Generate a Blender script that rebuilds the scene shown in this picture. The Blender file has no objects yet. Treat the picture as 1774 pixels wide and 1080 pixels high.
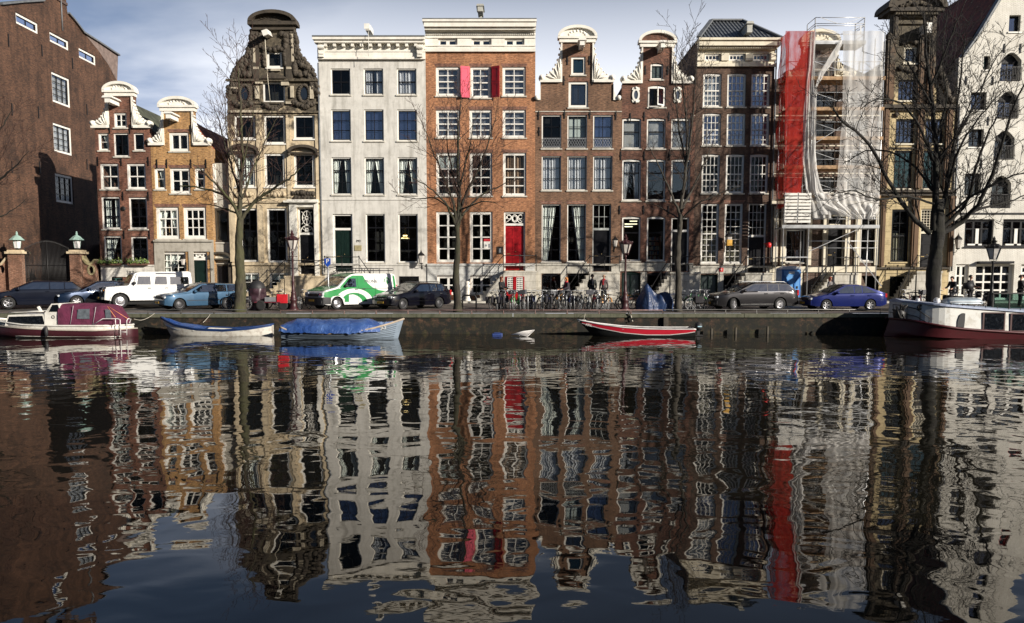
import bpy, bmesh, math, random
from mathutils import Vector, Matrix, geometry, noise as mnoise
PI = math.pi
rnd = random.Random(7)
S = bpy.context.scene
COL = S.collection
# ------------------------------------------------------------------ camera model (photo is 1774 x 1080)
F = 1377.0; CX = 887.0; PITCH = math.radians(5.0); CAMZ = 2.9
CY = 480.0 + F * math.tan(PITCH)
cP, sP = math.cos(PITCH), math.sin(PITCH)
def W(px, py, Y):
    u = (px - CX) / F; v = (CY - py) / F
    t = Y / (cP + v * sP)
    return Vector((u * t, Y, CAMZ + (-sP + v * cP) * t))
def WX(px, py, X):
    u = (px - CX) / F; v = (CY - py) / F
    t = X / u
    return Vector((X, (cP + v * sP) * t, CAMZ + (-sP + v * cP) * t))
def lerp(a, b, t): return a + (b - a) * t
def interp(tab, x):
    if x <= tab[0][0]: return tab[0][1]
    for (a, b), (c, d) in zip(tab, tab[1:]):
        if x <= c: return b + (d - b) * (x - a) / max(1e-9, c - a)
    return tab[-1][1]
def street_z(Y):            # the street climbs gently from the quay to the house fronts
    if Y < 49.0: return 1.05 + (Y - 40.5) * 0.028
    return 1.42
# ------------------------------------------------------------------ objects
ORG = {}
def thing(name, label, cat, loc=(0, 0, 0), group=None, kind=None):
    o = bpy.data.objects.new(name, None); COL.objects.link(o)
    o.location = loc; o.empty_display_size = .3
    ORG[o] = Vector(loc)
    return tag(o, label, cat, group, kind)
def tag(o, label=None, cat=None, group=None, kind=None):
    if label: o['label'] = label
    if cat: o['category'] = cat
    if group: o['group'] = group
    if kind: o['kind'] = kind
    return o
def children_of(o): return [c for c in ALL if c.parent == o]
ALL = []
def copy_tree(o, parent=None):
    c = o.copy(); COL.objects.link(c); c.parent = parent
    for ch in KIDS.get(o, []): copy_tree(ch, c)
    return c
KIDS = {}
class MB:
    def __init__(s): s.v = []; s.f = []; s.mi = []; s.sm = []
    def add(s, vs, fs, mi=0, smooth=False):
        n = len(s.v); s.v += [tuple(p) for p in vs]
        for f in fs: s.f.append(tuple(i + n for i in f)); s.mi.append(mi); s.sm.append(smooth)
        return s
    def box(s, x0, x1, y0, y1, z0, z1, mi=0):
        if x0 > x1: x0, x1 = x1, x0
        if y0 > y1: y0, y1 = y1, y0
        if z0 > z1: z0, z1 = z1, z0
        vs = [(x, y, z) for x in (x0, x1) for y in (y0, y1) for z in (z0, z1)]
        return s.add(vs, [(0, 1, 3, 2), (4, 6, 7, 5), (0, 4, 5, 1), (2, 3, 7, 6), (0, 2, 6, 4), (1, 5, 7, 3)], mi)
    def obox(s, c, h, M=None, mi=0):
        M = M or Matrix.Identity(3); c = Vector(c)
        vs = [c + M @ Vector((x * h[0], y * h[1], z * h[2])) for x in (-1, 1) for y in (-1, 1) for z in (-1, 1)]
        return s.add(vs, [(0, 1, 3, 2), (4, 6, 7, 5), (0, 4, 5, 1), (2, 3, 7, 6), (0, 2, 6, 4), (1, 5, 7, 3)], mi)
    def bar(s, p0, p1, w, h=None, mi=0):
        p0 = Vector(p0); p1 = Vector(p1); d = p1 - p0
        if d.length < 1e-6: return s
        q = d.to_track_quat('X', 'Z').to_matrix()
        return s.obox((p0 + p1) / 2, (d.length / 2, w / 2, (h or w) / 2), q, mi)
    def tube(s, pts, r, n=6, mi=0, cap=True, smooth=True):
        pts = [Vector(p) for p in pts]; k = len(pts)
        rs = r if isinstance(r, (list, tuple)) else [r] * k
        vs = []; up = None
        for i, p in enumerate(pts):
            d = (pts[min(i + 1, k - 1)] - pts[max(i - 1, 0)])
            if d.length < 1e-9: d = Vector((0, 0, 1))
            d.normalize()
            if up is None:
                up = Vector((0, 0, 1)) if abs(d.z) < .9 else Vector((1, 0, 0))
                a = d.cross(up).normalized()
            else:
                a = (a - d * a.dot(d))
                a = a.normalized() if a.length > 1e-6 else d.orthogonal().normalized()
            b = d.cross(a)
            for j in range(n):
                t = 2 * PI * j / n
                vs.append(p + (a * math.cos(t) + b * math.sin(t)) * rs[i])
        fs = [(i * n + j, i * n + (j + 1) % n, (i + 1) * n + (j + 1) % n, (i + 1) * n + j) for i in range(k - 1) for j in range(n)]
        if cap: fs += [tuple(range(n - 1, -1, -1)), tuple((k - 1) * n + j for j in range(n))]
        return s.add(vs, fs, mi, smooth)
    def lathe(s, prof, c=(0, 0, 0), n=16, mi=0, smooth=True, axis='Z', arc=2 * PI, ph=0.0):
        c = Vector(c); vs = []; full = abs(arc - 2 * PI) < 1e-6; m = n if full else n + 1
        for (r, z) in prof:
            for j in range(m):
                t = ph + arc * j / n
                p = (r * math.cos(t), r * math.sin(t), z)
                if axis == 'Y': p = (p[0], p[2], p[1])
                if axis == 'X': p = (p[2], p[0], p[1])
                vs.append(c + Vector(p))
        fs = []
        for i in range(len(prof) - 1):
            for j in range(n):
                fs.append((i * m + j, i * m + (j + 1) % m, (i + 1) * m + (j + 1) % m, (i + 1) * m + j))
        return s.add(vs, fs, mi, smooth)
    def prism(s, outer, y0, y1, holes=(), mi=0, back=True, edge_mi=None, smooth=False):
        loops = [list(outer)] + [list(h) for h in holes]
        flat = [p for l in loops for p in l]
        tri = geometry.tessellate_polygon([[Vector((p[0], p[1], 0)) for p in l] for l in loops])
        n = len(flat)
        vs = [(p[0], y0, p[1]) for p in flat]; fs = [tuple(t) for t in tri]
        s.add(vs, fs, mi)
        if back: s.add([(p[0], y1, p[1]) for p in flat], fs, mi)
        e = mi if edge_mi is None else edge_mi
        for l in loops:
            k = len(l)
            vs = [(p[0], y0, p[1]) for p in l] + [(p[0], y1, p[1]) for p in l]
            s.add(vs, [(i, (i + 1) % k, k + (i + 1) % k, k + i) for i in range(k)], e, smooth)
        return s
    def surf(s, fn, nu, nv, mi=0, smooth=True, closed_u=False):
        vs = [fn(i / nu, j / nv) for i in range(nu + 1) for j in range(nv + 1)]
        fs = [(i * (nv + 1) + j, (i + 1) * (nv + 1) + j, (i + 1) * (nv + 1) + j + 1, i * (nv + 1) + j + 1) for i in range(nu) for j in range(nv)]
        return s.add(vs, fs, mi, smooth)
    def xform(s, M):
        s.v = [tuple(M @ Vector(p)) for p in s.v]; return s
    def build(s, name, mat, parent=None, at=None, angle=None, bevel=0, recalc=True, label=None):
        if not s.v: return None
        o_ = Vector((0, 0, 0))
        if parent is not None: o_ = ORG[parent]
        elif at is not None: o_ = Vector(at)
        else:
            xs = [p[0] for p in s.v]; ys = [p[1] for p in s.v]; zs = [p[2] for p in s.v]
            o_ = Vector(((min(xs) + max(xs)) / 2, (min(ys) + max(ys)) / 2, min(zs)))
        me = bpy.data.meshes.new(name)
        me.from_pydata([(p[0] - o_.x, p[1] - o_.y, p[2] - o_.z) for p in s.v], [], s.f)
        for m in (mat if isinstance(mat, (list, tuple)) else [mat]): me.materials.append(m)
        me.polygons.foreach_set('material_index', s.mi)
        me.polygons.foreach_set('use_smooth', s.sm)
        if recalc:
            b = bmesh.new(); b.from_mesh(me); bmesh.ops.recalc_face_normals(b, faces=b.faces); b.to_mesh(me); b.free()
        if angle: me.set_sharp_from_angle(angle=math.radians(angle))
        me.update()
        o = bpy.data.objects.new(name, me); COL.objects.link(o)
        ORG[o] = o_
        if parent is not None: o.parent = parent; KIDS.setdefault(parent, []).append(o)
        else: o.location = o_
        if bevel:
            md = o.modifiers.new('Bevel', 'BEVEL'); md.width = bevel; md.segments = 2; md.limit_method = 'ANGLE'
        if label: o['label'] = label
        return o
def struct(mb, name, mat, at=None):
    o = mb.build(name, mat, at=at); o['kind'] = 'structure'; return o
def text(body, name, mat, parent, loc, size, rot=(PI / 2, 0, 0), depth=.004, align='CENTER', sx=1.0):
    c = bpy.data.curves.new(name, 'FONT'); c.body = body; c.size = size; c.extrude = depth; c.align_x = align; c.align_y = 'CENTER'
    c.resolution_u = 3
    t = bpy.data.objects.new(name, c)
    COL.objects.link(t)
    dg = bpy.context.evaluated_depsgraph_get()
    me = bpy.data.meshes.new_from_object(t.evaluated_get(dg)); bpy.data.objects.remove(t)
    me.materials.clear(); me.materials.append(mat)
    o = bpy.data.objects.new(name, me); COL.objects.link(o)
    if parent is not None:
        o.parent = parent; KIDS.setdefault(parent, []).append(o); o.location = Vector(loc) - ORG[parent]
    else: o.location = loc
    o.rotation_euler = rot; o.scale = (sx, 1, 1)
    ORG[o] = Vector(loc)
    return o
# ------------------------------------------------------------------ materials
class NT:
    def __init__(s, name):
        m = bpy.data.materials.new(name); m.use_nodes = True; s.m = m; s.t = m.node_tree
        s.b = s.t.nodes['Principled BSDF']; s.out = s.t.nodes['Material Output']
        s.tc = None
    def n(s, typ, **kw):
        nd = s.t.nodes.new(typ)
        for k, v in kw.items():
            if k.startswith('i_'):
                nd.inputs[k[2:].replace('_', ' ')].default_value = v
            else: setattr(nd, k, v)
        return nd
    def l(s, a, b): s.t.links.new(a, b)
    def coord(s):
        if s.tc is None: s.tc = s.n('ShaderNodeTexCoord')
        return s.tc.outputs['Object']
    def mapped(s, scale=(1, 1, 1), loc=(0, 0, 0)):
        mp = s.n('ShaderNodeMapping'); mp.inputs['Scale'].default_value = scale; mp.inputs['Location'].default_value = loc
        s.l(s.coord(), mp.inputs['Vector']); return mp.outputs[0]
    def noise(s, scale=5, detail=4, rough=.55, vec=None, dist=0):
        nd = s.n('ShaderNodeTexNoise'); nd.inputs['Scale'].default_value = scale; nd.inputs['Detail'].default_value = detail
        nd.inputs['Roughness'].default_value = rough; nd.inputs['Distortion'].default_value = dist
        s.l(vec if vec is not None else s.coord(), nd.inputs['Vector']); return nd.outputs['Fac']
    def ramp(s, fac, stops):
        nd = s.n('ShaderNodeValToRGB'); e = nd.color_ramp.elements
        while len(e) < len(stops): e.new(.5)
        for k, (p, c) in enumerate(stops):
            e[k].position = p; e[k].color = (c, c, c, 1) if isinstance(c, (int, float)) else tuple(c) + (1,)
        s.l(fac, nd.inputs[0]); return nd.outputs[0]
    def mix(s, fac, a, b, mode='MIX'):
        nd = s.n('ShaderNodeMix', data_type='RGBA', blend_type=mode)
        for inp, v in ((nd.inputs[0], fac), (nd.inputs[6], a), (nd.inputs[7], b)):
            if isinstance(v, (int, float)): inp.default_value = v
            elif isinstance(v, (tuple, list)): inp.default_value = tuple(v) + ((1,) if len(v) == 3 else ())
            else: s.l(v, inp)
        return nd.outputs[2]
    def math(s, op, a, b=0.0, c=None):
        nd = s.n('ShaderNodeMath', operation=op)
        for i, v in enumerate((a, b) if c is None else (a, b, c)):
            if isinstance(v, (int, float)): nd.inputs[i].default_value = v
            else: s.l(v, nd.inputs[i])
        return nd.outputs[0]
    def bump(s, h, strength=.5, dist=.02):
        nd = s.n('ShaderNodeBump'); nd.inputs['Strength'].default_value = strength; nd.inputs['Distance'].default_value = dist
        s.l(h, nd.inputs['Height']); s.l(nd.outputs[0], s.b.inputs['Normal']); return nd
    def base(s, c):
        if isinstance(c, (tuple, list)): s.b.inputs['Base Color'].default_value = tuple(c) + (1,)
        else: s.l(c, s.b.inputs['Base Color'])
    def set(s, **kw):
        for k, v in kw.items(): s.b.inputs[k.replace('_', ' ')].default_value = v
        return s
_mc = {}
def plain(name, c, rough=.6, metal=0.0, var=.25, scale=3.0, bump=0.0, coat=0.0, spec=None):
    key = ('p', name)
    if key in _mc: return _mc[key]
    t = NT(name); t.set(Roughness=rough, Metallic=metal)
    if coat: t.set(Coat_Weight=coat, Coat_Roughness=.04)
    if spec is not None: t.b.inputs['Specular IOR Level'].default_value = spec
    if var:
        f = t.noise(scale, 5, .6)
        d = tuple(x * (1 - var) for x in c); e = tuple(min(1, x * (1 + var * .6)) for x in c)
        t.base(t.mix(t.ramp(f, [(.3, 0.0), (.7, 1.0)]), d, e))
        if bump: t.bump(t.noise(scale * 8, 4), bump, .01)
    else: t.base(c)
    _mc[key] = t.m; return t.m
def wallvec(t):
    """(x + y, z) of the object: brick courses run level on every wall"""
    sp = t.n('ShaderNodeSeparateXYZ'); t.l(t.coord(), sp.inputs[0])
    cb = t.n('ShaderNodeCombineXYZ'); t.l(t.math('ADD', sp.outputs[0], sp.outputs[1]), cb.inputs[0]); t.l(sp.outputs[2], cb.inputs[1])
    return cb.outputs[0], sp
def brick(name, c1, c2, mortar=(.3, .27, .22), blotch=.45, streak=.35, bw=.22, bh=.066, soot=None, moss=None):
    t = NT(name); v, sp = wallvec(t)
    br = t.n('ShaderNodeTexBrick'); t.l(v, br.inputs['Vector'])
    br.inputs['Color1'].default_value = c1 + (1,); br.inputs['Color2'].default_value = c2 + (1,)
    br.inputs['Mortar'].default_value = mortar + (1,); br.inputs['Scale'].default_value = 1
    br.inputs['Mortar Size'].default_value = .006; br.inputs['Brick Width'].default_value = bw; br.inputs['Row Height'].default_value = bh
    br.inputs['Bias'].default_value = -.2
    c = br.outputs['Color']
    # brick-to-brick tone: cells of noise stretched along the courses
    mp = t.n('ShaderNodeMapping'); mp.inputs['Scale'].default_value = (2.0, 6.5, 1); t.l(v, mp.inputs[0])
    nb = t.noise(2.6, 3, .7, mp.outputs[0])
    c = t.mix(1.0, c, t.ramp(nb, [(.3, .38), (.5, .95), (.72, 1.7)]), 'MULTIPLY')
    n1 = t.noise(.55, 6, .65)
    c = t.mix(1.0, c, t.ramp(n1, [(.34, 1 - blotch), (.5, 1.0), (.68, 1 + blotch * .7)]), 'MULTIPLY')
    mp = t.n('ShaderNodeMapping'); mp.inputs['Scale'].default_value = (1.6, .16, 1); t.l(v, mp.inputs[0])
    n2 = t.noise(1.3, 5, .6, mp.outputs[0])
    c = t.mix(streak, c, t.ramp(n2, [(.35, .25), (.6, 1.1)]), 'MULTIPLY')
    if moss:
        mz = t.n('ShaderNodeMapRange'); mz.inputs[1].default_value = moss[0]; mz.inputs[2].default_value = moss[1]; t.l(sp.outputs[2], mz.inputs[0])
        f = t.math('MULTIPLY', mz.outputs[0], t.ramp(t.noise(3.0, 5, .7), [(.38, 0.0), (.6, 1.0)]))
        c = t.mix(f, c, moss[2])
    if soot:
        f = t.ramp(t.noise(2.4, 6, .75), [(soot[0], 0.0), (soot[1], 1.0)])
        c = t.mix(f, c, soot[2])
    t.base(c); t.set(Roughness=.85)
    t.bump(t.math('ADD', t.math('MULTIPLY', br.outputs['Fac'], -1.0), t.noise(40, 3)), .5, .012)
    return t.m
def stone(name, c, dirt=(.18, .15, .11), amount=.5, streak=.5, joint=None, rough=.8, lift=1.12, zsoot=None):
    t = NT(name); v, sp = wallvec(t)
    n1 = t.noise(.8, 7, .65)
    mp = t.n('ShaderNodeMapping'); mp.inputs['Scale'].default_value = (2.2, .22, 1); t.l(v, mp.inputs[0])
    n2 = t.noise(1.6, 5, .65, mp.outputs[0])
    c0 = t.mix(t.ramp(n1, [(.35, 0.0), (.7, 1.0)]), tuple(x * .86 for x in c), tuple(min(1, x * lift) for x in c))
    c0 = t.mix(t.math('MULTIPLY', t.ramp(n2, [(.48, 0.0), (.75, 1.0)]), streak), c0, dirt)
    c0 = t.mix(t.math('MULTIPLY', t.ramp(t.noise(2.3, 8, .75), [(.5, 0.0), (.74, 1.0)]), amount), c0, dirt)
    if zsoot:
        mz = t.n('ShaderNodeMapRange'); mz.inputs[1].default_value = zsoot[0]; mz.inputs[2].default_value = zsoot[1]; t.l(sp.outputs[2], mz.inputs[0])
        f = t.math('ADD', mz.outputs[0], t.math('MULTIPLY', t.math('SUBTRACT', t.noise(1.3, 8, .75), .5), 2.2))
        f = t.ramp(f, [(.30, 0.0), (.55, .93)])
        c0 = t.mix(f, c0, t.mix(t.ramp(t.noise(5, 6, .75), [(.42, 0.0), (.62, 1.0)]), (.005, .004, .003), (.11, .09, .06)))
    h = t.noise(18, 5, .6)
    if joint:
        br = t.n('ShaderNodeTexBrick'); t.l(v, br.inputs['Vector'])
        br.inputs['Color1'].default_value = (1, 1, 1, 1); br.inputs['Color2'].default_value = (.9, .9, .9, 1)
        br.inputs['Mortar'].default_value = (.45, .42, .38, 1); br.inputs['Scale'].default_value = 1
        br.inputs['Mortar Size'].default_value = .008; br.inputs['Brick Width'].default_value = joint[0]; br.inputs['Row Height'].default_value = joint[1]
        c0 = t.mix(1.0, c0, br.outputs['Color'], 'MULTIPLY')
    t.base(c0); t.set(Roughness=rough); t.bump(h, .25, .01)
    return t.m
def glass(name, tint, refl, rough=.02, trans=.8, wav=.15, blue=None):
    """window glass: part see-through, part mirror, old and slightly wavy"""
    t = NT(name); t.t.nodes.remove(t.b)
    tr = t.n('ShaderNodeBsdfTransparent'); tr.inputs[0].default_value = tuple(x * trans for x in tint) + (1,)
    gl = t.n('ShaderNodeBsdfGlossy'); gl.inputs['Roughness'].default_value = rough
    gl.inputs[0].default_value = (blue or (.95, .97, 1)) + (1,)
    bp = t.n('ShaderNodeBump'); bp.inputs['Strength'].default_value = wav; bp.inputs['Distance'].default_value = .03
    t.l(t.noise(1.1, 3, .5), bp.inputs['Height']); t.l(bp.outputs[0], gl.inputs['Normal'])
    lw = t.n('ShaderNodeLayerWeight'); lw.inputs[0].default_value = .12
    fac = t.math('ADD', t.math('MULTIPLY', lw.outputs['Facing'], .25), refl)
    mx = t.n('ShaderNodeMixShader'); t.l(fac, mx.inputs[0]); t.l(tr.outputs[0], mx.inputs[1]); t.l(gl.outputs[0], mx.inputs[2])
    t.l(mx.outputs[0], t.out.inputs['Surface']); return t.m
def darkglass(name, c=(.01, .012, .016), rough=.03):
    t = NT(name); t.base(c); t.set(Roughness=rough, IOR=1.9); return t.m

WHITE = plain('white_paint', (.78, .76, .70), .45, var=.12, scale=2)
WHITE_TRIM = stone('white_trim', (.80, .77, .69), (.35, .31, .24), .25, .25, rough=.55)
CREAM = stone('cream_trim', (.72, .66, .52), (.3, .25, .17), .3, .35, rough=.6)
BLACKP = plain('black_paint', (.007, .007, .009), .4, var=.1, spec=.25)
GREENP = plain('dark_green_paint', (.008, .020, .016), .35, var=.2, spec=.3)
REDP = plain('red_door_paint', (.33, .008, .012), .35, var=.2, coat=.3)
IRON = plain('wrought_iron', (.014, .013, .013), .5, .3, var=.2)
STEEL = plain('galvanised_steel', (.42, .43, .44), .45, .6, var=.25)
MAROON = plain('maroon_post_paint', (.045, .012, .014), .45, var=.3)
G_DARK = glass('window_glass', (.97, 1, 1), .015, trans=.95)
G_MID = glass('window_glass_reflecting', (.95, .97, 1), .09, trans=.92)
G_BLUE = glass('window_glass_sky', (.9, .93, 1), .16, trans=.9, blue=(.75, .82, 1.0))
G_GREY = glass('window_glass_grey', (.98, .98, .98), .10, trans=.93, blue=(.8, .85, .9))
G_TEAL = glass('window_glass_teal', (.8, .9, .9), .16, blue=(.5, .7, .68))
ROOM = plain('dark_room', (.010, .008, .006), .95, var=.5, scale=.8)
CLOTH = plain('white_curtain', (.86, .84, .78), .95, var=.15, scale=2)
BLIND = plain('roller_blind', (.50, .52, .50), .9, var=.08)
SH_GREY = plain('grey_shade', (.17, .17, .165), .9, var=.35, scale=1.2); REFL_BLUE = plain('slate_sky_reflection', (.05, .07, .12), .9, var=.4, scale=1.2); REFL_PALE = plain('lilac_sky_reflection', (.20, .22, .28), .9, var=.5, scale=1.5); SH_TEAL = plain('teal_shade', (.06, .12, .12), .9, var=.5, scale=1.2)  # slate and lilac blinds carry the sky mirrored in the panes as colour
# ================================================================== houses
BRICK_RB = brick('brick_reddish_brown', (.185, .072, .042), (.12, .048, .030), mortar=(.2, .15, .12))
BRICK_BIG = brick('brick_old_brown', (.115, .054, .030), (.040, .019, .011), mortar=(.09, .055, .035), blotch=.55, streak=.5)
BRICK_OCHRE = brick('brick_ochre', (.46, .25, .085), (.36, .185, .065), blotch=.3)
BRICK_OR = brick('brick_orange', (.40, .17, .078), (.29, .118, .055), mortar=(.42, .3, .18), blotch=.25, streak=.25)
BRICK_BR = brick('brick_mid_brown', (.20, .105, .058), (.13, .066, .038), mortar=(.2, .16, .12), blotch=.3)
BRICK_DK = brick('brick_dark_red', (.16, .068, .042), (.08, .036, .025), mortar=(.16, .11, .08), blotch=.5)
BRICK_D2 = brick('brick_dark_brown', (.11, .062, .040), (.07, .039, .027), mortar=(.13, .10, .075), blotch=.35)
BRICK_D3 = brick('brick_umber', (.11, .06, .042), (.07, .04, .03), blotch=.4)
LINT = brick('brick_arch', (.22, .09, .055), (.16, .065, .04), bw=.07, bh=.24)
ST_OLD = stone('weathered_sandstone', (.60, .49, .33), (.13, .10, .06), .75, .6, zsoot=(9.2, 14.0))
ST_OLD_DARK = stone('sooty_carved_stone', (.065, .052, .037), (.005, .004, .003), .95, .6)
ST_GREY = stone('pale_grey_stone', (.62, .60, .55), (.26, .245, .21), .5, .75)
ST_BASE = stone('plinth_stone', (.56, .53, .46), (.20, .18, .13), .5, .6, joint=(1.1, .42))
ST_WHITE = stone('painted_plinth', (.72, .69, .62), (.3, .26, .2), .35, .4)
ST_YEL = stone('yellow_sandstone', (.55, .44, .245), (.12, .085, .04), .65, .6, joint=(1.2, .4), zsoot=(10.4, 16.5))
ST_PIL = stone('brown_pilaster_stone', (.13, .075, .04), (.04, .025, .018), .6, .5, zsoot=(12.5, 18))
ST_GREYOLD = stone('old_grey_front_stone', (.42, .39, .33), (.13, .11, .08), .6, .6)
WH_WALL = stone('whitewashed_brick', (.80, .78, .71), (.42, .38, .3), .28, .4, joint=(.22, .066))
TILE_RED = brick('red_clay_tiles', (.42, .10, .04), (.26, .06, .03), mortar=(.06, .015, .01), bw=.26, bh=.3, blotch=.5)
TILE_DARK = brick('dark_clay_tiles', (.075, .04, .03), (.04, .028, .022), mortar=(.012, .01, .01), bw=.26, bh=.3, blotch=.4)
TILE_GREY = brick('grey_slates', (.06, .065, .07), (.04, .042, .045), mortar=(.01, .01, .01), bw=.3, bh=.3)
LEAD = plain('lead_sheet', (.16, .17, .18), .6, .2, var=.3)
MOSSROOF = plain('mossy_slates', (.07, .075, .05), .9, var=.6, scale=2, bump=.5)
ID3 = Matrix.Identity(4)
H = {}
class House:
    def __init__(s, key, label, xl, xr, yref=300, Y=51.0, zb=1.36, name='canal_house', cat='house', X=None, group='canal houses in a terrace along the quay'):
        s.key = key; s.Y = Y; s.X = X; s.zb = zb
        if X is None:
            s.L = W(xl, yref, Y).x; s.R = W(xr, yref, Y).x; loc = ((s.L + s.R) / 2, Y, zb); s.M = ID3
        else:
            s.L, s.R = xl, xr; s.M = Matrix(((0, -1, 0, X), (1, 0, 0, 0), (0, 0, 1, 0), (0, 0, 0, 1))); loc = (X, (xl + xr) / 2, zb); s.Y = 0
        s.o = thing(name, label, cat, loc, group=group); s.holes = []; s.lint = []; H[key] = s
    def p(s, px, py, dy=0.0):
        """photo point -> (x, z) in the plane of the front, dy in front of it"""
        if s.X is None:
            w = W(px, py, s.Y - dy); return (w.x, w.z)
        w = WX(px, py, s.X); return (w.y, w.z)
    def z(s, py, px=None):
        return s.p(CX if (px is None and s.X is None) else px, py)[1]
    def x(s, px, py=300): return s.p(px, py)[0]
    def rect(s, r, dy=0.0):
        cx, cy = (r[0] + r[2]) / 2, (r[1] + r[3]) / 2
        if s.X is None: return (s.p(r[0], cy, dy)[0], s.p(r[2], cy, dy)[0], s.p(cx, r[3], dy)[1], s.p(cx, r[1], dy)[1])
        a = sorted((s.p(r[0], cy)[0], s.p(r[2], cy)[0]))
        return (a[0], a[1], s.p(cx, r[3])[1], s.p(cx, r[1])[1])
    def add(s, mb, name, mat, parent=None, **kw):
        if s.M is not ID3: mb.xform(s.M)
        return mb.build(name, mat, parent or s.o, **kw)
    # -------------------------------------------------------------- windows
    def win(s, r, nc=2, nr=2, fr=None, fw=.07, sash=None, sw=.04, mw=.028, g=None, cur=None, sill=ST_BASE, rise=0.0, rec=.14, mid=None, lint=True, hole=True, name='window', rw=False, cmat=None):
        fr = fr or WHITE; g = g or G_DARK; sash = sash or fr
        a, b, c, d = r if rw else s.rect(r)
        if hole:
            if rise:
                k = 10; hp = [(a, c), (b, c)] + [(lerp(b, a, i / k), d + rise * math.sin(PI * i / k)) for i in range(k + 1)]
                s.holes.append(hp)
                if rise < .3:   # board filling the flat arch above the frame
                    pass
            else: s.holes.append([(a, c), (b, c), (b, d), (a, d)])
        Y = s.Y; y0 = Y + rec - .06; y1 = Y + rec + .05
        m = MB()
        m.box(a, b, y0, y1, c, c + fw).box(a, b, y0, y1, d - fw, d)
        m.box(a, a + fw, y0, y1, c + fw, d - fw).box(b - fw, b, y0, y1, c + fw, d - fw)
        if rise:
            k = 10; m.prism([(b, d), (a, d)] + [(lerp(a, b, i / k), d + rise * math.sin(PI * i / k)) for i in range(1, k)], y0 + .01, y1)
        w = s.add(m, name, fr)
        A, B, C, D = a + fw, b - fw, c + fw, d - fw
        q = MB(); ys0, ys1 = y0 + .03, y1 - .01
        q.box(A, B, ys0, ys1, C, C + sw).box(A, B, ys0, ys1, D - sw, D)
        q.box(A, A + sw, ys0, ys1, C + sw, D - sw).box(B - sw, B, ys0, ys1, C + sw, D - sw)
        xs = [lerp(A, B, i / nc) for i in range(1, nc)]
        if mid is not None:
            zm = lerp(D, C, mid); q.box(A + sw, B - sw, ys0 - .012, ys1, zm - .035, zm + .035)
            n_up = max(1, round(nr * mid)); n_lo = max(1, nr - n_up)
            zs = [lerp(D, zm, i / n_up) for i in range(1, n_up)] + [lerp(zm, C, i / n_lo) for i in range(1, n_lo)]
        else: zs = [lerp(D, C, i / nr) for i in range(1, nr)]
        for k, x in enumerate(xs):
            t = mw * (1.8 if (nc == 2 and mid is None and fr is sash) else 1)
            q.box(x - t / 2, x + t / 2, ys0 + .004, ys1 - .004, C + sw, D - sw)
        for zz in zs: q.box(A + sw, B - sw, ys0 + .008, ys1 - .008, zz - mw / 2, zz + mw / 2)
        s.add(q, 'sash', sash, w)
        gq = MB(); yg = y1 - .018
        dz = rnd.uniform(-.004, .004)
        gq.box(A, B, yg, yg + .005, C, D)
        if s.M is not ID3: gq.xform(s.M)
        gq.build('pane', g, w)
        if cur: s.curtain(w, A, B, C, D, Y + rec + .16, cur, cmat)
        if sill: s.add(MB().box(a - .06, b + .06, Y - .07, Y + rec - .062, c - .085, c - .002), 'sill', sill, w)
        if lint and sill and not rise: s.lint.append((a - .1, b + .1, d + .003, d + .2))
        return w
    def curtain(s, w, A, B, C, D, y, kind, cmat):
        m = MB()
        def sheet(x0t, x1t, x0b, x1b, z0, z1, folds):
            ph = rnd.uniform(0, 6)
            def fn(u, v):
                x = lerp(lerp(x0b, x1b, u), lerp(x0t, x1t, u), v)
                return (x, y + .035 * math.sin(u * folds * 2 * PI + ph + v * .6) , lerp(z0, z1, v))
            m.surf(fn, max(8, folds * 6), 6)
        wd = B - A
        if kind == 'full': sheet(A, B, A, B, C, D, 6)
        elif kind == 'half': sheet(A, B, A, B, C, lerp(C, D, .55), 6)
        elif kind == 'drape':
            e, g_ = rnd.uniform(.38, .5), rnd.uniform(.12, .28); sheet(A, A + wd * e, A, A + wd * g_, C, D, 3); sheet(B - wd * e * rnd.uniform(.9, 1), B, B - wd * g_ * rnd.uniform(.7, 1.3), B, C, D, 3)
        elif kind == 'left': sheet(A, A + wd * .8, A, A + wd * .3, C, D, 5)
        elif kind == 'right': sheet(B - wd * .8, B, B - wd * .3, B, C, D, 5)
        elif kind == 'sides':
            sheet(A, A + wd * .38, A, A + wd * .38, C, D, 3); sheet(B - wd * .38, B, B - wd * .38, B, C, D, 3)
        elif kind == 'blind': m.box(A, B, y, y + .01, lerp(C, D, rnd.uniform(.3, .6)), D)
        elif kind == 'shade': m.box(A, B, y, y + .01, C + .02, D)
        elif kind == 'top': m.box(A, B, y, y + .01, lerp(C, D, rnd.uniform(.6, .86)), D)
        s.add(m, 'curtain' if kind not in ('blind', 'shade', 'top') else 'roller_blind', cmat or (CLOTH if kind not in ('blind', 'shade', 'top') else BLIND), w, recalc=False)
    # -------------------------------------------------------------- doors
    def door(s, r, mat, top=None, frame=WHITE, fan=None, double=False, fw=.09, rec=.22, grille=None, frac=None):
        """r = whole opening; top = photo y of the bottom of the light above the door"""
        a, b, c, d = s.rect(r); s.holes.append([(a, c), (b, c), (b, d), (a, d)])
        Y = s.Y; y0, y1 = Y + rec - .12, Y + rec + .04
        m = MB(); m.box(a, b, y0, y1, d - fw, d).box(a, a + fw, y0, y1, c, d - fw).box(b - fw, b, y0, y1, c, d - fw)
        zt = d - fw
        if top:
            zt = s.p((r[0] + r[2]) / 2, top)[1]; m.box(a + fw, b - fw, y0, y1, zt, zt + .14)
        A, B = a + fw, b - fw
        f = s.add(m, 'door_frame', frame)
        L = MB(); yd = Y + rec - .03
        L.box(A, B, yd, yd + .05, c + .02, zt)
        leaves = [(A, (A + B) / 2), ((A + B) / 2, B)] if double else [(A, B)]
        hgt = zt - c
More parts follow.
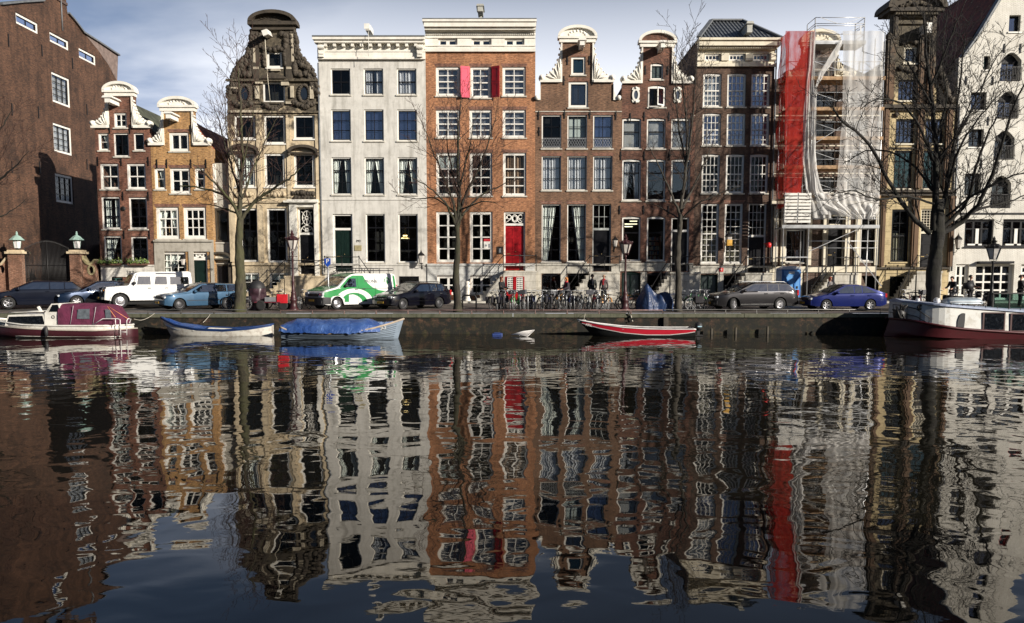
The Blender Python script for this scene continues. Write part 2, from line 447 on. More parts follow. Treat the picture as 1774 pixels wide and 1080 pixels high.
        for (p, q) in leaves:
            if double: L.box(q - .012 if q != B else q - .02, q, yd - .012, yd, c + .02, zt)
            for (u, v) in ((.05, .34), (.39, .72), (.77, .95)):
                z0, z1 = c + hgt * u, c + hgt * v; e = .1
                L.box(p + e, q - e, yd - .022, yd, z0, z0 + .035).box(p + e, q - e, yd - .022, yd, z1 - .035, z1)
                L.box(p + e, p + e + .035, yd - .022, yd, z0 + .035, z1 - .035).box(q - e - .035, q - e, yd - .022, yd, z0 + .035, z1 - .035)
                L.box(p + e + .07, q - e - .07, yd - .012, yd, z0 + .07, z1 - .07)
        o = s.add(L, 'door', mat)
        s.add(MB().lathe([(0, -.05), (.03, -.04), (.035, -.02), (.012, -.01), (.012, .0)], ((A + B) / 2 + (.06 if double else .0) , yd - .015, c + hgt * .42), 8, axis='Y'), 'door_knob', BRASS, o)
        s.add(MB().box(A + .08, A + .3, yd - .03, yd - .012, c + hgt * .36, c + hgt * .36 + .05) , 'letter_slot', BRASS, o)
        if top:
            s.add(MB().box(A, B, yd + .03, yd + .036, zt + .14, d - fw), 'pane', G_DARK, f)
            q = MB(); yy = yd - .005; cx, cz = (A + B) / 2, (zt + .14 + d - fw) / 2; hx, hz = (B - A) / 2, (d - fw - zt - .14) / 2
            def ring(x, z, rx, rz, t=.02, n=20, a0=0, a1=2 * PI): q.tube([(x + rx * math.cos(a0 + (a1 - a0) * i / n), yy, z + rz * math.sin(a0 + (a1 - a0) * i / n)) for i in range(n + 1)], t, 4, cap=False)
            if fan == 'oval':
                ring(cx, cz + hz * .25, hx * .62, hz * .58, .028); ring(cx, cz + hz * .25, hx * .2, hz * .12, .028)
                for an in range(0, 360, 45):
                    ca, sa = math.cos(math.radians(an)), math.sin(math.radians(an))
                    q.bar((cx + hx * .2 * ca, yy, cz + hz * .25 + hz * .12 * sa), (cx + hx * (.62 if an % 90 == 0 else 1) * ca, yy, cz + hz * .25 + hz * (.58 if an % 90 == 0 else .75) * sa), .03)
                ring(cx, cz - hz * .92, hx * .9, hz * .52, .028, 16, 0, PI); ring(cx, cz - hz * .92, hx * .25, hz * .3, .028, 12, 0, PI)
                for an in (35, 65, 115, 145): q.bar((cx, yy, cz - hz * .92), (cx + hx * .9 * math.cos(math.radians(an)), yy, cz - hz * .92 + hz * .52 * math.sin(math.radians(an))), .03)
            elif fan == 'scroll':
                ring(cx, cz, hx * .3, hz * .72, .035); ring(cx, cz, hx * .2, hz * .5, .02)
                for sg in (-1, 1):
                    ring(cx + sg * hx * .62, cz + hz * .3, hx * .22, hz * .42, .03); ring(cx + sg * hx * .62, cz - hz * .1, hx * .32, hz * .75, .03, 16, PI * (1 if sg > 0 else 0), PI * (2 if sg > 0 else 1) if sg > 0 else PI)
                    q.bar((cx + sg * hx * .3, yy, cz), (cx + sg * hx * .95, yy, cz - hz * .8), .035); q.bar((cx + sg * hx * .4, yy, cz + hz * .5), (cx + sg * hx * .95, yy, cz + hz * .9), .03)
            elif fan == 'sun':
                for k in range(9):
                    an = PI * k / 8 + .2; q.bar((cx, yy, cz - hz * .1), (cx + hx * .9 * math.cos(an * 2), yy, cz - hz * .1 + hz * .85 * math.sin(an * 2)), .012)
            elif fan == 'heart':
                for sg in (-1, 1): ring(cx + sg * hx * .3, cz + .05, hx * .3, hz * .5, .045); q.bar((cx + sg * hx, yy, cz - hz), (cx + sg * hx * .2, yy, cz - hz * .3), .1)
            elif isinstance(fan, tuple):
                for i in range(1, fan[0]): xx = lerp(A, B, i / fan[0]); q.box(xx - .014, xx + .014, yy - .01, yy + .01, zt + .14, d - fw)
                for i in range(1, fan[1]): zz = lerp(zt + .14, d - fw, i / fan[1]); q.box(A, B, yy - .008, yy + .008, zz - .014, zz + .014)
            s.add(q, 'fanlight', frame if fan != 'sun' else IRON, f)
        return o
    def anchor(s, px, py, h=.55):
        x, z = s.p(px, py); m = MB()
        m.box(x - .03, x + .03, s.Y - .05, s.Y - .003, z - h / 2, z + h / 2); m.box(x - .055, x + .055, s.Y - .06, s.Y - .051, z - .05, z + .05)
        s.add(m, 'wall_anchor', IRON)
    # -------------------------------------------------------------- shell
    def finish(s, outline, mat, eave, ridge=None, roof=None, depth=11.0, th=.36, side=None, lint=LINT, roof_y=.25, hipfront=False):
        """outline: list of photo points or 'L'/'R' tagged (tag, y) tuples"""
        pts = []
        for q in outline:
            if q[0] == 'L': pts.append((s.L, s.z(q[1])))
            elif q[0] == 'R': pts.append((s.R, s.z(q[1])))
            elif q[0] == 'Lb': pts.append((s.L, s.zb - .3))
            elif q[0] == 'Rb': pts.append((s.R, s.zb - .3))
            elif q[0] == 'w': pts.append((q[1], q[2]))
            else: pts.append(s.p(*q))
        m = MB(); Y = s.Y
        m.prism(pts, Y, Y + th, s.holes)
        ze = s.z(eave) if s.X is None else eave
        L, R = s.L + .012, s.R - .012
        m.box(L, L + .3, Y + th + .002, Y + depth, s.zb - .3, ze).box(R - .3, R, Y + th + .002, Y + depth, s.zb - .3, ze)
        m.box(L + .3, R - .3, Y + depth - .3, Y + depth, s.zb - .3, ze)
        if lint:
            for (a, b, c, d) in s.lint: m.add([(a + .08, Y - .003, c), (b - .08, Y - .003, c), (b, Y - .003, d), (a, Y - .003, d)], [(0, 1, 2, 3)], 1)
        s.wall = s.add(m, 'wall', [mat, lint or mat])
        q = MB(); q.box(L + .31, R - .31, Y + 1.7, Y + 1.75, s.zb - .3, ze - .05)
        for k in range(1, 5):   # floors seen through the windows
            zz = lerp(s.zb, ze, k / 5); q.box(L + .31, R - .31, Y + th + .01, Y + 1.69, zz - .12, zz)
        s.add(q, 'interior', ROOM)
        if ridge is not None:
            zr = s.z(ridge) if s.X is None else ridge
            q = MB(); xm = (L + R) / 2; y0, y1 = Y + roof_y + .12, Y + depth
            q.prism([(L - .0, ze + .02), (R + .0, ze + .02), (xm, zr)], y0, y1, mi=1, edge_mi=0)
            s.add(q, 'roof', [roof or TILE_DARK, ROOM])
    def cornice(s, y0, y1, steps, mat, over=.0, dent=0, name='cornice'):
        """steps: list of (fraction from the top, proud) — stacked mouldings"""
        z1, z0 = s.z(y0), s.z(y1); m = MB(); prev = 0.0
        for (fr, pr) in steps:
            a, b = z1 - (z1 - z0) * fr, z1 - (z1 - z0) * prev
            m.box(s.L - min(pr, over), s.R + min(pr, over), s.Y - pr, s.Y - .002, a, b); prev = fr
        if dent:
            n = int((s.R - s.L) / dent)
            fr = steps[0][0]; zt = z1 - (z1 - z0) * fr
            for i in range(n):
                x = s.L + (i + .5) * (s.R - s.L) / n
                m.box(x - dent * .28, x + dent * .28, s.Y - steps[1][1] - .1, s.Y - steps[1][1] - .001, zt - .14, zt - .002)
        return s.add(m, name, mat)
    def neck(s, xl, xr, yt, ya, ysh, xsl, xsr, mat=None, crock=9, tymp=None, hide=()):
        mat = mat or WHITE_TRIM; Y = s.Y
        cxp = (xl + xr) / 2; (x0, _), (x1, _) = s.p(xl, (yt + ysh) / 2), s.p(xr, (yt + ysh) / 2)
        zt, za, zs = s.p(cxp, yt)[1], s.p(cxp, ya)[1], s.p(cxp, ysh)[1]
        m = MB(); o = .2
        m.box(x0 - o, x1 + o, Y - .22, Y + .37, zt, zt + .13).box(x0 - o * .5, x1 + o * .5, Y - .13, Y + .365, zt - .22, zt - .002)
        n = 16; hw = (x1 - x0) / 2 + o; cx = (x0 + x1) / 2; r = za - zt - .13
        arc = [(cx - hw * math.cos(PI * i / n), zt + .135 + r * math.sin(PI * i / n)) for i in range(n + 1)]
        arc2 = [(cx - (hw - .17) * math.cos(PI * i / n), zt + .135 + max(0, (r - .17)) * math.sin(PI * i / n)) for i in range(n + 1)]
        m.prism(arc + arc2[::-1], Y - .24, Y + .37)
        s.add(m, 'pediment', mat)
        q = MB(); q.prism(arc2, Y - .06, Y + .35)
        if tymp is None:
            for i in range(7):
                an = PI * (i + .5) / 7; q.lathe([(0, -.05), (.07, -.03), (.09, 0)], (cx - hw * .42 * math.cos(an), Y - .06, zt + .2 + r * .42 * math.sin(an)), 7, axis='Y')
        s.add(q, 'tympanum', tymp or mat)
        for sg, xs, xn in ((-1, xsl, x0), (1, xsr, x1)):
            xe = s.p(xs, ysh)[0]; k = 14; q = MB()
            crv = [(xn + (xe - xn) * (1 - math.sin(PI / 2 * i / k)), zs + .32 + (zt - .25 - zs - .32) * (1 - math.cos(PI / 2 * i / k))) for i in range(k + 1)]
            e = xn + sg * .0
            q.prism([(xe, zs)] + crv + [(xn - sg * .09, zt - .25), (xn - sg * .09, zs)], Y - .11, Y + .3)
            q.box(min(xe, xn) - (.05 if sg < 0 else -.0), max(xe, xn) + (.05 if sg > 0 else .0), Y - .17, Y - .112, zs - .02, zs + .14)
            for i in range(1, crock):
                t = i / crock; a = PI / 2 * t
                c = (xn + (xe - xn) * (1 - math.sin(a)) + sg * .03, Y + .05, zs + .32 + (zt - .25 - zs - .32) * (1 - math.cos(a)) + .02)
                q.lathe([(0, -.2), (.05, -.16), (.075, -.05), (.065, .08), (0, .16)], c, 7, axis='Y')
            q.lathe([(0, -.24), (.08, -.22), (.16, -.19), (.19, -.1), (.19, .2)], (xe - sg * .05, Y, zs + .27), 12, axis='Y')
            q.lathe([(0, -.28), (.09, -.25), (.11, -.2)], (xe - sg * .05, Y, zs + .27), 10, axis='Y')
            # carved leaf ribs on the face of the scroll
            for i in range(5):
                t = .18 + .15 * i; a = PI / 2 * t
                px_, pz_ = (xn + (xe - xn) * (1 - math.sin(a)), zs + .32 + (zt - .25 - zs - .32) * (1 - math.cos(a)))
                q.tube([(px_, Y - .12, pz_ - .06), (lerp(px_, xn, .35), Y - .16, lerp(pz_, zs, .35)), (lerp(px_, xn, .6), Y - .12, zs + .2)], [.035, .05, .03], 5)
            s.add(q, 'gable_scroll', mat)
    def hoist(s, px, py, length=1.15, w=.26, mat=None, hook=True):
        x, z = s.p(px, py); Y = s.Y; m = MB()
        m.box(x - w / 2, x + w / 2, Y - length, Y + .1, z - .16, z + .12)
        m.prism([(x - w * .95, z + .12), (x + w * .95, z + .12), (x + w * .7, z + .24), (x - w * .7, z + .24)], Y - length - .08, Y - .003)
        o = s.add(m, 'hoist_beam', mat or WHITE)
        q = MB(); q.tube([(x, Y - length + .15, z - .16), (x, Y - length + .15, z - .34)], .025, 5); q.tube([(x, Y - length + .15 , z - .34), (x + .06, Y - length + .15, z - .42), (x, Y - length + .15, z - .48), (x - .05, Y - length + .15, z - .43)], .018, 5)
        s.add(q, 'hook', IRON, o)
    def stoop(s, xa, xb, ytop, xfoot, n, mat=ST_BASE, dpt=1.15, rail=True, post=None):
        Yf = s.Y - dpt; c = s.Y - dpt / 2
        a, b = W(xa, ytop, Yf).x, W(xb, ytop, Yf).x; z = W(xa, ytop, Yf).z; f = W(xfoot, 515, Yf).x
        m = MB(); m.box(a - .04, b + .04, Yf - .04, s.Y - .004, z - .12, z); m.box(a, b, Yf, s.Y - .004, s.zb - .3, z - .122)
        s.add(m, 'stoop', mat)
        m = MB(); e = a - .042 if f < a else b + .042; zb = s.zb
        for i in range(n):
            x0 = lerp(e, f, i / n); x1 = lerp(e, f, (i + 1) / n); zt = lerp(z, zb, (i + 1) / (n + 1)) - .004
            m.box(x0, x1, Yf + .05, s.Y - .006, s.zb - .3, zt - .05)
            m.box(min(x0, x1) - (.03 if f < a else 0), max(x0, x1) + (.03 if f > a else 0), Yf + .02, s.Y - .005, zt - .048, zt)
        s.add(m, 'stairs', mat)
        if rail:
            q = MB(); yr = Yf + .06; h = .95; far = b if f < a else a; near = a if f < a else b
            sgn = 1 if f > near else -1
            q.tube([(far, s.Y - .02, z + h), (far, yr, z + h), (near, yr, z + h), (lerp(near, f, .5), yr, lerp(z, zb, .5) + h), (f, yr, zb + h - .1), (f + sgn * .12, yr, zb + .2)], .028, 6)
            q.tube([(far, s.Y - .02, z + h * .5), (far, yr, z + h * .5), (near, yr, z + h * .5), (f, yr, zb + h * .45)], .016, 5)
            for x_, zz in [(far, z), (near, z), ((far + near) / 2, z), (lerp(near, f, .5), lerp(z, zb, .5)), (f, zb)]:
                q.tube([(x_, yr, zz - .02), (x_, yr, zz + h)], .022, 6); q.lathe([(0, h + .09), (.03, h + .07), (.045, h + .035), (.03, h), (.022, h - .02)], (x_, yr, zz), 8)
            s.add(q, 'railing', IRON)
BRASS = plain('brass', (.30, .22, .10), .5, .7, var=.2)

# ---------------------------------------------------------------- large brick building beyond the gate
h = House('big', 'huge brown brick building seen side-on beyond the gate, small white-framed windows under its roof line', 47.0, 69.5, X=-33.0, zb=1.3, name='brick_building', cat='building', group=None)
GR = G_GREY
for r in ((28, 31, 66, 50), (86.5, 63, 119, 80), (137, 90, 166, 107)): h.win(r, 2, 1, fw=.16, sash=BLACKP, g=G_BLUE, sill=None, mw=.05)
for r, g in (((90.5, 131, 121.5, 181.5), GR), ((93, 217.5, 124.5, 266), GR), ((96.5, 303.5, 127, 352), G_DARK)):
    h.win(r, 3, 4, fw=.16, sash=BLACKP, g=g, sill=None, mw=.04, cur='shade' if g is GR else None)
a = h.p
out = [('w', 46.5, 1.0), ('w', 69.3, 1.0), a(203, 143), a(204.5, 97), a(170, 74), a(143, 57), a(129, 38), a(117, 24), a(113, -16), a(75, -14), a(74, 3), a(40, 5), a(0, 9), ('w', 46.5, a(0, 9)[1] - 1.3)]
h.finish([o if o[0] == 'w' else ('w',) + tuple(o) for o in out], BRICK_BIG, 17.5, lint=None, depth=14)
q = MB(); pts = [a(147, 60), a(203.5, 98), a(202.5, 141), a(187, 112), a(170, 88)]
q.prism(pts, h.Y - .02, h.Y - .003); h.add(q, 'lit_wall_patch', plain('lit_wall_tone', (.20, .15, .13), .9, var=.4))  # paler slab standing in for a further wall plane lit differently
q = MB()
cop = [a(0, 8), a(40, 4), a(74, 2)]; cop2 = [a(117, 24), a(129, 38), a(143, 57), a(170, 74), a(205, 97)]
for cc in (cop, cop2):
    q = MB()
    for p0, p1 in zip(cc, cc[1:]): q.bar((p0[0], .12, p0[1] + .05), (p1[0], .12, p1[1] + .05), .6, .12)
    h.add(q, 'roof_coping', LEAD)
q = MB(); c0, c1 = a(75, -14), a(113, -16); q.box(c0[0] - .1, c1[0] + .1, -.08, .9, c0[1] + .002, c0[1] + .2)
for i in range(3):
    x_ = lerp(c0[0], c1[0], (i + .5) / 3); q.lathe([(.12, .2), (.15, .75), (.11, .78)], (x_, .4, c0[1]), 10)
h.add(q, 'chimney_top', plain('chimney_pot', (.09, .06, .05), .8))
q = MB(); p0 = a(104, -10); q.tube([(p0[0], -.06, p0[1]), (p0[0], -.06, p0[1] - 2.6)], .05, 6); h.add(q, 'downpipe', LEAD)

for p in ((14, 70), (72, 88), (125, 110), (20, 190), (66, 195), (150, 190), (20, 290), (68, 290), (150, 285)):
    c = a(*p); m = MB(); m.box(c[0] - .035, c[0] + .035, -.06, -.003, c[1] - .4, c[1] + .4); h.add(m, 'wall_anchor', IRON)
# ---------------------------------------------------------------- 1: reddish-brown neck gable
h = House('h1', 'narrow reddish-brown brick house with white-scrolled neck gable and two flower boxes, beside the gate', 167.5, 262)
h.win((197, 195.5, 219.5, 221.5), 2, 2, g=G_DARK, fw=.09)
h.win((170, 231, 188.5, 261), 1, 2, g=G_DARK, fw=.08, cur='right'); h.win((197, 231, 223, 271.5), 2, 2, sash=BLACKP, fw=.08); h.win((231.5, 231, 249.5, 261), 1, 2, fw=.08, sash=BLACKP)
for r in ((173.5, 283.5, 206, 328), (220, 283.5, 252.5, 328)): h.win(r, 2, 2, fw=.1, mid=.5)
for r, c in (((176, 341, 208.5, 397), 'sides'), ((223.5, 342, 255, 397), None)): h.win(r, 2, 4, fw=.1, sash=BLACKP, mid=.62, cur=c, mw=.035)
for r, c in (((180, 409, 211, 454), 'left'), ((227, 410, 256.5, 454), None)): h.win(r, 2, 4, fw=.1, sash=BLACKP, mid=.5, mw=.035, cur=c)
h.win((186, 481, 213, 505), 2, 1, fr=plain('teal_paint', (.05, .12, .11), .4), fw=.06, g=G_MID, lint=False)
h.finish([('Lb',), ('Rb',), ('R', 223), (231, 223), (231.5, 162), (186, 162), (186, 223), ('L', 223)], BRICK_RB, 226, 170, MOSSROOF)
h.neck(186, 231, 161, 142, 222, 160.5, 260.5)
h.hoist(202, 180, w=.34)
for p in ((190, 224), (225, 224), (169.5, 280), (210, 280), (257, 280), (168, 338), (213, 340), (257, 340), (171, 406), (215, 407), (259, 407)): h.anchor(*p)
q = MB(); z0 = h.z(459); q.box(h.L - .0, h.R - .005, h.Y - .1, h.Y - .004, z0 - .1, z0); q.box(h.L + .01, h.x(185.5) , h.Y - .05, h.Y - .004, 1.1, z0 - .102).box(h.x(214), h.R - .005, h.Y - .05, h.Y - .004, 1.1, z0 - .102).box(h.x(185.5) + .001, h.x(214) - .001, h.Y - .05, h.Y - .004, h.z(480), z0 - .102)
h.add(q, 'plinth', ST_WHITE); text('387', 'house_number', IRON, h.o, (h.x(219), h.Y - .06, h.z(473)), .33)
q = MB(); c = h.p(213, 362); q.lathe([(0, -.05), (.13, -.04), (.16, -.003)], (c[0], h.Y, c[1]), 14, axis='Y'); h.add(q, 'wall_medallion', IRON)

# ---------------------------------------------------------------- 2: ochre neck gable
h = House('h2', 'ochre brick house with white-scrolled neck gable above a pale stone ground floor', 262.5, 366)
h.win((293, 229.5, 327.5, 262.5), 2, 1, fw=.14, mw=.05, g=G_DARK)
h.win((267.5, 291.5, 286.5, 328.5), 1, 2, fw=.1, cur='right', g=G_DARK); h.win((294.5, 291.5, 329.5, 335.5), 2, 2, fw=.13, mw=.06); h.win((337.5, 291.5, 355, 328), 1, 2, fw=.1)
for r, c in (((270.5, 359, 310.5, 414), 'drape'), ((318, 359, 357.5, 414), None)): h.win(r, 3, 3, fw=.16, mid=.34, mw=.05, cur=c, sw=.05)
h.win((280, 437, 322, 478), 3, 3, fw=.1, mw=.04, cur='left', lint=False, sill=ST_GREYOLD)
h.door((331, 437, 360, 516), GREENP, 451, fan='heart', fw=.12)
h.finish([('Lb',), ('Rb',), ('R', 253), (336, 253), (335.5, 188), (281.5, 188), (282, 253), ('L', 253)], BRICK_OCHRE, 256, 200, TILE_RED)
h.neck(281.5, 335.5, 187, 168, 252, 259.5, 363)
h.hoist(305, 207, w=.3)
for p in ((272, 284), (289, 284), (331, 284), (357, 284), (330, 225)): h.anchor(*p)
m_ = MB()
zt, z1 = h.z(416), h.z(430); m_.box(h.L, h.R, h.Y - .16, h.Y - .004, zt - .12, zt); fr = ST_GREYOLD
cols = [(h.L, h.x(280)), (h.x(322), h.x(331)), (h.x(360), h.R)]
m_.box(h.L, h.R, h.Y - .06, h.Y - .004, h.z(437) + .03, zt - .121)
for (p, q_) in cols: m_.box(p + .003, q_ - .003, h.Y - .06, h.Y - .004, 1.0, h.z(437) + .028)
m_.box(h.x(280), h.x(322), h.Y - .06, h.Y - .004, 1.0, h.z(478) - .1)
h.add(m_, 'stone_front', ST_GREYOLD)
text('389', 'house_number', IRON, h.o, (h.x(364, 468), h.Y - .07, h.z(468)), .26)

# ---------------------------------------------------------------- 2b: narrow set-back entrance building with red roof
h = House('h2b', 'narrow grey entrance house squeezed under a red tiled roof, curved stone pediment over its door', 366.5, 397, Y=51.35)
h.door((373, 458, 397.5, 516), BLACKP, None, frame=ST_OLD_DARK, fw=.12)
h.win((371, 361, 396, 420), 1, 1, fr=ST_OLD_DARK, fw=.1, g=G_DARK, lint=False)
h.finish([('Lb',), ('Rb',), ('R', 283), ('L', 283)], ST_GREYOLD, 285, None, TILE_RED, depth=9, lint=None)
c = h.p(384, 448); m_ = MB(); n = 14
arc = [(c[0] - .78 * math.cos(PI * i / n), c[1] + .42 * math.sin(PI * i / n)) for i in range(n + 1)]; arc2 = [(c[0] - .62 * math.cos(PI * i / n), c[1] + .3 * math.sin(PI * i / n)) for i in range(n + 1)]
m_.prism(arc + arc2[::-1], h.Y - .4, h.Y - .004); m_.box(c[0] - .8, c[0] + .8, h.Y - .36, h.Y - .004, c[1] - .1, c[1] - .002)
for sg in (-1, 1): m_.box(c[0] + sg * .62 - .12, c[0] + sg * .62 + .12, h.Y - .25, h.Y - .004, 1.1, c[1] - .102)
h.add(m_, 'door_pediment', ST_OLD_DARK)
m_ = MB(); m_.prism(arc2, h.Y - .12, h.Y - .003)
for i in range(8): m_.bar((c[0], h.Y - .14, c[1] + .1), (c[0] + .16 * math.cos(i * PI / 4), h.Y - .14, c[1] + .1 + .12 * math.sin(i * PI / 4)), .03)
h.add(m_, 'carved_star', CREAM)
m_ = MB(); z0, z1 = h.z(352), h.z(285); m_.box(h.L + .01, h.L + .28, h.Y - .1, h.Y - .004, z0, z1); h.add(m_, 'white_corner_strip', WHITE)
# steep red tiled roof standing behind, falling to the right
h = House('h2c', 'large red tiled roof of a rear building behind the ochre gabled house', 310, 412, Y=58.0, zb=1.3, name='rear_house', cat='house', group=None)
h.finish([('Lb',), ('Rb',), ('R', 300), (400, 250), (332, 209), ('L', 214)], BRICK_RB, 300, None, lint=None)
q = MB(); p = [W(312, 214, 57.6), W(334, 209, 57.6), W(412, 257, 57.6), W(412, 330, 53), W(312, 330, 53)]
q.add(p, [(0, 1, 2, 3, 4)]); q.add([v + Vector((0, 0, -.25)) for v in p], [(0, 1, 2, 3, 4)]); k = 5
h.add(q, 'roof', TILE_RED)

# ---------------------------------------------------------------- 3: carved sandstone gable
h = House('h3', 'tall weathered sandstone house with a blackened ornate carved gable and rounded top', 397.5, 555)
for (x0, x1) in ((406, 441.5), (457.5, 493.5), (509, 544.5)):
    c = {406: 0, 457.5: 0, 509: 0}[x0]
    h.win((x0, 200, x1, 241 if x0 != 457.5 else 249), 2, 2, fw=.11, sash=BLACKP, mw=.04, g=G_DARK, lint=False, sill=WHITE)
    h.win((x0 + .5, 266, x1, 324), 2, 3, fw=.13, sash=BLACKP, mw=.04, g=G_DARK, lint=False, sill=WHITE, cur='full' if x0 == 406 else None)
h.win((455.5, 142.5, 493.5, 177.5), 2, 1, fw=.1, sash=BLACKP, lint=False, sill=WHITE)
h.win((462, 89.5, 488.5, 117.5), 1, 1, fw=.13, lint=False, sill=WHITE, sash=BLACKP)
h.win((416, 361, 448, 454), 2, 3, fw=.12, sash=BLACKP, mid=.42, mw=.04, lint=False, sill=ST_OLD); h.win((463, 361, 497.5, 455), 2, 3, fw=.12, sash=BLACKP, mid=.42, mw=.04, lint=False, sill=ST_OLD)
h.win((420, 472.5, 449.5, 506), 2, 2, fw=.08, lint=False, fr=WHITE, sill=None, cur='top'); h.win((467, 472.5, 499, 506), 2, 2, fw=.08, lint=False, sill=None, cur='top')
h.door((517, 360, 545, 475), BLACKP, 407, fan='oval', fw=.07)
out = [('Lb',), ('Rb',), ('R', 172), (548, 150), (543, 134), (533, 120), (522, 108), (515, 92), (512, 70), (508, 45), (440, 45), (436, 70), (432, 90), (424, 104), (412, 118), (404, 138), ('L', 150)]
h.finish(out, ST_OLD, 175, 60, TILE_DARK, lint=None)
def lump(mb, c, r, sq=(1, .7, 1), n=7):
    """a knobbly carved boss"""
    vs = []; rr = [rnd.uniform(.75, 1.2) for _ in range(n * 4)]
    k = 0; rows = []
    for i, (rad, yy) in enumerate(((.05, -1), (.62, -.8), (1, -.25), (.95, .4))):
        for j in range(n):
            t = 2 * PI * j / n + i * .3; q_ = rad * rr[(i * n + j)]
            vs.append((c[0] + r * sq[0] * q_ * math.cos(t), c[1] + r * sq[1] * yy, c[2] + r * sq[2] * q_ * math.sin(t)))
    fs = [(i * n + j, i * n + (j + 1) % n, (i + 1) * n + (j + 1) % n, (i + 1) * n + j) for i in range(3) for j in range(n)]
    mb.add(vs, fs, 0, True)
def carve(hs, pts, r, name='carving', mat=None, step=.7, dy=.06, jit=.3):
    q = MB(); P = [hs.p(*p) for p in pts]
    for a_, b_ in zip(P, P[1:]):
        d = math.hypot(b_[0] - a_[0], b_[1] - a_[1]); n = max(1, int(d / (r * step)))
        for i in range(n):
            t = i / n; lump(q, (lerp(a_[0], b_[0], t) + rnd.uniform(-jit, jit) * r, hs.Y - dy, lerp(a_[1], b_[1], t) + rnd.uniform(-jit, jit) * r), r * rnd.uniform(.7, 1.25))
    return hs.add(q, name, mat or ST_OLD_DARK)
for dx_ in (0, 5): carve(h, [(440 + dx_, 56), (438 + dx_, 78), (432 + dx_, 97), (420 + dx_, 111), (411 + dx_, 125), (406 + dx_, 142), (403 + dx_, 160)], .13, 'carved_scroll'); carve(h, [(508 - dx_, 56), (510 - dx_, 78), (515 - dx_, 97), (527 - dx_, 111), (537 - dx_, 125), (543 - dx_, 142), (547 - dx_, 160)], .13, 'carved_scroll')
carve(h, [(438, 50), (434, 75), (428, 95), (416, 108), (407, 122), (402, 140), (399, 158), (398, 170)], .15, 'gable_scroll'); carve(h, [(510, 50), (514, 75), (518, 95), (530, 108), (541, 122), (546, 138), (550, 155), (552, 170)], .15, 'gable_scroll')
carve(h, [(413, 120), (425, 112), (434, 108), (434, 128), (415, 130)], .2); carve(h, [(538, 120), (522, 112), (512, 108), (512, 128), (535, 130)], .2)
carve(h, [(452, 60), (450, 80), (457, 85), (495, 86), (496, 62), (485, 58)], .17); carve(h, [(458, 90), (457, 116)], .13); carve(h, [(493, 90), (494, 116)], .13)
carve(h, [(396, 150), (394, 172)], .11, 'carved_scroll'); carve(h, [(404, 178), (420, 186), (438, 178)], .17, 'garland'); carve(h, [(508, 178), (526, 186), (546, 178)], .17, 'garland'); carve(h, [(458, 182), (475, 190), (492, 182)], .15, 'garland')
carve(h, [(509, 335), (547, 335)], .16, 'carved_panel'); carve(h, [(509, 343), (547, 343)], .14, 'carved_panel'); carve(h, [(461, 337), (495, 337)], .15, 'carved_panel', ST_OLD); carve(h, [(409, 337), (441, 337)], .15, 'carved_panel', ST_OLD)
for cx_ in (424, 527):    # oval lights in carved surrounds
    c = h.p(cx_, 163); q = MB(); n = 18
    q.prism([(c[0] + .21 * math.cos(2 * PI * i / n), c[1] + .38 * math.sin(2 * PI * i / n)) for i in range(n)], h.Y - .05, h.Y - .003); o = h.add(q, 'oval_window', darkglass('oval_glass'))
    q = MB()
    for i in range(22):
        t = 2 * PI * i / 22; lump(q, (c[0] + .33 * math.cos(t), h.Y - .05, c[1] + .53 * math.sin(t)), .12)
    h.add(q, 'oval_frame', ST_OLD_DARK, o)
q = MB(); (x0, zc), (x1, _) = h.p(433, 45), h.p(516, 45)
q.box(x0 - .02, x1 + .02, h.Y - .45, h.Y + .4, zc - .05, zc + .16); q.box(x0 + .2, x1 - .2, h.Y - .25, h.Y + .37, zc - .3, zc - .052); n = 18; cx_ = (x0 + x1) / 2; hw = (x1 - x0) / 2; r_ = h.z(21) - zc - .16
arc = [(cx_ - hw * math.cos(PI * i / n), zc + .165 + r_ * math.sin(PI * i / n)) for i in range(n + 1)]; arc2 = [(cx_ - (hw - .25) * math.cos(PI * i / n), zc + .165 + (r_ - .2) * math.sin(PI * i / n)) for i in range(n + 1)]
q.prism(arc + arc2[::-1], h.Y - .5, h.Y + .4); h.add(q, 'pediment', ST_OLD_DARK)
q = MB(); q.prism(arc2, h.Y - .1, h.Y + .35)
for i in range(1, 12): an = PI * i / 12; q.bar((cx_, h.Y - .13, zc + .2), (cx_ - hw * .6 * math.cos(an), h.Y - .13, zc + .2 + r_ * .6 * math.sin(an)), .05)
h.add(q, 'tympanum_shell', ST_OLD_DARK)
q = MB()
for x_ in (443, 501):   # pilasters of the neck
    a_ = h.p(x_, 90)[0]; q.box(a_ - .22, a_ + .22, h.Y - .12, h.Y - .003, h.z(138), zc - .3)
h.add(q, 'neck_pilaster', ST_OLD_DARK)
q = MB()
for (y_, pr, th) in ((138, .2, .14), (177.5, .1, .1), (193, .12, .12), (349, .1, .1), (456, .12, .14)): q.box(h.L + .01, h.R - .01, h.Y - pr, h.Y - .003, h.z(y_) - th, h.z(y_))
for xx in (400.5, 449.5, 501.5, 551):
    a_ = h.x(xx); q.box(a_ - .13, a_ + .13, h.Y - .07, h.Y - .0035, h.z(349), h.z(199)); q.box(a_ - .2, a_ + .2, h.Y - .07, h.Y - .0035, h.z(454), h.z(355))
h.add(q, 'string_course', ST_OLD)
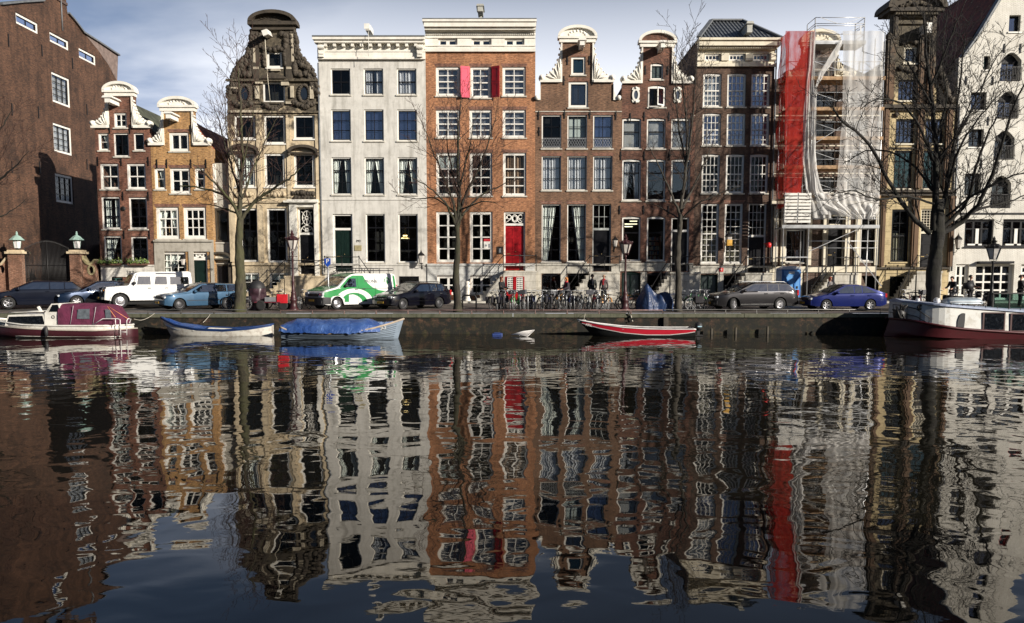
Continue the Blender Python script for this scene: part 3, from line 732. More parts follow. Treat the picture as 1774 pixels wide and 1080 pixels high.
for (xx, yy, w_) in ((526, 261, .98), (424, 259, .95)):      # curved hoods over windows
    c = h.p(xx, yy); q = MB(); arc = [(c[0] - w_ * math.cos(PI * (.08 + .84 * i / 12)), c[1] - .1 + .42 * math.sin(PI * (.08 + .84 * i / 12))) for i in range(13)]
    arc2 = [(x_ * .88 + c[0] * .12, z_ - .16) for x_, z_ in arc]; q.prism(arc + arc2[::-1], h.Y - .34, h.Y - .004); q.box(c[0] - w_, c[0] + w_, h.Y - .2, h.Y - .005, c[1] - .22, c[1] - .12); lump(q, (c[0] - w_ + .08, h.Y - .2, c[1] - .28), .13); lump(q, (c[0] + w_ - .08, h.Y - .2, c[1] - .28), .13)
    h.add(q, 'window_hood', ST_OLD_DARK)
c = h.p(475, 136); q = MB(); q.prism([(c[0] - .78, c[1] - .08), (c[0] + .78, c[1] - .08), (c[0] + .78, c[1] + .02), (c[0], c[1] + .32), (c[0] - .78, c[1] + .02)], h.Y - .3, h.Y - .2); h.add(q, 'window_hood', ST_OLD_DARK)
# tilted hoist beam with its rope
PALE = stone('pale_quoin_stone', (.50, .44, .33), (.08, .06, .04), .6, .5)
for (xa, ya, xb, yb) in ((440, 117, 449, 121), (497, 117, 508, 121), (456, 138, 462, 142), (488, 143, 501, 149), (443, 142, 456, 146), (440, 85, 443, 110), (506, 60, 509, 108), (504, 150, 509, 170), (443, 150, 449, 172), (538, 150, 543, 172), (456, 50, 462, 53), (470, 121, 486, 124), (400, 192, 455, 196), (496, 177, 512, 181), (400, 152, 412, 155)):
    (u0, v0), (u1, v1) = h.p(xa, yb), h.p(xb, ya); m = MB(); m.box(u0, u1, h.Y - .15, h.Y - .004, v0, v1); h.add(m, 'pale_stone_block', PALE)
c = h.p(470, 64); q = MB(); q.obox((c[0] - .1, h.Y - .55, c[1] + .02), (.17, .5, .16), Matrix.Rotation(math.radians(-18), 3, 'Y') @ Matrix.Rotation(math.radians(8), 3, 'X')); o = h.add(q, 'hoist_beam', WHITE)
q = MB(); x_, z_ = h.p(469, 76); q.tube([(x_, h.Y - 1.15, z_ - .1), (x_ + .02, h.Y - .9, h.z(140)), (x_ + .03, h.Y - .5, h.z(180))], .02, 5); h.add(q, 'hoist_rope', CREAM, o)
# white door surround
q = MB(); a0, a1 = h.x(503.5, 420), h.x(553, 420); d0, d1 = h.x(516, 420), h.x(546, 420); zt = h.z(352)
q.box(a0, d0, h.Y - .18, h.Y - .004, h.z(478), zt).box(d1, a1, h.Y - .18, h.Y - .004, h.z(478), zt).box(d0 + .002, d1 - .002, h.Y - .14, h.Y - .004, h.z(359.5), zt); q.box(a0 - .3, a1 + .02, h.Y - .4, h.Y - .003, zt + .002, zt + .12); q.box(a0 - .12, a1 + .01, h.Y - .28, h.Y - .003, zt + .122, zt + .2)
h.add(q, 'door_surround', WHITE_TRIM)
for k in range(3): text('391'[k], 'house_number', IRON, h.o, (h.x(548, 440), h.Y - .19, h.z(432 + k * 4)), .16)
h.stoop(493, 562, 478, 449, 7, ST_OLD)
q = MB(); xx = h.x(555.5); q.tube([(xx, h.Y - .08, h.z(110)), (xx, h.Y - .08, h.z(475))], .055, 7); h.add(q, 'downpipe', LEAD)
# ---------------------------------------------------------------- 4: pale grey stone front, bracketed cornice
h = House('h4', 'wide pale grey stone house with flat white bracketed cornice and black front door', 555, 739)
cols = ((573, 607), (630, 664), (687.5, 721.5))
for k, (a, b) in enumerate(cols):
    h.win((a, 119, b, 164.5), 2, 2, fw=.07, sash=BLACKP, mid=.5, g=(G_DARK, G_MID, G_MID)[k], cur=(None, 'sides', 'full')[k], lint=False, mw=.035)
    h.win((a + .8, 190, b + .8, 244.5), 2, 3, fw=.07, sash=BLACKP, g=G_BLUE, cur='shade', cmat=REFL_BLUE, lint=False, mw=.035)
    h.win((a + 1.7, 273, b + 1.7, 337.5), 2, 3, fw=.07, sash=BLACKP, mid=.34, g=G_DARK, cur='drape', lint=False, mw=.035)
for (a, b) in ((634, 667), (690.5, 724)): h.win((a, 371, b, 455), 2, 4, fw=.07, sash=BLACKP, mid=.27, g=G_DARK, lint=False, mw=.035)
h.win((691, 479, 726, 505), 2, 1, fw=.06, fr=BLACKP, lint=False, sill=None); h.win((634, 479, 668, 505), 2, 1, fw=.06, fr=BLACKP, lint=False, sill=None)
h.door((577, 371, 611, 471), GREENP, 399, fan='sun', double=True, fw=.1)
h.finish([('Lb',), ('Rb',), ('R', 66), ('L', 66)], ST_GREY, 70, None, lint=None)
z1, z0 = h.p(CX, 62.5, .6)[1], h.z(104); m = MB(); Y = h.Y
m.box(h.L - .18, h.R + .02, Y - .62, Y + .5, z1 - .2, z1 - .04); m.box(h.L - .1, h.R + .01, Y - .5, Y - .003, z1 - .36, z1 - .202); m.box(h.L, h.R, Y - .12, Y - .003, z0, z1 - .362); m.box(h.L, h.R, Y - .2, Y - .121, z0, z0 + .13); m.box(h.L, h.R, Y - .16, Y - .1215, z0 + .45, z0 + .55)
n = 12
for i in range(1, n): x = lerp(h.L, h.R, i / n); m.box(x - .09, x + .09, Y - .42, Y - .121, z1 - .56, z1 - .362)
for x in (h.L + .28, h.R - .32):
    m.prism([(x - .17, z0 + .1), (x + .17, z0 + .1), (x + .2, z1 - .365), (x - .2, z1 - .365)], Y - .34, Y - .205)
    m.lathe([(.13, -.2), (.16, 0), (.13, .2)], (x, Y - .34, z1 - .6), 10, axis='X'); m.lathe([(.08, -.16), (.1, 0), (.08, .16)], (x, Y - .3, z0 + .3), 10, axis='X')
h.add(m, 'cornice', WHITE_TRIM)
m = MB(); m.box(h.L - .2, h.R + .02, Y - .66, Y + 10.9, z1 - .038, z1 + .03); h.add(m, 'roof', LEAD)
m = MB(); x, z = h.p(642, 57); m.box(x - .16, x + .16, Y - .9, Y + .1, z - .12, z + .2); m.box(x - .23, x + .1, Y - .95, Y - .905, z - .05, z + .27); o = h.add(m, 'hoist_beam', WHITE)
m = MB(); m.tube([(x, Y - .8, z - .1), (x, Y - .8, h.z(104))], .015, 5); h.add(m, 'hoist_rope', WHITE, o)
m = MB(); zb_ = h.z(457); m.box(h.L, h.R, Y - .05, Y - .003, zb_ - .12, zb_); m.box(h.L, h.R, Y - .04, Y - .003, h.z(345) - .08, h.z(345)); h.add(m, 'string_course', ST_GREY)
c = h.p(620.5, 430); m = MB(); m.box(c[0] - .22, c[0] + .22, Y - .04, Y - .003, c[1] - .17, c[1] + .17); o = h.add(m, 'wall_plaque', plain('old_brass_plate', (.42, .36, .2), .5, .3))
text('393', 'house_number', IRON, h.o, (h.x(621, 418), Y - .02, h.z(418)), .2)
h.stoop(562.3, 622, 472, 657, 6, ST_BASE)
# the lit chandelier seen through the right-hand window
c = h.p(699, 411); m = MB(); yy = Y + .8
LAMPM = NT('warm_bulbs'); LAMPM.base((1, .8, .4)); LAMPM.b.inputs['Emission Color'].default_value = (1, .72, .32, 1); LAMPM.b.inputs['Emission Strength'].default_value = 2.2
for k in range(10):
    an = 2 * PI * k / 10; m.lathe([(0, -.05), (.045, 0), (0, .06)], (c[0] + .22 * math.cos(an), yy + .15 * math.sin(an), c[1] - .05), 6); m.lathe([(0, -.05), (.035, 0), (0, .06)], (c[0] + .12 * math.cos(an + .3), yy + .1 * math.sin(an), c[1] + .12), 6)
ch = thing('chandelier', 'glowing yellow chandelier hanging behind the ground-floor window of the pale grey house', 'chandelier', (c[0], yy, c[1]))
m.build('bulb_cluster', LAMPM.m, ch)
m = MB(); m.tube([(c[0], yy, c[1] + .1), (c[0], yy, c[1] + .9)], .012, 5)
m.lathe([(.22, -.07), (.24, -.1), (.05, -.14), (.03, .1)], (c[0], yy, c[1]), 12); m.build('brass_stem', BRASS, ch)

# ---------------------------------------------------------------- 5: orange brick, white cornice with small windows
h = House('h5', 'orange brick house with white cornice, red shutters and red double front door', 739, 927)
Y = h.Y
for (a, b) in ((759, 792.5), (817, 851.5), (874.5, 908.5)): h.win((a, 67.5, b, 81.5), 2, 1, fw=.09, mw=.12, g=G_GREY, sill=WHITE, lint=False, rec=.1)
for k, (a, b) in enumerate(((755, 796.5), (813, 852), (870.5, 911))):
    h.win((a + (2 if k == 1 else 0), 116, b - (2 if k == 1 else 0), 166.5 if k != 1 else 170), 2, 4, fw=.12, mw=.05, mid=.5, g=G_MID, cur='shade', cmat=SH_GREY, sill=ST_BASE)
    h.win((a + .3, 190.5, b + .3, 239), 2, 4, fw=.12, mw=.05, mid=.5, g=G_MID, cur='shade', cmat=SH_GREY)
    h.win((a + .8, 265, b + .8, 339.5), 2, 4, fw=.12, mw=.06, mid=.36, g=G_DARK, cur=('top', None, 'full')[k], cmat=None if k != 2 else plain('brown_curtain', (.22, .13, .08), .9))
for (a, b) in ((756, 796.5), (814, 853.5)):
    h.win((a, 367, b, 455), 2, 4, fw=.14, mw=.07, g=G_DARK, sill=None); h.win((a + 1, 478, b, 511), 2, 2, fw=.12, mw=.08, g=G_DARK, sill=None, lint=False)
h.door((873, 367, 910, 468.5), REDP, 391, fan='scroll', double=True, fw=.1)
h.door((876, 478.5, 908, 519), REDP, None, double=True, fw=.05, frame=BLACKP, rec=.25)
z0 = h.z(89)
h.finish([('Lb',), ('Rb',), ('R', 40), ('L', 40)], BRICK_OR, 42, None)
m = MB(); zt = h.p(CX, 33.5, .7)[1]
m.box(h.L - .1, h.R + .05, Y - .75, Y + .5, zt - .14, zt).box(h.L - .02, h.R + .02, Y - .66, Y - .002, zt - .42, zt - .142).box(h.L + .0, h.R - .0, Y - .5, Y - .002, zt - .56, zt - .422)
m.box(h.L, h.R, Y - .3, Y - .002, zt - .62, zt - .562); m.box(h.L, h.R, Y - .12, Y - .002, zt - .95, zt - .622)
nd = 56
for i in range(nd): x = lerp(h.L, h.R, (i + .5) / nd); m.box(x - .035, x + .035, Y - .2, Y - .121, zt - .78, zt - .64)
zw1, zw0 = h.z(67.5) + .002, h.z(81.5) - .09
m.box(h.L, h.R, Y - .06, Y - .002, zw1, zt - .952)
xs = [h.L] + [v for (a, b) in ((759, 792.5), (817, 851.5), (874.5, 908.5)) for v in (h.rect((a, 67.5, b, 81.5))[0], h.rect((a, 67.5, b, 81.5))[1])] + [h.R]
for i in range(0, 8, 2): m.box(xs[i] + (.002 if i else 0), xs[i + 1] - (.002 if i < 6 else 0), Y - .06, Y - .002, zw0, zw1 - .003)
m.box(h.L, h.R, Y - .06, Y - .002, z0 + .12, zw0 - .003); m.box(h.L, h.R, Y - .12, Y - .0615, z0 + .28, z0 + .36); m.box(h.L, h.R, Y - .16, Y - .002, z0 - .06, z0 + .118)
h.add(m, 'cornice', WHITE_TRIM)
m = MB(); m.box(h.L - .1, h.R + .05, Y - .77, Y + 10.8, zt + .001, zt + .05); h.add(m, 'roof', LEAD)
m = MB(); x, z = h.p(833, 26); m.box(x - .16, x + .16, Y - 1.0, Y + .2, z - .1, z + .2); m.prism([(x - .24, z + .2), (x + .24, z + .2), (x + .19, z + .32), (x - .19, z + .32)], Y - 1.05, Y + .2); m.box(x - .07, x + .07, Y - .2, Y - .1, zt + .05, z - .1); h.add(m, 'hoist_beam', plain('grey_painted_wood', (.42, .42, .38), .6))
# open shutters beside the middle window
for sg, xa, name, mt, lab in ((-1, 813.5, 'shutter', plain('pink_red_shutter_paint', (.62, .028, .085), .5, var=.15), 'bright pinkish-red left shutter'), (1, 851.5, 'shutter', REDP, 'dark red right shutter')):
    xx = h.x(xa, 140); za, zb_ = h.z(170), h.z(116); w_ = .58; ang = math.radians(18 if sg < 0 else 28)
    M = Matrix.Translation((xx, Y - .05, 0)) @ Matrix.Rotation(ang * sg * (1), 4, 'Z'); m = MB()
    x0, x1 = (0, w_) if sg > 0 else (-w_, 0)
    m.box(x0, x1, -.045, 0, za, zb_)
    for (u, v) in ((.05, .46), (.52, .95)):
        a_, b_ = lerp(za, zb_, u), lerp(za, zb_, v); m.box(x0 + .07, x1 - .07, -.06, -.046, a_, a_ + .05).box(x0 + .07, x1 - .07, -.06, -.046, b_ - .05, b_).box(x0 + .07, x0 + .12, -.06, -.046, a_ + .05, b_ - .05).box(x1 - .12, x1 - .07, -.06, -.046, a_ + .05, b_ - .05)
    M = Matrix.Translation((xx, Y - .02, 0)) @ Matrix.Rotation(-ang if sg > 0 else ang, 4, 'Z')
    m.xform(M); h.add(m, name, mt, label=lab)
m = MB(); zb_ = h.z(457)
segs = [(h.L, h.x(757.5, 490)), (h.x(796, 490), h.x(815, 490)), (h.x(853, 490), h.x(876, 490)), (h.x(908, 490), h.R)]
m.box(h.L, h.R, Y - .14, Y - .003, zb_ - .14, zb_); 
for (a, b) in segs: m.box(a + (0 if a == h.L else .004), b - (0 if b == h.R else .004), Y - .07, Y - .003, 1.1, h.z(477.5))
m.box(h.L, h.x(873, 460) - .003, Y - .07, Y - .003, h.z(477.5) + .002, zb_ - .141); m.box(h.x(910, 460) + .003, h.R, Y - .07, Y - .003, h.z(477.5) + .002, zb_ - .141)
h.add(m, 'plinth', stone('cool_plinth_stone', (.58, .58, .55), (.3, .28, .24), .3, .4, joint=(1.0, .42)))
h.stoop(872, 929, 469.5, 826, 8, ST_BASE)
m = MB()      # openwork white grilles on the basement door, seen under the stoop
gx0, gx1, gz0, gz1 = h.x(878, 495), h.x(890, 495), h.z(505), h.z(481)
for (a, b) in ((879.5, 889.5), (895, 905)):
    x0, x1 = h.x(a, 495), h.x(b, 495)
    for i in range(5):
        xx = lerp(x0, x1, i / 4); m.box(xx - .014, xx + .014, Y - 1.24, Y - 1.2, gz0, gz1)
    for j in range(8):
        zz = lerp(gz0, gz1, j / 7); m.box(x0, x1, Y - 1.235, Y - 1.205, zz - .009, zz + .009)
        for i in range(4):
            if j < 7: m.tube([(lerp(x0, x1, (i + .5) / 4) + .05 * math.cos(t * PI / 3), Y - 1.22, lerp(gz0, gz1, (j + .5) / 7) + .05 * math.sin(t * PI / 3)) for t in range(7)], .011, 4, cap=False)
h.add(m, 'door_grille', WHITE)
m = MB(); m.box(h.x(876, 500), h.x(908, 500), Y - 1.19, Y - 1.182, h.z(519), h.z(479.5))
q = MB(); q.box(h.x(878, 495), h.x(906, 495), Y - 1.199, Y - 1.192, h.z(506), h.z(480.5)); h.add(q, 'dark_panel', BLACKP)
for a in (891.7,): m.box(h.x(a - 2.6, 495), h.x(a + 2.6, 495), Y - 1.26, Y - 1.197, h.z(519), h.z(479.5))
m.box(h.x(878, 515), h.x(906, 515), Y - 1.25, Y - 1.197, h.z(519), h.z(507)); h.add(m, 'basement_door', REDP)
c = h.p(866.5, 434); m = MB(); m.box(c[0] - .2, c[0] + .2, Y - .04, Y - .003, c[1] - .24, c[1] + .24); o = h.add(m, 'wall_plaque', plain('dark_bronze', (.04, .03, .025), .5, .4))
m = MB(); m.box(c[0] - .08, c[0] + .05, Y - .05, Y - .041, c[1] - .14, c[1] + .12); h.add(m, 'plaque_relief', STEEL, o)
c = h.rect((838, 414, 851, 431)); m = MB(); m.box(c[0], c[1], Y + .1, Y + .108, c[2], c[3]); po = thing('window_poster', 'small white and red sale notice stuck inside the ground-floor window of the orange house', 'poster', ((c[0] + c[1]) / 2, Y + .1, c[2])); m.build('paper', WHITE, po)
m = MB(); m.box(c[0], c[1], Y + .09, Y + .098, c[3] - .16, c[3]); m.build('red_heading', plain('print_red', (.5, .02, .03), .6), po)
m = MB(); m.lathe([(0, 0), (.07, .0)], (lerp(c[0], c[1], .3), Y + .094, lerp(c[2], c[3], .32)), 10, axis='Y'); m.box(lerp(c[0], c[1], .6), lerp(c[0], c[1], .85), Y + .092, Y + .097, lerp(c[2], c[3], .1), lerp(c[2], c[3], .5)); m.build('grey_drawing', STEEL, po)

# ---------------------------------------------------------------- 6: brown neck gable
h = House('h6', 'brown brick neck-gabled house with tall white scrolls, bowed white top and lattice window guards', 927, 1076)
Y = h.Y
h.win((989.5, 98.5, 1014.5, 130), 1, 1, fw=.13, g=G_TEAL, sash=BLACKP); h.win((985, 141.5, 1019, 186.5), 2, 1, fw=.15, sash=BLACKP, g=G_MID)
for k, (a, b) in enumerate(((938.5, 972.5), (983, 1017), (1027.5, 1061.5))):
    h.win((a, 199.5, b, 257.5), 2, 3, fw=.07, sash=BLACKP, g=(G_DARK, G_DARK, G_BLUE)[k], cur=(None, 'blind', 'shade')[k], cmat=(None, None, REFL_BLUE)[k], mw=.035)
    h.win((a, 270.5, b - .5, 330), 2, 3, fw=.06, sash=BLACKP, g=G_MID, cur='full', mw=.04)
for a, b, c in ((938.5, 971.5, 'left'), (982.5, 1015, 'right')): h.win((a, 354, b, 454), 2, 5, fw=.06, sash=BLACKP, g=G_DARK, cur=c, mw=.035)
h.door((1026.5, 354, 1058.5, 470), BLACKP, 399, frame=plain('grey_frame_paint', (.4, .42, .4), .5), fan=(3, 2), fw=.07)
h.win((938.5, 476, 970.5, 513), 2, 1, fw=.05, fr=BLACKP, rise=.08, sill=None, g=G_MID); h.win((983, 476, 1020, 513), 2, 1, fw=.05, fr=BLACKP, rise=.08, sill=None)
h.finish([('Lb',), ('Rb',), ('R', 174), (1062.5, 174), (1062.5, 142), (1028.5, 142), (1028.5, 68), (971.5, 68), (971.5, 142), (936.5, 142), (936.5, 174), ('L', 174)], BRICK_BR, 176, 90, TILE_DARK)
h.neck(971.5, 1028.5, 68, 45, 143, 937, 1062)
for xa, xb, sg in ((936.5, 929, -1), (1062.5, 1073, 1)):
    m = MB()
    x0, x1 = h.x(xa, 160), h.x(xb, 170); za, zb_ = h.z(174), h.z(146); k = 6
    m.prism([(x1, za), (x1, za + .12)] + [(x0 + (x1 - x0) * (1 - math.sin(PI / 2 * i / k)), za + .12 + (zb_ - za - .12) * (1 - math.cos(PI / 2 * i / k))) for i in range(1, k + 1)] + [(x0, za)], Y - .1, Y + .3)
    m.lathe([(0, -.2), (.14, -.18), (.17, .2)], (x1 + sg * -.04, Y, za + .14), 10, axis='Y')
    h.add(m, 'lower_scroll', WHITE_TRIM)
h.hoist(1006, 83, w=.28); 
m = MB(); m.prism([(h.x(1001), h.z(82)), (h.x(1011), h.z(82)), (h.x(1009), h.z(77)), (h.x(1013), h.z(70)), (h.x(999), h.z(70)), (h.x(1003), h.z(77))], Y - .1, Y - .003); h.add(m, 'hoist_bracket', WHITE)
for p in ((983, 105), (1021, 105), (977, 140), (1026, 140), (933, 200), (978, 198), (1022, 198), (1067, 200), (934, 228)): h.anchor(*p)
m = MB(); zz = h.z(193)
m.box(h.L, h.R, Y - .05, Y - .004, zz - .05, zz); m.box(h.L, h.R, Y - .12, Y - .004, h.z(457) - .12, h.z(457)); h.add(m, 'string_course', ST_BASE)
segs = [(h.L, h.x(938, 490)), (h.x(971, 490), h.x(982.5, 490)), (h.x(1020.5, 490), h.R)]; m = MB()
for (a, b) in segs: m.box(a + (0 if a == h.L else .006), b - (0 if b == h.R else .006), Y - .06, Y - .004, 1.1, h.z(474))
m.box(h.L, h.x(1026, 460) - .004, Y - .06, Y - .004, h.z(474) + .003, h.z(457) - .122); m.box(h.x(1059, 460) + .004, h.R, Y - .06, Y - .004, h.z(474) + .003, h.z(457) - .122); h.add(m, 'plinth', ST_BASE)
for k, (a, b) in enumerate(((938.5, 972.5), (983, 1017), (1027.5, 1061.5))):      # iron lattice guards
    x0, x1 = h.x(a + 1.5, 250), h.x(b - 1.5, 250); z0, z1 = h.z(255), h.z(240); m = MB(); n = 7; yy = Y - .03
    m.box(x0, x1, yy - .01, yy + .01, z1 - .012, z1 + .012).box(x0, x1, yy - .01, yy + .01, z0 - .012, z0 + .012)
    for i in range(n):
        u, v = lerp(x0, x1, i / n), lerp(x0, x1, (i + 1) / n); zm = (z0 + z1) / 2
        for (p, q_) in ((z0, zm), (zm, z1)): m.bar((u, yy, p), (v, yy, q_), .016); m.bar((u, yy, q_), (v, yy, p), .016)
    h.add(m, 'window_guard', STEEL)
h.stoop(1022, 1073, 471, 983, 7, ST_BASE)
m = MB(); xx = h.x(935, 400); 

# ---------------------------------------------------------------- 7: dark red-brown neck gable
h = House('h7', 'dark red-brown brick neck-gabled house with oval white windows and open attic shutter', 1076, 1203.5)
Y = h.Y
h.win((1127, 111.5, 1149, 138), 2, 1, fr=WHITE, fw=.09, sash=GREENP, g=darkglass('green_shutter_glass', (.02, .04, .035), .4), rise=.07); h.win((1122.5, 150.5, 1153.5, 186), 2, 1, fw=.1, g=G_DARK, sash=BLACKP, rise=.1)
m = MB(); c = h.rect((1138, 153, 1150, 184)); M = Matrix.Translation((c[1], Y - .02, 0)) @ Matrix.Rotation(math.radians(38), 4, 'Z')
for (u0, u1, v0, v1) in ((-.62, 0, 0, .07), (-.62, 0, .93, 1), (-.62, -.55, .07, .93), (-.07, 0, .07, .93)): m.box(u0, u1, -.04, 0, lerp(c[2], c[3], v0), lerp(c[2], c[3], v1))
m.xform(M); o = h.add(m, 'open_casement', WHITE); m = MB(); m.box(-.55, -.07, -.022, -.018, lerp(c[2], c[3], .07), lerp(c[2], c[3], .93)); m.xform(M); h.add(m, 'pane', G_GREY, o)
for k, (a, b) in enumerate(((1078, 1110.5), (1120.5, 1153), (1163, 1196))):
    h.win((a, 206.5, b, 258), 1, 2, fw=.09, mid=.42, sash=BLACKP, g=G_GREY, cur='shade', rise=.07, sw=.035); h.win((a - .3, 277.5, b - .3, 348), 1, 2, fw=.09, mid=.3, sash=BLACKP, g=(G_MID, G_MID, G_MID)[k], rise=.07, cur=('drape', None, None)[k], sw=.035)
for a, b in ((1077.5, 1109.5), (1120.5, 1152)): h.win((a, 377, b, 452.5), 1, 2, fw=.09, mid=.34, sash=BLACKP, g=G_DARK, rise=.08, sw=.03)
h.door((1162.5, 377, 1193.5, 470), BLACKP, 402, fw=.09)
h.win((1077, 473.5, 1109, 515), 2, 1, fr=GREENP, fw=.06, rise=.1, sill=None, g=darkglass('dark_green_shutter', (.012, .022, .02), .35)); h.win((1121, 475, 1152, 515), 1, 1, fr=BLACKP, fw=.06, rise=.1, sill=None)
h.finish([('Lb',), ('Rb',), ('R', 146), (1166.5, 146), (1166, 77), (1111, 77), (1111, 146), ('L', 146)], BRICK_DK, 150, 98, TILE_DARK)
h.neck(1111, 1166, 76, 54, 145, 1078.5, 1198, tymp=BRICK_DK, mat=WHITE_TRIM)
h.hoist(1142, 88, w=.26, length=1.3)
for cx_ in (1101.5, 1174):
    c = h.p(cx_, 165); n = 18; m = MB(); el = lambda rx, rz: [(c[0] + rx * math.cos(2 * PI * i / n), c[1] + rz * math.sin(2 * PI * i / n)) for i in range(n)]
    m.prism(el(.24, .42), Y - .08, Y - .003, [el(.13, .27)[::-1]])
    for sz in (-1, 1): m.prism([(c[0] - .26, c[1] + sz * .3), (c[0] + .26, c[1] + sz * .3), (c[0] + .2, c[1] + sz * .46), (c[0] - .2, c[1] + sz * .46)], Y - .06, Y - .004); m.lathe([(0, -.1), (.08, -.06), (.1, 0)], (c[0], Y - .05, c[1] + sz * .42), 8, axis='Y')
    o = h.add(m, 'oval_window', WHITE_TRIM); m = MB(); m.prism(el(.128, .268), Y - .03, Y - .004); h.add(m, 'pane', darkglass('oval_grey_glass', (.06, .07, .09), .1), o)
for p in ((1092, 204), (1116, 202), (1159, 202), (1198, 204), (1116, 270), (1160, 270), (1075.5, 270), (1073.5, 364), (1115, 364), (1158, 364), (1118, 122), (1157, 122)): h.anchor(*p)
m = MB(); m.box(h.L, h.R, Y - .1, Y - .004, h.z(456) - .12, h.z(456)); h.add(m, 'string_course', ST_BASE)
segs = [(h.x(1109.5, 490), h.x(1120.5, 490)), (h.x(1152.5, 490), h.R)]; m = MB()
for (a, b) in segs: m.box(a + .006, b - (0 if b == h.R else .006), Y - .06, Y - .004, 1.1, h.z(471.5))
m.box(h.L, h.x(1162, 460) - .004, Y - .06, Y - .004, h.z(470) , h.z(456) - .122); m.box(h.x(1194, 460) + .004, h.R, Y - .06, Y - .004, h.z(471.5) + .003, h.z(456) - .122); h.add(m, 'plinth', ST_BASE)
h.stoop(1162, 1213, 471.5, 1128, 7, ST_BASE)
m = MB(); zz = h.rect((1080, 380, 1107, 395)); yy = Y + .5      # lit tubes inside the shop
for (a, b, z) in ((1093, 1106, 382.5), (1084, 1106, 387.5), (1080, 1098, 392)): m.box(h.x(a, 388), h.x(b, 388), yy, yy + .05, h.z(z) - .03, h.z(z) + .03)
TUBE = NT('fluorescent_tube'); TUBE.base((1, .95, .7)); TUBE.b.inputs['Emission Color'].default_value = (1, .9, .6, 1); TUBE.b.inputs['Emission Strength'].default_value = 1.3
tl = thing('ceiling_light', 'lit strip lights behind the first ground-floor window of the dark red-brown house', 'light', (h.x(1094), yy, h.z(392))); m.build('light_tubes', TUBE.m, tl)
m = MB(); c = h.rect((1124, 408, 1149, 450))         # shelf shapes standing in for a house opposite, reflected in the middle window
for j in range(5): zz = lerp(c[2], c[3], j / 5) ; m.box(c[0], c[1], Y + .9, Y + 1.15, zz, zz + .03)
m.box(c[0], c[0] + .04, Y + .9, Y + 1.15, c[2], c[3]).box(c[1] - .04, c[1], Y + .9, Y + 1.15, c[2], c[3])
bs = thing('reflection_standin', 'brown shapes inside the middle ground-floor window, standing in for a reflected house opposite', 'reflection_standin', ((c[0] + c[1]) / 2, Y + 1, c[2])); m.build('reflected_bars', plain('reflected_brown', (.35, .14, .06), .6), bs)
m = MB(); r2 = random.Random(3)
for j in range(5):
    zz = lerp(c[2], c[3], j / 5) + .032; x = c[0] + .06
    while x < c[1] - .12:
        w_ = r2.uniform(.03, .07); m.box(x, x + w_ - .006, Y + .93, Y + 1.1, zz, zz + r2.uniform(.16, .24), r2.randrange(3)); x += w_
m.build('reflected_blocks', [plain('reflected_block_a', (.3, .1, .05), .7), plain('reflected_block_b', (.4, .33, .22), .7), plain('reflected_block_c', (.08, .1, .14), .7)], bs)

# ---------------------------------------------------------------- 8: dark brown house with cornice and hipped tile roof
h = House('h8', 'tall dark brown brick house with many-paned white windows, cream cornice and grey tiled hipped roof', 1203.5, 1337)
Y = h.Y
for a, b in ((1220, 1249), (1262, 1291), (1303.5, 1332)): h.win((a, 93.5, b, 106), 4, 1, fw=.08, mw=.04, g=G_MID, lint=False, sill=None, rec=.1)
for k, (a, b) in enumerate(((1218, 1250), (1260, 1292), (1301.5, 1333.5))):
    g1 = G_BLUE if k else G_MID
    h.win((a, 128.5, b, 185.5), 4, 5, fw=.08, mw=.04, mid=.5, g=g1, cur='shade', cmat=BLIND if k == 0 else REFL_PALE, rise=.05); h.win((a - 1, 197.5, b - 1, 252.5), 4, 5, fw=.08, mw=.04, mid=.5, g=G_BLUE, rise=.05, cur='half' if k == 0 else 'shade', cmat=None if k == 0 else REFL_PALE)
    h.win((a - 2.5, 268.5, b - 3, 335), 4, 5, fw=.08, mw=.04, mid=.5, g=G_DARK, rise=.05)
for k, (a, b) in enumerate(((1214, 1245), (1255, 1286))): h.win((a, 353, b, 457), 3 + (k == 0) * 0, 9, fw=.09, mw=.04, mid=.5, g=G_DARK, cur='half', sill=ST_BASE, cmat=plain('beige_curtain', (.3, .26, .19), .9))
h.door((1296, 353, 1327, 471), BLACKP, 411, frame=WHITE, fan=(4, 4), fw=.08)
h.win((1213, 476, 1243, 518), 2, 1, fr=GREENP, fw=.05, sill=None, g=darkglass('green_board', (.012, .025, .022), .35)); h.win((1253, 478, 1282, 518), 2, 1, fr=BLACKP, fw=.05, sill=None)
h.finish([('Lb',), ('Rb',), ('R', 70), ('L', 70)], BRICK_D2, 72, None)
zt = h.p(CX, 66.5, .6)[1]; m = MB(); L, R = h.L, h.R
m.box(L - .05, R + .25, Y - .7, Y + .3, zt - .12, zt + .02).box(L, R + .15, Y - .58, Y - .003, zt - .42, zt - .122).box(L, R + .02, Y - .35, Y - .003, zt - .56, zt - .422)
nd = 44
for i in range(nd): x = lerp(L, R, (i + .5) / nd); m.box(x - .03, x + .03, Y - .42, Y - .351, zt - .54, zt - .43)
zw1, zw0 = h.z(93.5) + .002, h.z(106) - .004
m.box(L, R, Y - .06, Y - .003, zw1, zt - .562)
rs = [h.rect((a, 93.5, b, 106)) for a, b in ((1220, 1249), (1262, 1291), (1303.5, 1332))]; xs = [L] + [v for r in rs for v in r[:2]] + [R]
for i in range(0, 8, 2): m.box(xs[i] + (.003 if i else 0), xs[i + 1] - (.003 if i < 6 else 0), Y - .16, Y - .003, zw0, zw1 - .003)
m.box(L, R, Y - .06, Y - .003, h.z(115) + .13, zw0 - .003).box(L, R + .02, Y - .18, Y - .003, h.z(115) - .05, h.z(115) + .128)
h.add(m, 'cornice', CREAM)
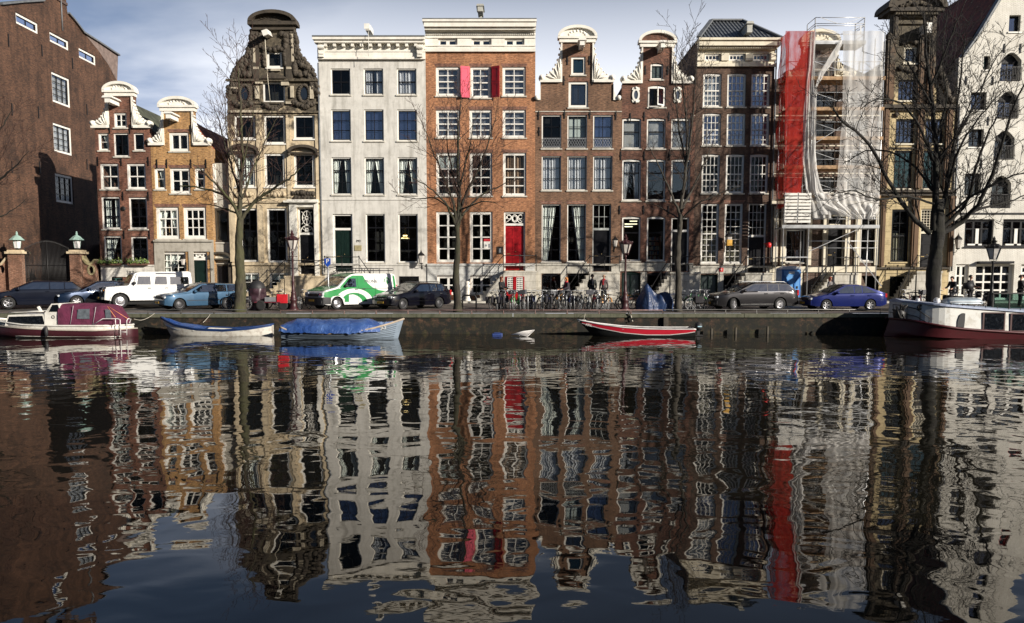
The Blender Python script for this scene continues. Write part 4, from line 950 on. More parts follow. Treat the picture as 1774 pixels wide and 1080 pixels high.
# hipped roof
TI = NT('glazed_pantiles'); v = TI.mapped((1, 1, 1)); wv = TI.n('ShaderNodeTexWave', wave_type='BANDS', bands_direction='X'); TI.l(v, wv.inputs[0]); wv.inputs['Scale'].default_value = 1.35; wv.inputs['Distortion'].default_value = 0
sp = TI.n('ShaderNodeSeparateXYZ'); TI.l(TI.coord(), sp.inputs[0]); fr = TI.math('FRACT', TI.math('MULTIPLY', sp.outputs[2], 3.0))
TI.base(TI.mix(TI.math('MULTIPLY', wv.outputs['Fac'], TI.ramp(fr, [(.0, .2), (.35, 1.0)])), (.02, .022, .025), (.13, .14, .15))); TI.set(Roughness=.28); TI.bump(TI.math('ADD', wv.outputs['Fac'], fr), 1.0, .08)
xl, xr = W(1208.5, 66, 50.7).x, W(1336, 66, 50.7).x; e = [Vector((L - .05, Y - .5, zt + .03)), Vector((R + .2, Y - .5, zt + .03)), Vector((R + .2, Y + 10.8, zt + .03)), Vector((L - .05, Y + 10.8, zt + .03))]
rz = W(1232, 37, 54.0); rl, rr = W(1232, 37, 54.0), W(1287, 38.5, 54.0); e2 = [Vector((rl.x, 54.0, rz.z)), Vector((rr.x, 54.0, rz.z)), Vector((rr.x, 59.0, rz.z)), Vector((rl.x, 59.0, rz.z))]
m = MB(); m.add(e + e2, [(0, 1, 5, 4), (1, 2, 6, 5), (2, 3, 7, 6), (3, 0, 4, 7), (4, 5, 6, 7)]); h.add(m, 'roof', TI.m)
m = MB()
for a_, b_ in ((e[0], e2[0]), (e[1], e2[1]), (e2[0], e2[1])): m.bar(a_ + Vector((0, -.04, .06)), b_ + Vector((0, -.04, .06)), .26, .1)
h.add(m, 'roof_ridge', LEAD)
m = MB(); c = W(1290, 57, 51.3); m.box(c.x - .16, c.x + .16, 50.2, 52.2, c.z - .3, c.z + .2); m.prism([(c.x - .24, c.z + .2), (c.x + .24, c.z + .2), (c.x + .18, c.z + .34), (c.x - .18, c.z + .34)], 50.1, 52.1); h.add(m, 'hoist_beam', plain('grey_painted_wood', (.42, .42, .38), .6))
m = MB(); m.box(L, R, Y - .1, Y - .004, h.z(461) - .12, h.z(461)); m.box(L, h.x(1213, 490) - .006, Y - .06, Y - .004, 1.1, h.z(474)).box(h.x(1243, 490) + .006, h.x(1253, 490) - .006, Y - .06, Y - .004, 1.1, h.z(474)).box(h.x(1282, 490) + .006, R, Y - .06, Y - .004, 1.1, h.z(474)); m.box(L, h.x(1296, 460) - .01, Y - .06, Y - .004, h.z(474) + .003, h.z(461) - .122); m.box(h.x(1327, 460) + .01, R, Y - .06, Y - .004, h.z(474) + .003, h.z(461) - .122); h.add(m, 'plinth', ST_BASE)
h.stoop(1292, 1338, 473, 1256, 7, ST_BASE)
for (a, b, c_) in ((1338.5, 66, 455),):
    m = MB(); x = h.x(a, 300); m.tube([(x, Y - .1, h.z(b)), (x, Y - .1, h.z(c_))], .05, 6); h.add(m, 'downpipe', LEAD)
s_ = thing('square_sign', 'small square red sign with a white 4 fixed low on the dark brown house', 'sign', (h.x(1248.5, 467), Y - .08, h.z(470)))
c = h.p(1249, 467.5); m = MB(); m.box(c[0] - .13, c[0] + .13, Y - .09, Y - .065, c[1] - .13, c[1] + .13); m.build('sign_board', plain('sign_red', (.6, .03, .03), .5, var=.05), s_); text('4', 'sign_digit', WHITE, s_, (c[0], Y - .094, c[1]), .2)

# ---------------------------------------------------------------- 9: house behind the scaffold
h = House('h9', 'dark brown brick house with a cream gable wrapped in scaffolding and nets', 1337, 1523)
Y = h.Y
cols = ((1357, 1392), (1410, 1448), (1466, 1504))
for k, (a, b) in enumerate(cols):
    for (y0, y1) in ((158, 190), (206, 245), (258, 294), (306, 335)):
        h.win((a, y0, b, y1), 2, 2, fw=.08, g=G_GREY if y0 < 220 else G_MID, sash=BLACKP, lint=False, sill=CREAM)
h.win((1399, 118, 1440, 136), 1, 1, fw=.12, fr=CREAM, g=G_DARK, lint=False, sill=None)
h.win((1361, 398, 1394, 455), 2, 2, fw=.08, fr=WHITE, sash=BLACKP, g=G_MID, lint=False, cur='right', cmat=plain('warm_curtain', (.35, .17, .09), .9)); h.win((1491, 372, 1518, 453), 2, 4, fw=.08, sash=BLACKP, g=G_DARK, lint=False)
h.door((1433, 372, 1463, 471), BLACKP, 392, frame=CREAM, fw=.08)
h.win((1390, 478, 1420, 516), 2, 1, fr=BLACKP, fw=.05, sill=None); h.win((1492, 478, 1522, 512), 2, 1, fr=BLACKP, fw=.05, sill=None)
h.finish([('Lb',), ('Rb',), ('R', 137), (1448, 137), (1448, 76), (1391, 76), (1391, 137), ('L', 137)], BRICK_D3, 139, 95, TILE_DARK, lint=None)
h.neck(1391, 1448, 75, 52, 136, 1362, 1478, mat=CREAM)
h.hoist(1426, 88, w=.34)
m = MB()
m.box(h.L, h.R, Y - .2, Y - .003, h.z(347) - .3, h.z(347)); m.box(h.L, h.R, Y - .12, Y - .003, h.z(468) - .14, h.z(462))
for a in (1343, 1356, 1401, 1428.5, 1467, 1484.5, 1519): x = h.x(a, 420); m.box(x - .15, x + .15, Y - .12, Y - .0035, h.z(460), h.z(358))
m.box(h.L, h.x(1389, 500), Y - .05, Y - .0035, 1.1, h.z(471)).box(h.x(1421, 500), h.x(1491, 500), Y - .05, Y - .0035, 1.1, h.z(473.5)); h.add(m, 'stone_ground_floor_trim', CREAM)
for (y0) in (200, 252, 300): 
    m = MB(); m.box(h.L + .1, h.R - .1, Y - .06, Y - .003, h.z(y0) - .07, h.z(y0)); h.add(m, 'string_course', CREAM)
h.stoop(1444, 1486, 473, 1406, 8, ST_BASE)

# ---------------------------------------------------------------- 10: yellow stone tower gable
h = House('h10', 'yellow sandstone house with brown pilasters and a tall dark pedimented tower gable', 1523, 1652)
Y = h.Y
TY = Y
h.win((1566, 81, 1588.5, 110), 2, 2, fw=.12, sash=BLACKP, g=G_GREY, lint=False, fr=CREAM, sill=CREAM); h.win((1556, 138.5, 1588, 174.5), 4, 3, fw=.06, fr=BLACKP, g=G_BLUE, lint=False, sill=CREAM, sw=.03)
for a, b, a2, b2 in ((1551.5, 1583.5, 1548.5, 1580), (1603, 1634, 1599, 1630)):
    h.win((a, 206.5, b, 249), 4, 3, fw=.07, fr=BLACKP, g=G_BLUE, lint=False, sill=CREAM); h.win((a2, 261, b2, 327), 3, 4, fw=.07, fr=BLACKP, g=G_TEAL, lint=False, sill=CREAM, cur='blind', cmat=SH_TEAL)
h.win((1544, 363, 1574.5, 454), 2, 4, fw=.07, mid=.5, fr=BLACKP, g=G_DARK, lint=False, sill=ST_YEL, cur='half', cmat=plain('beige_curtain', (.3, .26, .19), .9))
h.door((1594, 362, 1624, 468), BLACKP, 405, frame=CREAM, fw=.09, fan=(5, 8)); h.win((1541, 479, 1567, 514), 2, 2, fr=BLACKP, fw=.05, sill=None, lint=False)
h.finish([('Lb',), ('Rb',), ('R', 183), (1622, 183), (1621, 22), (1546, 22), (1545, 62), (1535, 70), (1531, 183), ('L', 183)], ST_YEL, 186, 70, TILE_DARK, lint=None)
z0, z1 = h.z(20), h.z(-14); x0, x1 = h.x(1532, 15), h.x(1634, 15); cx_ = (x0 + x1) / 2; m = MB()
m.box(x0 + .15, x1 - .15, Y - .5, Y + 1.2, z0 - .12, z0 + .08)
n = 16; arc = [(cx_ - (x1 - x0) / 2 * math.cos(PI * i / n), z0 + .082 + (z1 - z0) * .8 * math.sin(PI * i / n) ** .8) for i in range(n + 1)]; arc2 = [(cx_ - ((x1 - x0) / 2 - .3) * math.cos(PI * i / n), z0 + .082 + ((z1 - z0) * .8 - .22) * math.sin(PI * i / n)) for i in range(n + 1)]
m.prism(arc + arc2[::-1], Y - .6, Y + 1.4); m.prism(arc2, Y - .3, Y + .3); h.add(m, 'pediment', ST_OLD_DARK)
carve(h, [(1556, 14), (1572, 9), (1590, 9), (1608, 14)], .13, 'tympanum_carving', ST_PIL, dy=.33)
m = MB(); nd = 16
for i in range(nd): x = lerp(h.x(1546, 22), h.x(1621, 22), (i + .5) / nd); m.box(x - .06, x + .06, Y - .4, Y - .2, z0 - .3, z0 - .122)
m.box(h.x(1547, 40), h.x(1620, 40), Y - .15, Y - .003, h.z(40) - .1, h.z(38)); m.box(h.x(1547, 40), h.x(1620, 40), Y - .2, Y - .003, h.z(29) - .1, h.z(27)); h.add(m, 'entablature', ST_YEL)
m = MB()
for xa, y0, y1, w_ in ((1541, 70, 181, .24), (1612, 22, 181, .2), (1550, 22, 66, .14), (1594, 62, 181, .16), (1531.5, 187, 327, .2), (1592, 187, 327, .2), (1641, 187, 327, .2), (1527, 350, 462, .14), (1583.5, 345, 462, .2), (1646, 345, 462, .14)):
    x = h.x(xa, (y0 + y1) / 2); m.box(x - w_, x + w_, Y - .2, Y - .003, h.z(y1), h.z(y0)); m.box(x - w_ * .45, x + w_ * .45, Y - .24, Y - .2005, h.z(y1), h.z(y0)); m.box(x - w_ * 1.2, x + w_ * 1.2, Y - .27, Y - .003, h.z(y0), h.z(y0) + .16)
h.add(m, 'pilaster', ST_PIL)
for yy, pr, th in ((183, .35, .22), (189, .2, .12), (330, .42, .16), (336, .25, .14), (463, .14, .14), (256, .1, .08)): m = MB(); m.box(h.L, h.R, Y - pr, Y - .0025, h.z(yy) - th, h.z(yy)); h.add(m, 'entablature', ST_OLD_DARK)
carve(h, [(1626, 120), (1632, 145), (1640, 165), (1648, 178)], .26, 'gable_scroll'); carve(h, [(1548, 66), (1541, 62), (1538, 70)], .18, 'gable_scroll'); carve(h, [(1563, 75), (1577, 71), (1592, 76)], .14, 'garland'); carve(h, [(1560, 118), (1575, 124), (1590, 118)], .14, 'garland'); carve(h, [(1552, 200), (1553, 200.5)], .15, 'rosette'); carve(h, [(1603, 253), (1613, 252)], .15, 'rosette'); carve(h, [(1545, 90), (1547, 120)], .12); carve(h, [(1600, 90), (1600, 120)], .14)
m = MB(); c = h.p(1597, 50); m.box(c[0] - .17, c[0] + .17, Y - .9, Y - .003, c[1] - .5, c[1] + .1); h.add(m, 'hoist_beam', WHITE)
h.stoop(1589, 1632, 470, 1560, 7, ST_BASE)

# ---------------------------------------------------------------- 11: white warehouse
h = House('h11', 'whitewashed gabled warehouse with black arched loading doors and big roof, far right', 1652, 1835, group=None, name='warehouse', cat='warehouse')
Y = h.Y
h.win((1748, 26.5, 1768, 55.5), 1, 1, fw=.05, fr=BLACKP, g=G_BLUE, lint=False, sill=WHITE, rec=.3); h.win((1704, 97, 1715.5, 121), 1, 1, fw=.05, fr=BLACKP, g=G_TEAL, lint=False, rec=.3, sill=WHITE)
for x0, x1, y0, y1 in ((1682, 1709, 160, 191), (1678, 1704, 224, 255), (1671, 1699, 301, 339)): h.win((x0, y0, x1, y1), 2, 2, fw=.07, fr=BLACKP, g=G_BLUE if y0 < 200 else G_GREY, lint=False, rec=.3, sill=WHITE)
GU = []
for x0, x1, y0, y1 in ((1734, 1769, 105, 141), (1729, 1764, 172, 206), (1723, 1757, 240, 277), (1717, 1751, 318, 361)):
    h.win((x0, y0, x1, y1), 2, 3, fw=.08, fr=BLACKP, g=G_BLUE if y0 < 200 else G_GREY, lint=False, rise=.48, rec=.42, sill=None); GU.append((x0, x1, y0, y1))
    m = MB(); a, b = h.x(x0 + 1, y1), h.x(x1 - 1, y1); za, zb_ = h.z(y1), h.z(y1) + .85; yy = Y - .06
    m.box(a, b, yy - .015, yy + .015, zb_ - .02, zb_ + .02).box(a, b, yy - .015, yy + .015, za + .04, za + .07)
    for i in range(13): xx = lerp(a, b, i / 12); m.box(xx - .012, xx + .012, yy - .012, yy + .012, za + .07, zb_ - .02)
    h.add(m, 'window_guard', IRON)
for x0, x1, y0, y1 in ((1782, 1800, 160, 191), (1776, 1800, 301, 342)): h.win((x0, y0, x1, y1), 1, 1, fw=.1, fr=REDP, g=G_DARK, lint=False, rec=.2, sill=WHITE)
for x0, x1 in ((1671, 1721), (1737, 1790)):
    h.win((x0, 380, x1, 428), 3, 2, fw=.12, fr=BLACKP, mid=.32, g=G_GREY, lint=False, rec=.22, sill=BLACKP, mw=.12); r = h.rect((x0, 380, x1, 428)); m = MB(); xm = lerp(r[0], r[1], .48)
    m.box(xm - .1, xm + .1, Y + .13, Y + .2, r[2] + .1, lerp(r[2], r[3], .66)); m.box(r[0] + .3, lerp(r[0], r[1], .66), Y + .13, Y + .2, r[2] + .1, r[2] + .2); h.add(m, 'casement', WHITE)
h.win((1690, 458, 1756, 520), 4, 4, fw=.1, fr=WHITE, mw=.10, g=G_MID, lint=False, rec=.3, sill=None, name='glazed_door'); h.win((1768, 458, 1800, 520), 2, 5, fw=.2, fr=WHITE, mw=.15, g=G_MID, lint=False, rec=.3, sill=None, name='glazed_door'); h.win((1655, 458, 1678, 515), 2, 3, fw=.12, fr=WHITE, mw=.09, g=G_DARK, lint=False, rec=.2, sill=None)
xa, xb = h.x(1735, 0), h.x(1668, 100); slope = (h.z(0) - h.z(100)) / (xa - xb); xr = h.R; apex = (xb + xr) / 2
out = [('Lb',), ('Rb',), ('w', xr, h.z(100)), ('w', xr - 1.9, h.z(-14)), ('w', apex + .9, h.z(-75)), ('w', apex - .6, h.z(-75)), ('w', xa + 0.2, h.z(-14)), ('w', xa, h.z(0)), ('w', lerp(xb, xa, .45), h.z(62)), ('w', xb + .1, h.z(100)), ('L', 100)]
h.finish(out, WH_WALL, 118, None, lint=None, depth=20)
m = MB(); ze = h.z(108); yb = Y + 16; p = [Vector((h.L - .1, Y + .75, h.z(118))), Vector((xa - .1, Y + .75, h.z(2))), Vector((apex, Y + .75, h.z(-66))), Vector((h.R + .1, Y + .75, h.z(118)))]
vs = p + [v + Vector((0, 16, 0)) for v in p]; m.add(vs, [(0, 1, 5, 4), (1, 2, 6, 5), (2, 3, 7, 6), (4, 5, 6, 7)]); m.add(p, [(3, 2, 1, 0)], 1); h.add(m, 'roof', [brick('brown_red_tiles', (.24, .062, .036), (.13, .036, .024), mortar=(.03, .01, .01), bw=.26, bh=.3, blotch=.5), ROOM])
m = MB()
for a_, b_ in (((xb + .1, 100), (lerp(xb, xa, .45), 62)), ((lerp(xb, xa, .45), 62), (xa, 0)), ((xa, 0), (xa + .2, -14))): m.bar((a_[0] - .1, Y + .15, h.z(a_[1]) + .05), (b_[0] - .1, Y + .15, h.z(b_[1]) + .05), .5, .12)
h.add(m, 'gable_coping', LEAD)
c = h.p(1657, 366); m = MB(); m.tube([(c[0] + .12 * math.cos(t * .5), Y - .05, c[1] + .28 - t * .03 + .1 * math.sin(t * .5)) for t in range(14)], .03, 5); h.add(m, 'wall_anchor', IRON)
for p in ((1740, 84), (1768, 84), (1720, 140), (1712, 210), (1700, 285), (1674, 140)): h.anchor(*p)
m = MB(); m.box(h.x(1700), h.x(1760), Y - .35, Y - .003, h.z(457), h.z(453)); m.box(h.L, h.R, Y - .05, Y - .003, h.z(372), h.z(369)); h.add(m, 'door_canopy', BLACKP)
m = MB(); x, z = h.p(1655, 300); m.tube([(x, Y - .1, h.z(185)), (x, Y - .1, h.z(470))], .06, 7); h.add(m, 'downpipe', LEAD)
# ================================================================== trees
def bark(name, c, moss=(.10, .11, .03), am=.5):
    t = NT(name); v = t.mapped((6, 6, 1.2)); n = t.noise(2.2, 6, .7, v)
    col = t.mix(t.ramp(n, [(.35, 0.0), (.65, 1.0)]), tuple(x * .45 for x in c), tuple(x * 1.35 for x in c))
    col = t.mix(t.math('MULTIPLY', t.ramp(t.noise(1.1, 4), [(.42, 0.0), (.62, 1.0)]), am), col, moss)
    t.base(col); t.set(Roughness=.9); t.bump(n, .9, .03); return t.m
BARK = bark('tree_bark', (.034, .028, .020), (.040, .045, .014)); BARK_D = bark('dark_tree_bark', (.013, .011, .009), (.018, .019, .007), .4)
TWIG = plain('twig_bark', (.04, .028, .022), .9, var=.3); TWIG_D = plain('dark_twig_bark', (.010, .008, .007), .9, var=.3); TWIG_R = plain('reddish_twig_bark', (.065, .034, .026), .9, var=.3)
def smooth_path(P, k=5):
    out = []
    for i in range(len(P) - 1):
        p0, p1, p2, p3 = P[max(i - 1, 0)], P[i], P[i + 1], P[min(i + 2, len(P) - 1)]
        for j in range(k):
            t = j / k; out.append(.5 * ((2 * p1) + (p2 - p0) * t + (2 * p0 - 5 * p1 + 4 * p2 - p3) * t * t + (3 * p1 - p0 - 3 * p2 + p3) * t ** 3))
    out.append(P[-1].copy()); return out
def grow(mb, R, path, r0, r1, depth, maxd, dens, up, sides, kink=.12, start=.2, lenf=.42, minr=.0065):
    n = len(path); L = sum((path[i + 1] - path[i]).length for i in range(n - 1))
    rs = [max(minr, lerp(r0, r1, (i / (n - 1)) ** .85)) for i in range(n)]
    mb.tube(path, rs, 7 if r0 > .09 else (5 if r0 > .03 else (4 if r0 > .014 else 3)), cap=False)
    if depth >= maxd: return
    cnt = max(2, int(L * dens * (1 + .25 * depth)))
    ga = R.uniform(0, 6)
    for k in range(cnt):
        t = start + (1 - start) * (k + R.uniform(.1, .9)) / cnt
        if t > .985: t = .985
        f = t * (n - 1); i = min(int(f), n - 2); p = path[i].lerp(path[i + 1], f - i); tan = (path[i + 1] - path[i]).normalized()
        ga += 2.4 + R.uniform(-.5, .5)
        a = tan.orthogonal().normalized(); a.rotate(Matrix.Rotation(ga, 3, tan)) if False else None
        a = Matrix.Rotation(ga, 3, tan) @ tan.orthogonal().normalized()
        ang = math.radians(R.uniform(28, 62)); dr = (tan * math.cos(ang) + a * math.sin(ang)); dr.z += up * R.uniform(.3, 1.1); dr.normalize()
        l = L * lenf * R.uniform(.55, 1.15) * (1.1 - .55 * t); rr = max(minr, lerp(rs[i], rs[min(i + 1, n - 1)], f - i) * R.uniform(.42, .66))
        if l < .12: continue
        m = max(3, int(l / .22)) if depth < 2 else 4
        q = [p.copy()]; d2 = dr.copy()
        for s_ in range(m):
            d2 += Vector((R.uniform(-1, 1), R.uniform(-1, 1), R.uniform(-.6, 1) * 1.0)) * kink + Vector((0, 0, up * .07)); d2.normalize(); q.append(q[-1] + d2 * (l / m))
        grow(mb, R, q, rr, max(minr * .8, rr * .28), depth + 1, maxd, dens, up, sides, kink, .15, lenf, minr)
def make_tree(label, px, py, Y, limbs, trunk, seed, mats=(BARK, TWIG), maxd=3, dens=1.5, up=.25, spread=1.0, minr=.0085, kink=.13, lenf=.46):
    """trunk / limbs: photo points with an offset in depth; radii in metres"""
    R = random.Random(seed); b = W(px, py, Y); z0 = street_z(Y) - .04
    o = thing('bare_tree', label, 'tree', (b.x, Y, z0), group='leafless trees along the quay')
    def path(P): return smooth_path([Vector((W(p[0], p[1], Y + (p[2] if len(p) > 2 else 0)))) for p in P])
    tp, tr = trunk; P = path(tp); P[0].z = z0
    for i in range(1, len(P) - 1): P[i] += Vector((R.uniform(-.02, .02), R.uniform(-.02, .02), 0))
    k = len(P); rs = []
    for i in range(k):
        f = i / (k - 1); r = lerp(tr[0], tr[1], f) * (1 + .06 * math.sin(f * 17 + seed)); 
        rs.append(r * (1.35 if i == 0 else (1.1 if i == 1 else 1)))
    m = MB(); P2_ = [P[0]] + [P[i].lerp(P[i + 1], j / 4) for i in range(k - 1) for j in range(4)][1:] + [P[-1]]; rs2 = [rs[0]] + [lerp(rs[i], rs[i + 1], j / 4) for i in range(k - 1) for j in range(4)][1:] + [rs[-1]]; m.tube(P2_, [r * (1 + .10 * mnoise.noise(Vector((i * .35, seed, 0)))) for i, r in enumerate(rs2)], 18)
    r0_ = tr[0]; m.v = [tuple(Vector(v) + Vector((mnoise.noise(Vector((v[0] * 5, v[1] * 5, v[2] * 1.5))), mnoise.noise(Vector((v[0] * 5, v[1] * 5 + 9, v[2] * 1.5))), 0)) * r0_ * .13) for v in m.v]; m.build('trunk', mats[0], o, recalc=False)
    big = MB(); fine = MB()
    for (lp, r0, r1) in limbs:
        q = path(lp)
        for i in range(1, len(q) - 1): q[i] += Vector((R.uniform(-1, 1), R.uniform(-1, 1), R.uniform(-1, 1))) * .035
        bm_ = MB(); n = len(q); big.tube(q, [lerp(r0, r1, i / (n - 1)) for i in range(n)], 8, cap=False)
        grow(fine, R, q, r0 * .6, r1 * .6, 0, maxd, dens, up, 0, kink, .12, lenf, minr)
    big.build('limbs', mats[0], o, recalc=False); fine.build('crown', mats[1], o, recalc=False)
    return o
make_tree('slim bare tree with mossy trunk in front of the carved sandstone house', 415, 520, 42.0,
    [([(417, 385), (405, 355), (380, 335, .3), (345, 325, .6), (312, 322, .8)], .10, .03), ([(418, 380), (440, 350), (470, 330, -.4), (500, 310, -.9), (520, 292, -1)], .10, .03), ([(418, 385), (398, 345, -.6), (365, 310, -1), (335, 285, -1.3)], .09, .02),
     ([(417, 382), (415, 330), (420, 270), (417, 200, .3), (414, 135, .4), (412, 98, .4)], .13, .012), ([(417, 340), (400, 285, .5), (385, 230, .8), (372, 190, 1)], .07, .012), ([(418, 345), (440, 290, .6), (462, 240, 1), (480, 205, 1)], .07, .012), ([(418, 300), (432, 235, -.5), (440, 185, -.7)], .05, .01), ([(416, 300), (395, 240, -.6), (388, 165, -.8)], .05, .01), ([(417, 362), (455, 345, .6), (505, 342, 1)], .06, .012), ([(417, 372), (385, 360, .4), (345, 352, .9)], .06, .012)],
    ([(415, 535), (417, 480), (414, 430), (417, 378)], (.30, .16)), 11, (bark('mossy_bark', (.055, .048, .030), (.065, .07, .022), .6), TWIG_R), 3, 2.7)
make_tree('slender upright bare tree in front of the orange brick house', 793, 535, 41.9,
    [([(792, 400), (785, 350), (765, 300, .3), (745, 250, .6), (728, 205, .8)], .09, .01), ([(793, 395), (805, 340), (830, 290, -.4), (848, 240, -.7), (862, 190, -.8)], .09, .01), ([(792, 400), (795, 330), (793, 250), (796, 200), (799, 160)], .11, .01), ([(790, 390), (770, 350, -.6), (735, 320, -1), (700, 300, -1.2)], .07, .01), ([(794, 385), (825, 345, .7), (860, 325, 1), (893, 312, 1)], .07, .01),
     ([(793, 340), (778, 270, .4), (773, 210, .5)], .06, .008), ([(794, 330), (812, 260, -.3), (822, 205, -.5)], .06, .008), ([(791, 372), (757, 345, .8), (722, 345, 1.2), (690, 340, 1.4)], .05, .01), ([(795, 365), (835, 350, -.8), (880, 352, -1.2)], .05, .01)],
    ([(793, 537), (790, 480), (793, 430), (791, 390)], (.21, .11)), 23, (BARK, TWIG_R), 3, 2.5)
make_tree('tall bare tree with pale knotted trunk in front of the dark red-brown gabled house', 1175, 535, 42.0,
    [([(1178, 375), (1185, 320), (1190, 250), (1186, 180), (1180, 120), (1183, 80)], .10, .007), ([(1178, 372), (1160, 330, -.3), (1140, 285, -.6), (1122, 250, -.8)], .08, .01), ([(1180, 368), (1200, 325, .3), (1222, 280, .5), (1240, 235, .6)], .08, .01), ([(1186, 300), (1198, 230, -.3), (1204, 160, -.4), (1206, 100, -.5)], .07, .008), ([(1188, 280), (1175, 215, .4), (1170, 140, .5), (1172, 75, .6)], .06, .008), ([(1180, 380), (1215, 350, -.7), (1250, 335, -1), (1285, 322, -1.2)], .06, .01), ([(1177, 380), (1145, 360, .6), (1110, 348, .9)], .05, .01)],
    ([(1175, 538), (1175.5, 490), (1174, 440), (1177, 400), (1179, 372)], (.18, .12)), 31, (bark('pale_knotted_bark', (.06, .052, .04), (.02, .018, .013), .6), TWIG), 3, 2.4)
make_tree('huge old bare tree with thick dark trunk beside the houseboat', 1615, 535, 41.6,
    [([(1612, 405), (1580, 375), (1545, 325, -.4), (1505, 250, -1), (1465, 215, -1.6), (1440, 185, -2)], 0.144, .03), ([(1618, 400), (1622, 320), (1620, 240), (1612, 160, .3), (1604, 90, .6), (1600, 20, .8)], 0.194, .04), ([(1626, 395), (1642, 310, .4), (1655, 230, .8), (1662, 150, 1.2), (1672, 60, 1.5)], 0.137, .02), ([(1630, 405), (1665, 385), (1700, 345, -.8), (1730, 270, -1.4), (1752, 195, -2), (1780, 140, -2.4)], 0.144, .03),
     ([(1630, 395), (1675, 350, -.3), (1690, 290, -.6), (1715, 225, -1), (1740, 180, -1.3)], 0.115, .02), ([(1634, 402), (1690, 365, .6), (1745, 350, 1), (1800, 330, 1.4)], 0.101, .02), ([(1616, 330), (1585, 290, .8), (1545, 265, 1.4), (1500, 262, 1.8), (1460, 285, 2.0)], 0.079, .02), ([(1618, 280), (1590, 215, -.8), (1560, 180, -1.2), (1520, 172, -1.6), (1490, 190, -1.8)], 0.072, .02),
     ([(1612, 180), (1580, 120, .6), (1555, 90, 1.0), (1535, 40, 1.2)], 0.058, .012), ([(1612, 150), (1636, 95, -.6), (1660, 30, -1), (1690, -30, -1.2)], 0.058, .012), ([(1655, 240), (1690, 180, .8), (1720, 110, 1.3), (1762, 60, 1.6)], 0.065, .012), ([(1622, 355), (1570, 340, -1), (1520, 345, -1.8), (1475, 330, -2.2), (1440, 340, -2.4)], 0.065, .015), ([(1640, 330), (1660, 260, -1), (1700, 200, -1.6), (1745, 150, -2)], 0.079, .015), ([(1622, 240), (1640, 170, .9), (1632, 90, 1.4), (1645, 0, 1.6)], 0.058, .01), ([(1640, 375), (1700, 330, -1.6), (1770, 300, -2.4), (1830, 290, -2.8)], 0.072, .015)],
    ([(1615, 540), (1617, 480), (1622, 430), (1626, 395), (1625, 345)], (.36, .26)), 47, (BARK_D, TWIG_D), 3, 2.4, .18, 1, .011, .17, .42)
make_tree('bare tree whose trunk stands outside the left edge, its reddish twigs crossing the brick building', -75, 535, 42.5,
    [([(-70, 400), (-40, 350), (-5, 315, -.4), (25, 290, -.8), (50, 262, -1)], .12, .01), ([(-70, 390), (-45, 330), (-20, 270, .3), (0, 225, .5), (22, 190, .7)], .12, .01), ([(-70, 395), (-75, 300), (-72, 200), (-70, 90)], .15, .02), ([(-68, 400), (-30, 385, .5), (10, 372, .9), (45, 345, 1.2)], .08, .01), ([(-72, 380), (-110, 310), (-140, 230)], .12, .02)],
    ([(-75, 540), (-76, 480), (-70, 395)], (.3, .18)), 59, (BARK_D, TWIG_R), 3, 2.7)
# ================================================================== quay furniture
PIPE = plain('railing_pipe', (.28, .27, .25), .5, .4, var=.4)
def quay_rail(x0, x1, py, mat, label, step=1.53, n0=None):
    a, b = W(x0, 540, 40.62).x, W(x1, 540, 40.62).x; z = W(CX, py, 40.62).z
    o = thing('quay_rail', label, 'railing', ((a + b) / 2, 40.62, 1.03), group='low pipe rails along the quay edge')
    m = MB(); m.tube([(a, 40.62, 1.03), (a, 40.62, z), (b, 40.62, z), (b, 40.62, 1.03)], .022, 6); m.build('rail', mat, o)
    n = int((b - a) / step)
    for i in range(1, n):
        x = lerp(a, b, i / n); q = MB(); q.tube([(x, 40.62, 1.02), (x, 40.62, z - .02)], .018, 6); q.lathe([(0, .0), (.05, .0), (.05, .02), (.02, .03)], (x, 40.62, 1.03), 8); q.build('post', mat, o)
quay_rail(-30, 428, 537, plain('dark_rail', (.08, .08, .075), .5, .4), 'dark pipe rail on the quay edge behind the cabin cruiser and white rowing boat')
quay_rail(486, 1148, 537.6, plain('rusty_pink_rail', (.30, .19, .17), .5, .3, var=.5), 'rusty pipe rail on the quay edge in front of the van and bicycle racks', 1.55)
quay_rail(1150, 1525, 536.6, PIPE, 'grey pipe rail on the quay edge below the grey estate car and blue hatchback', 1.5)
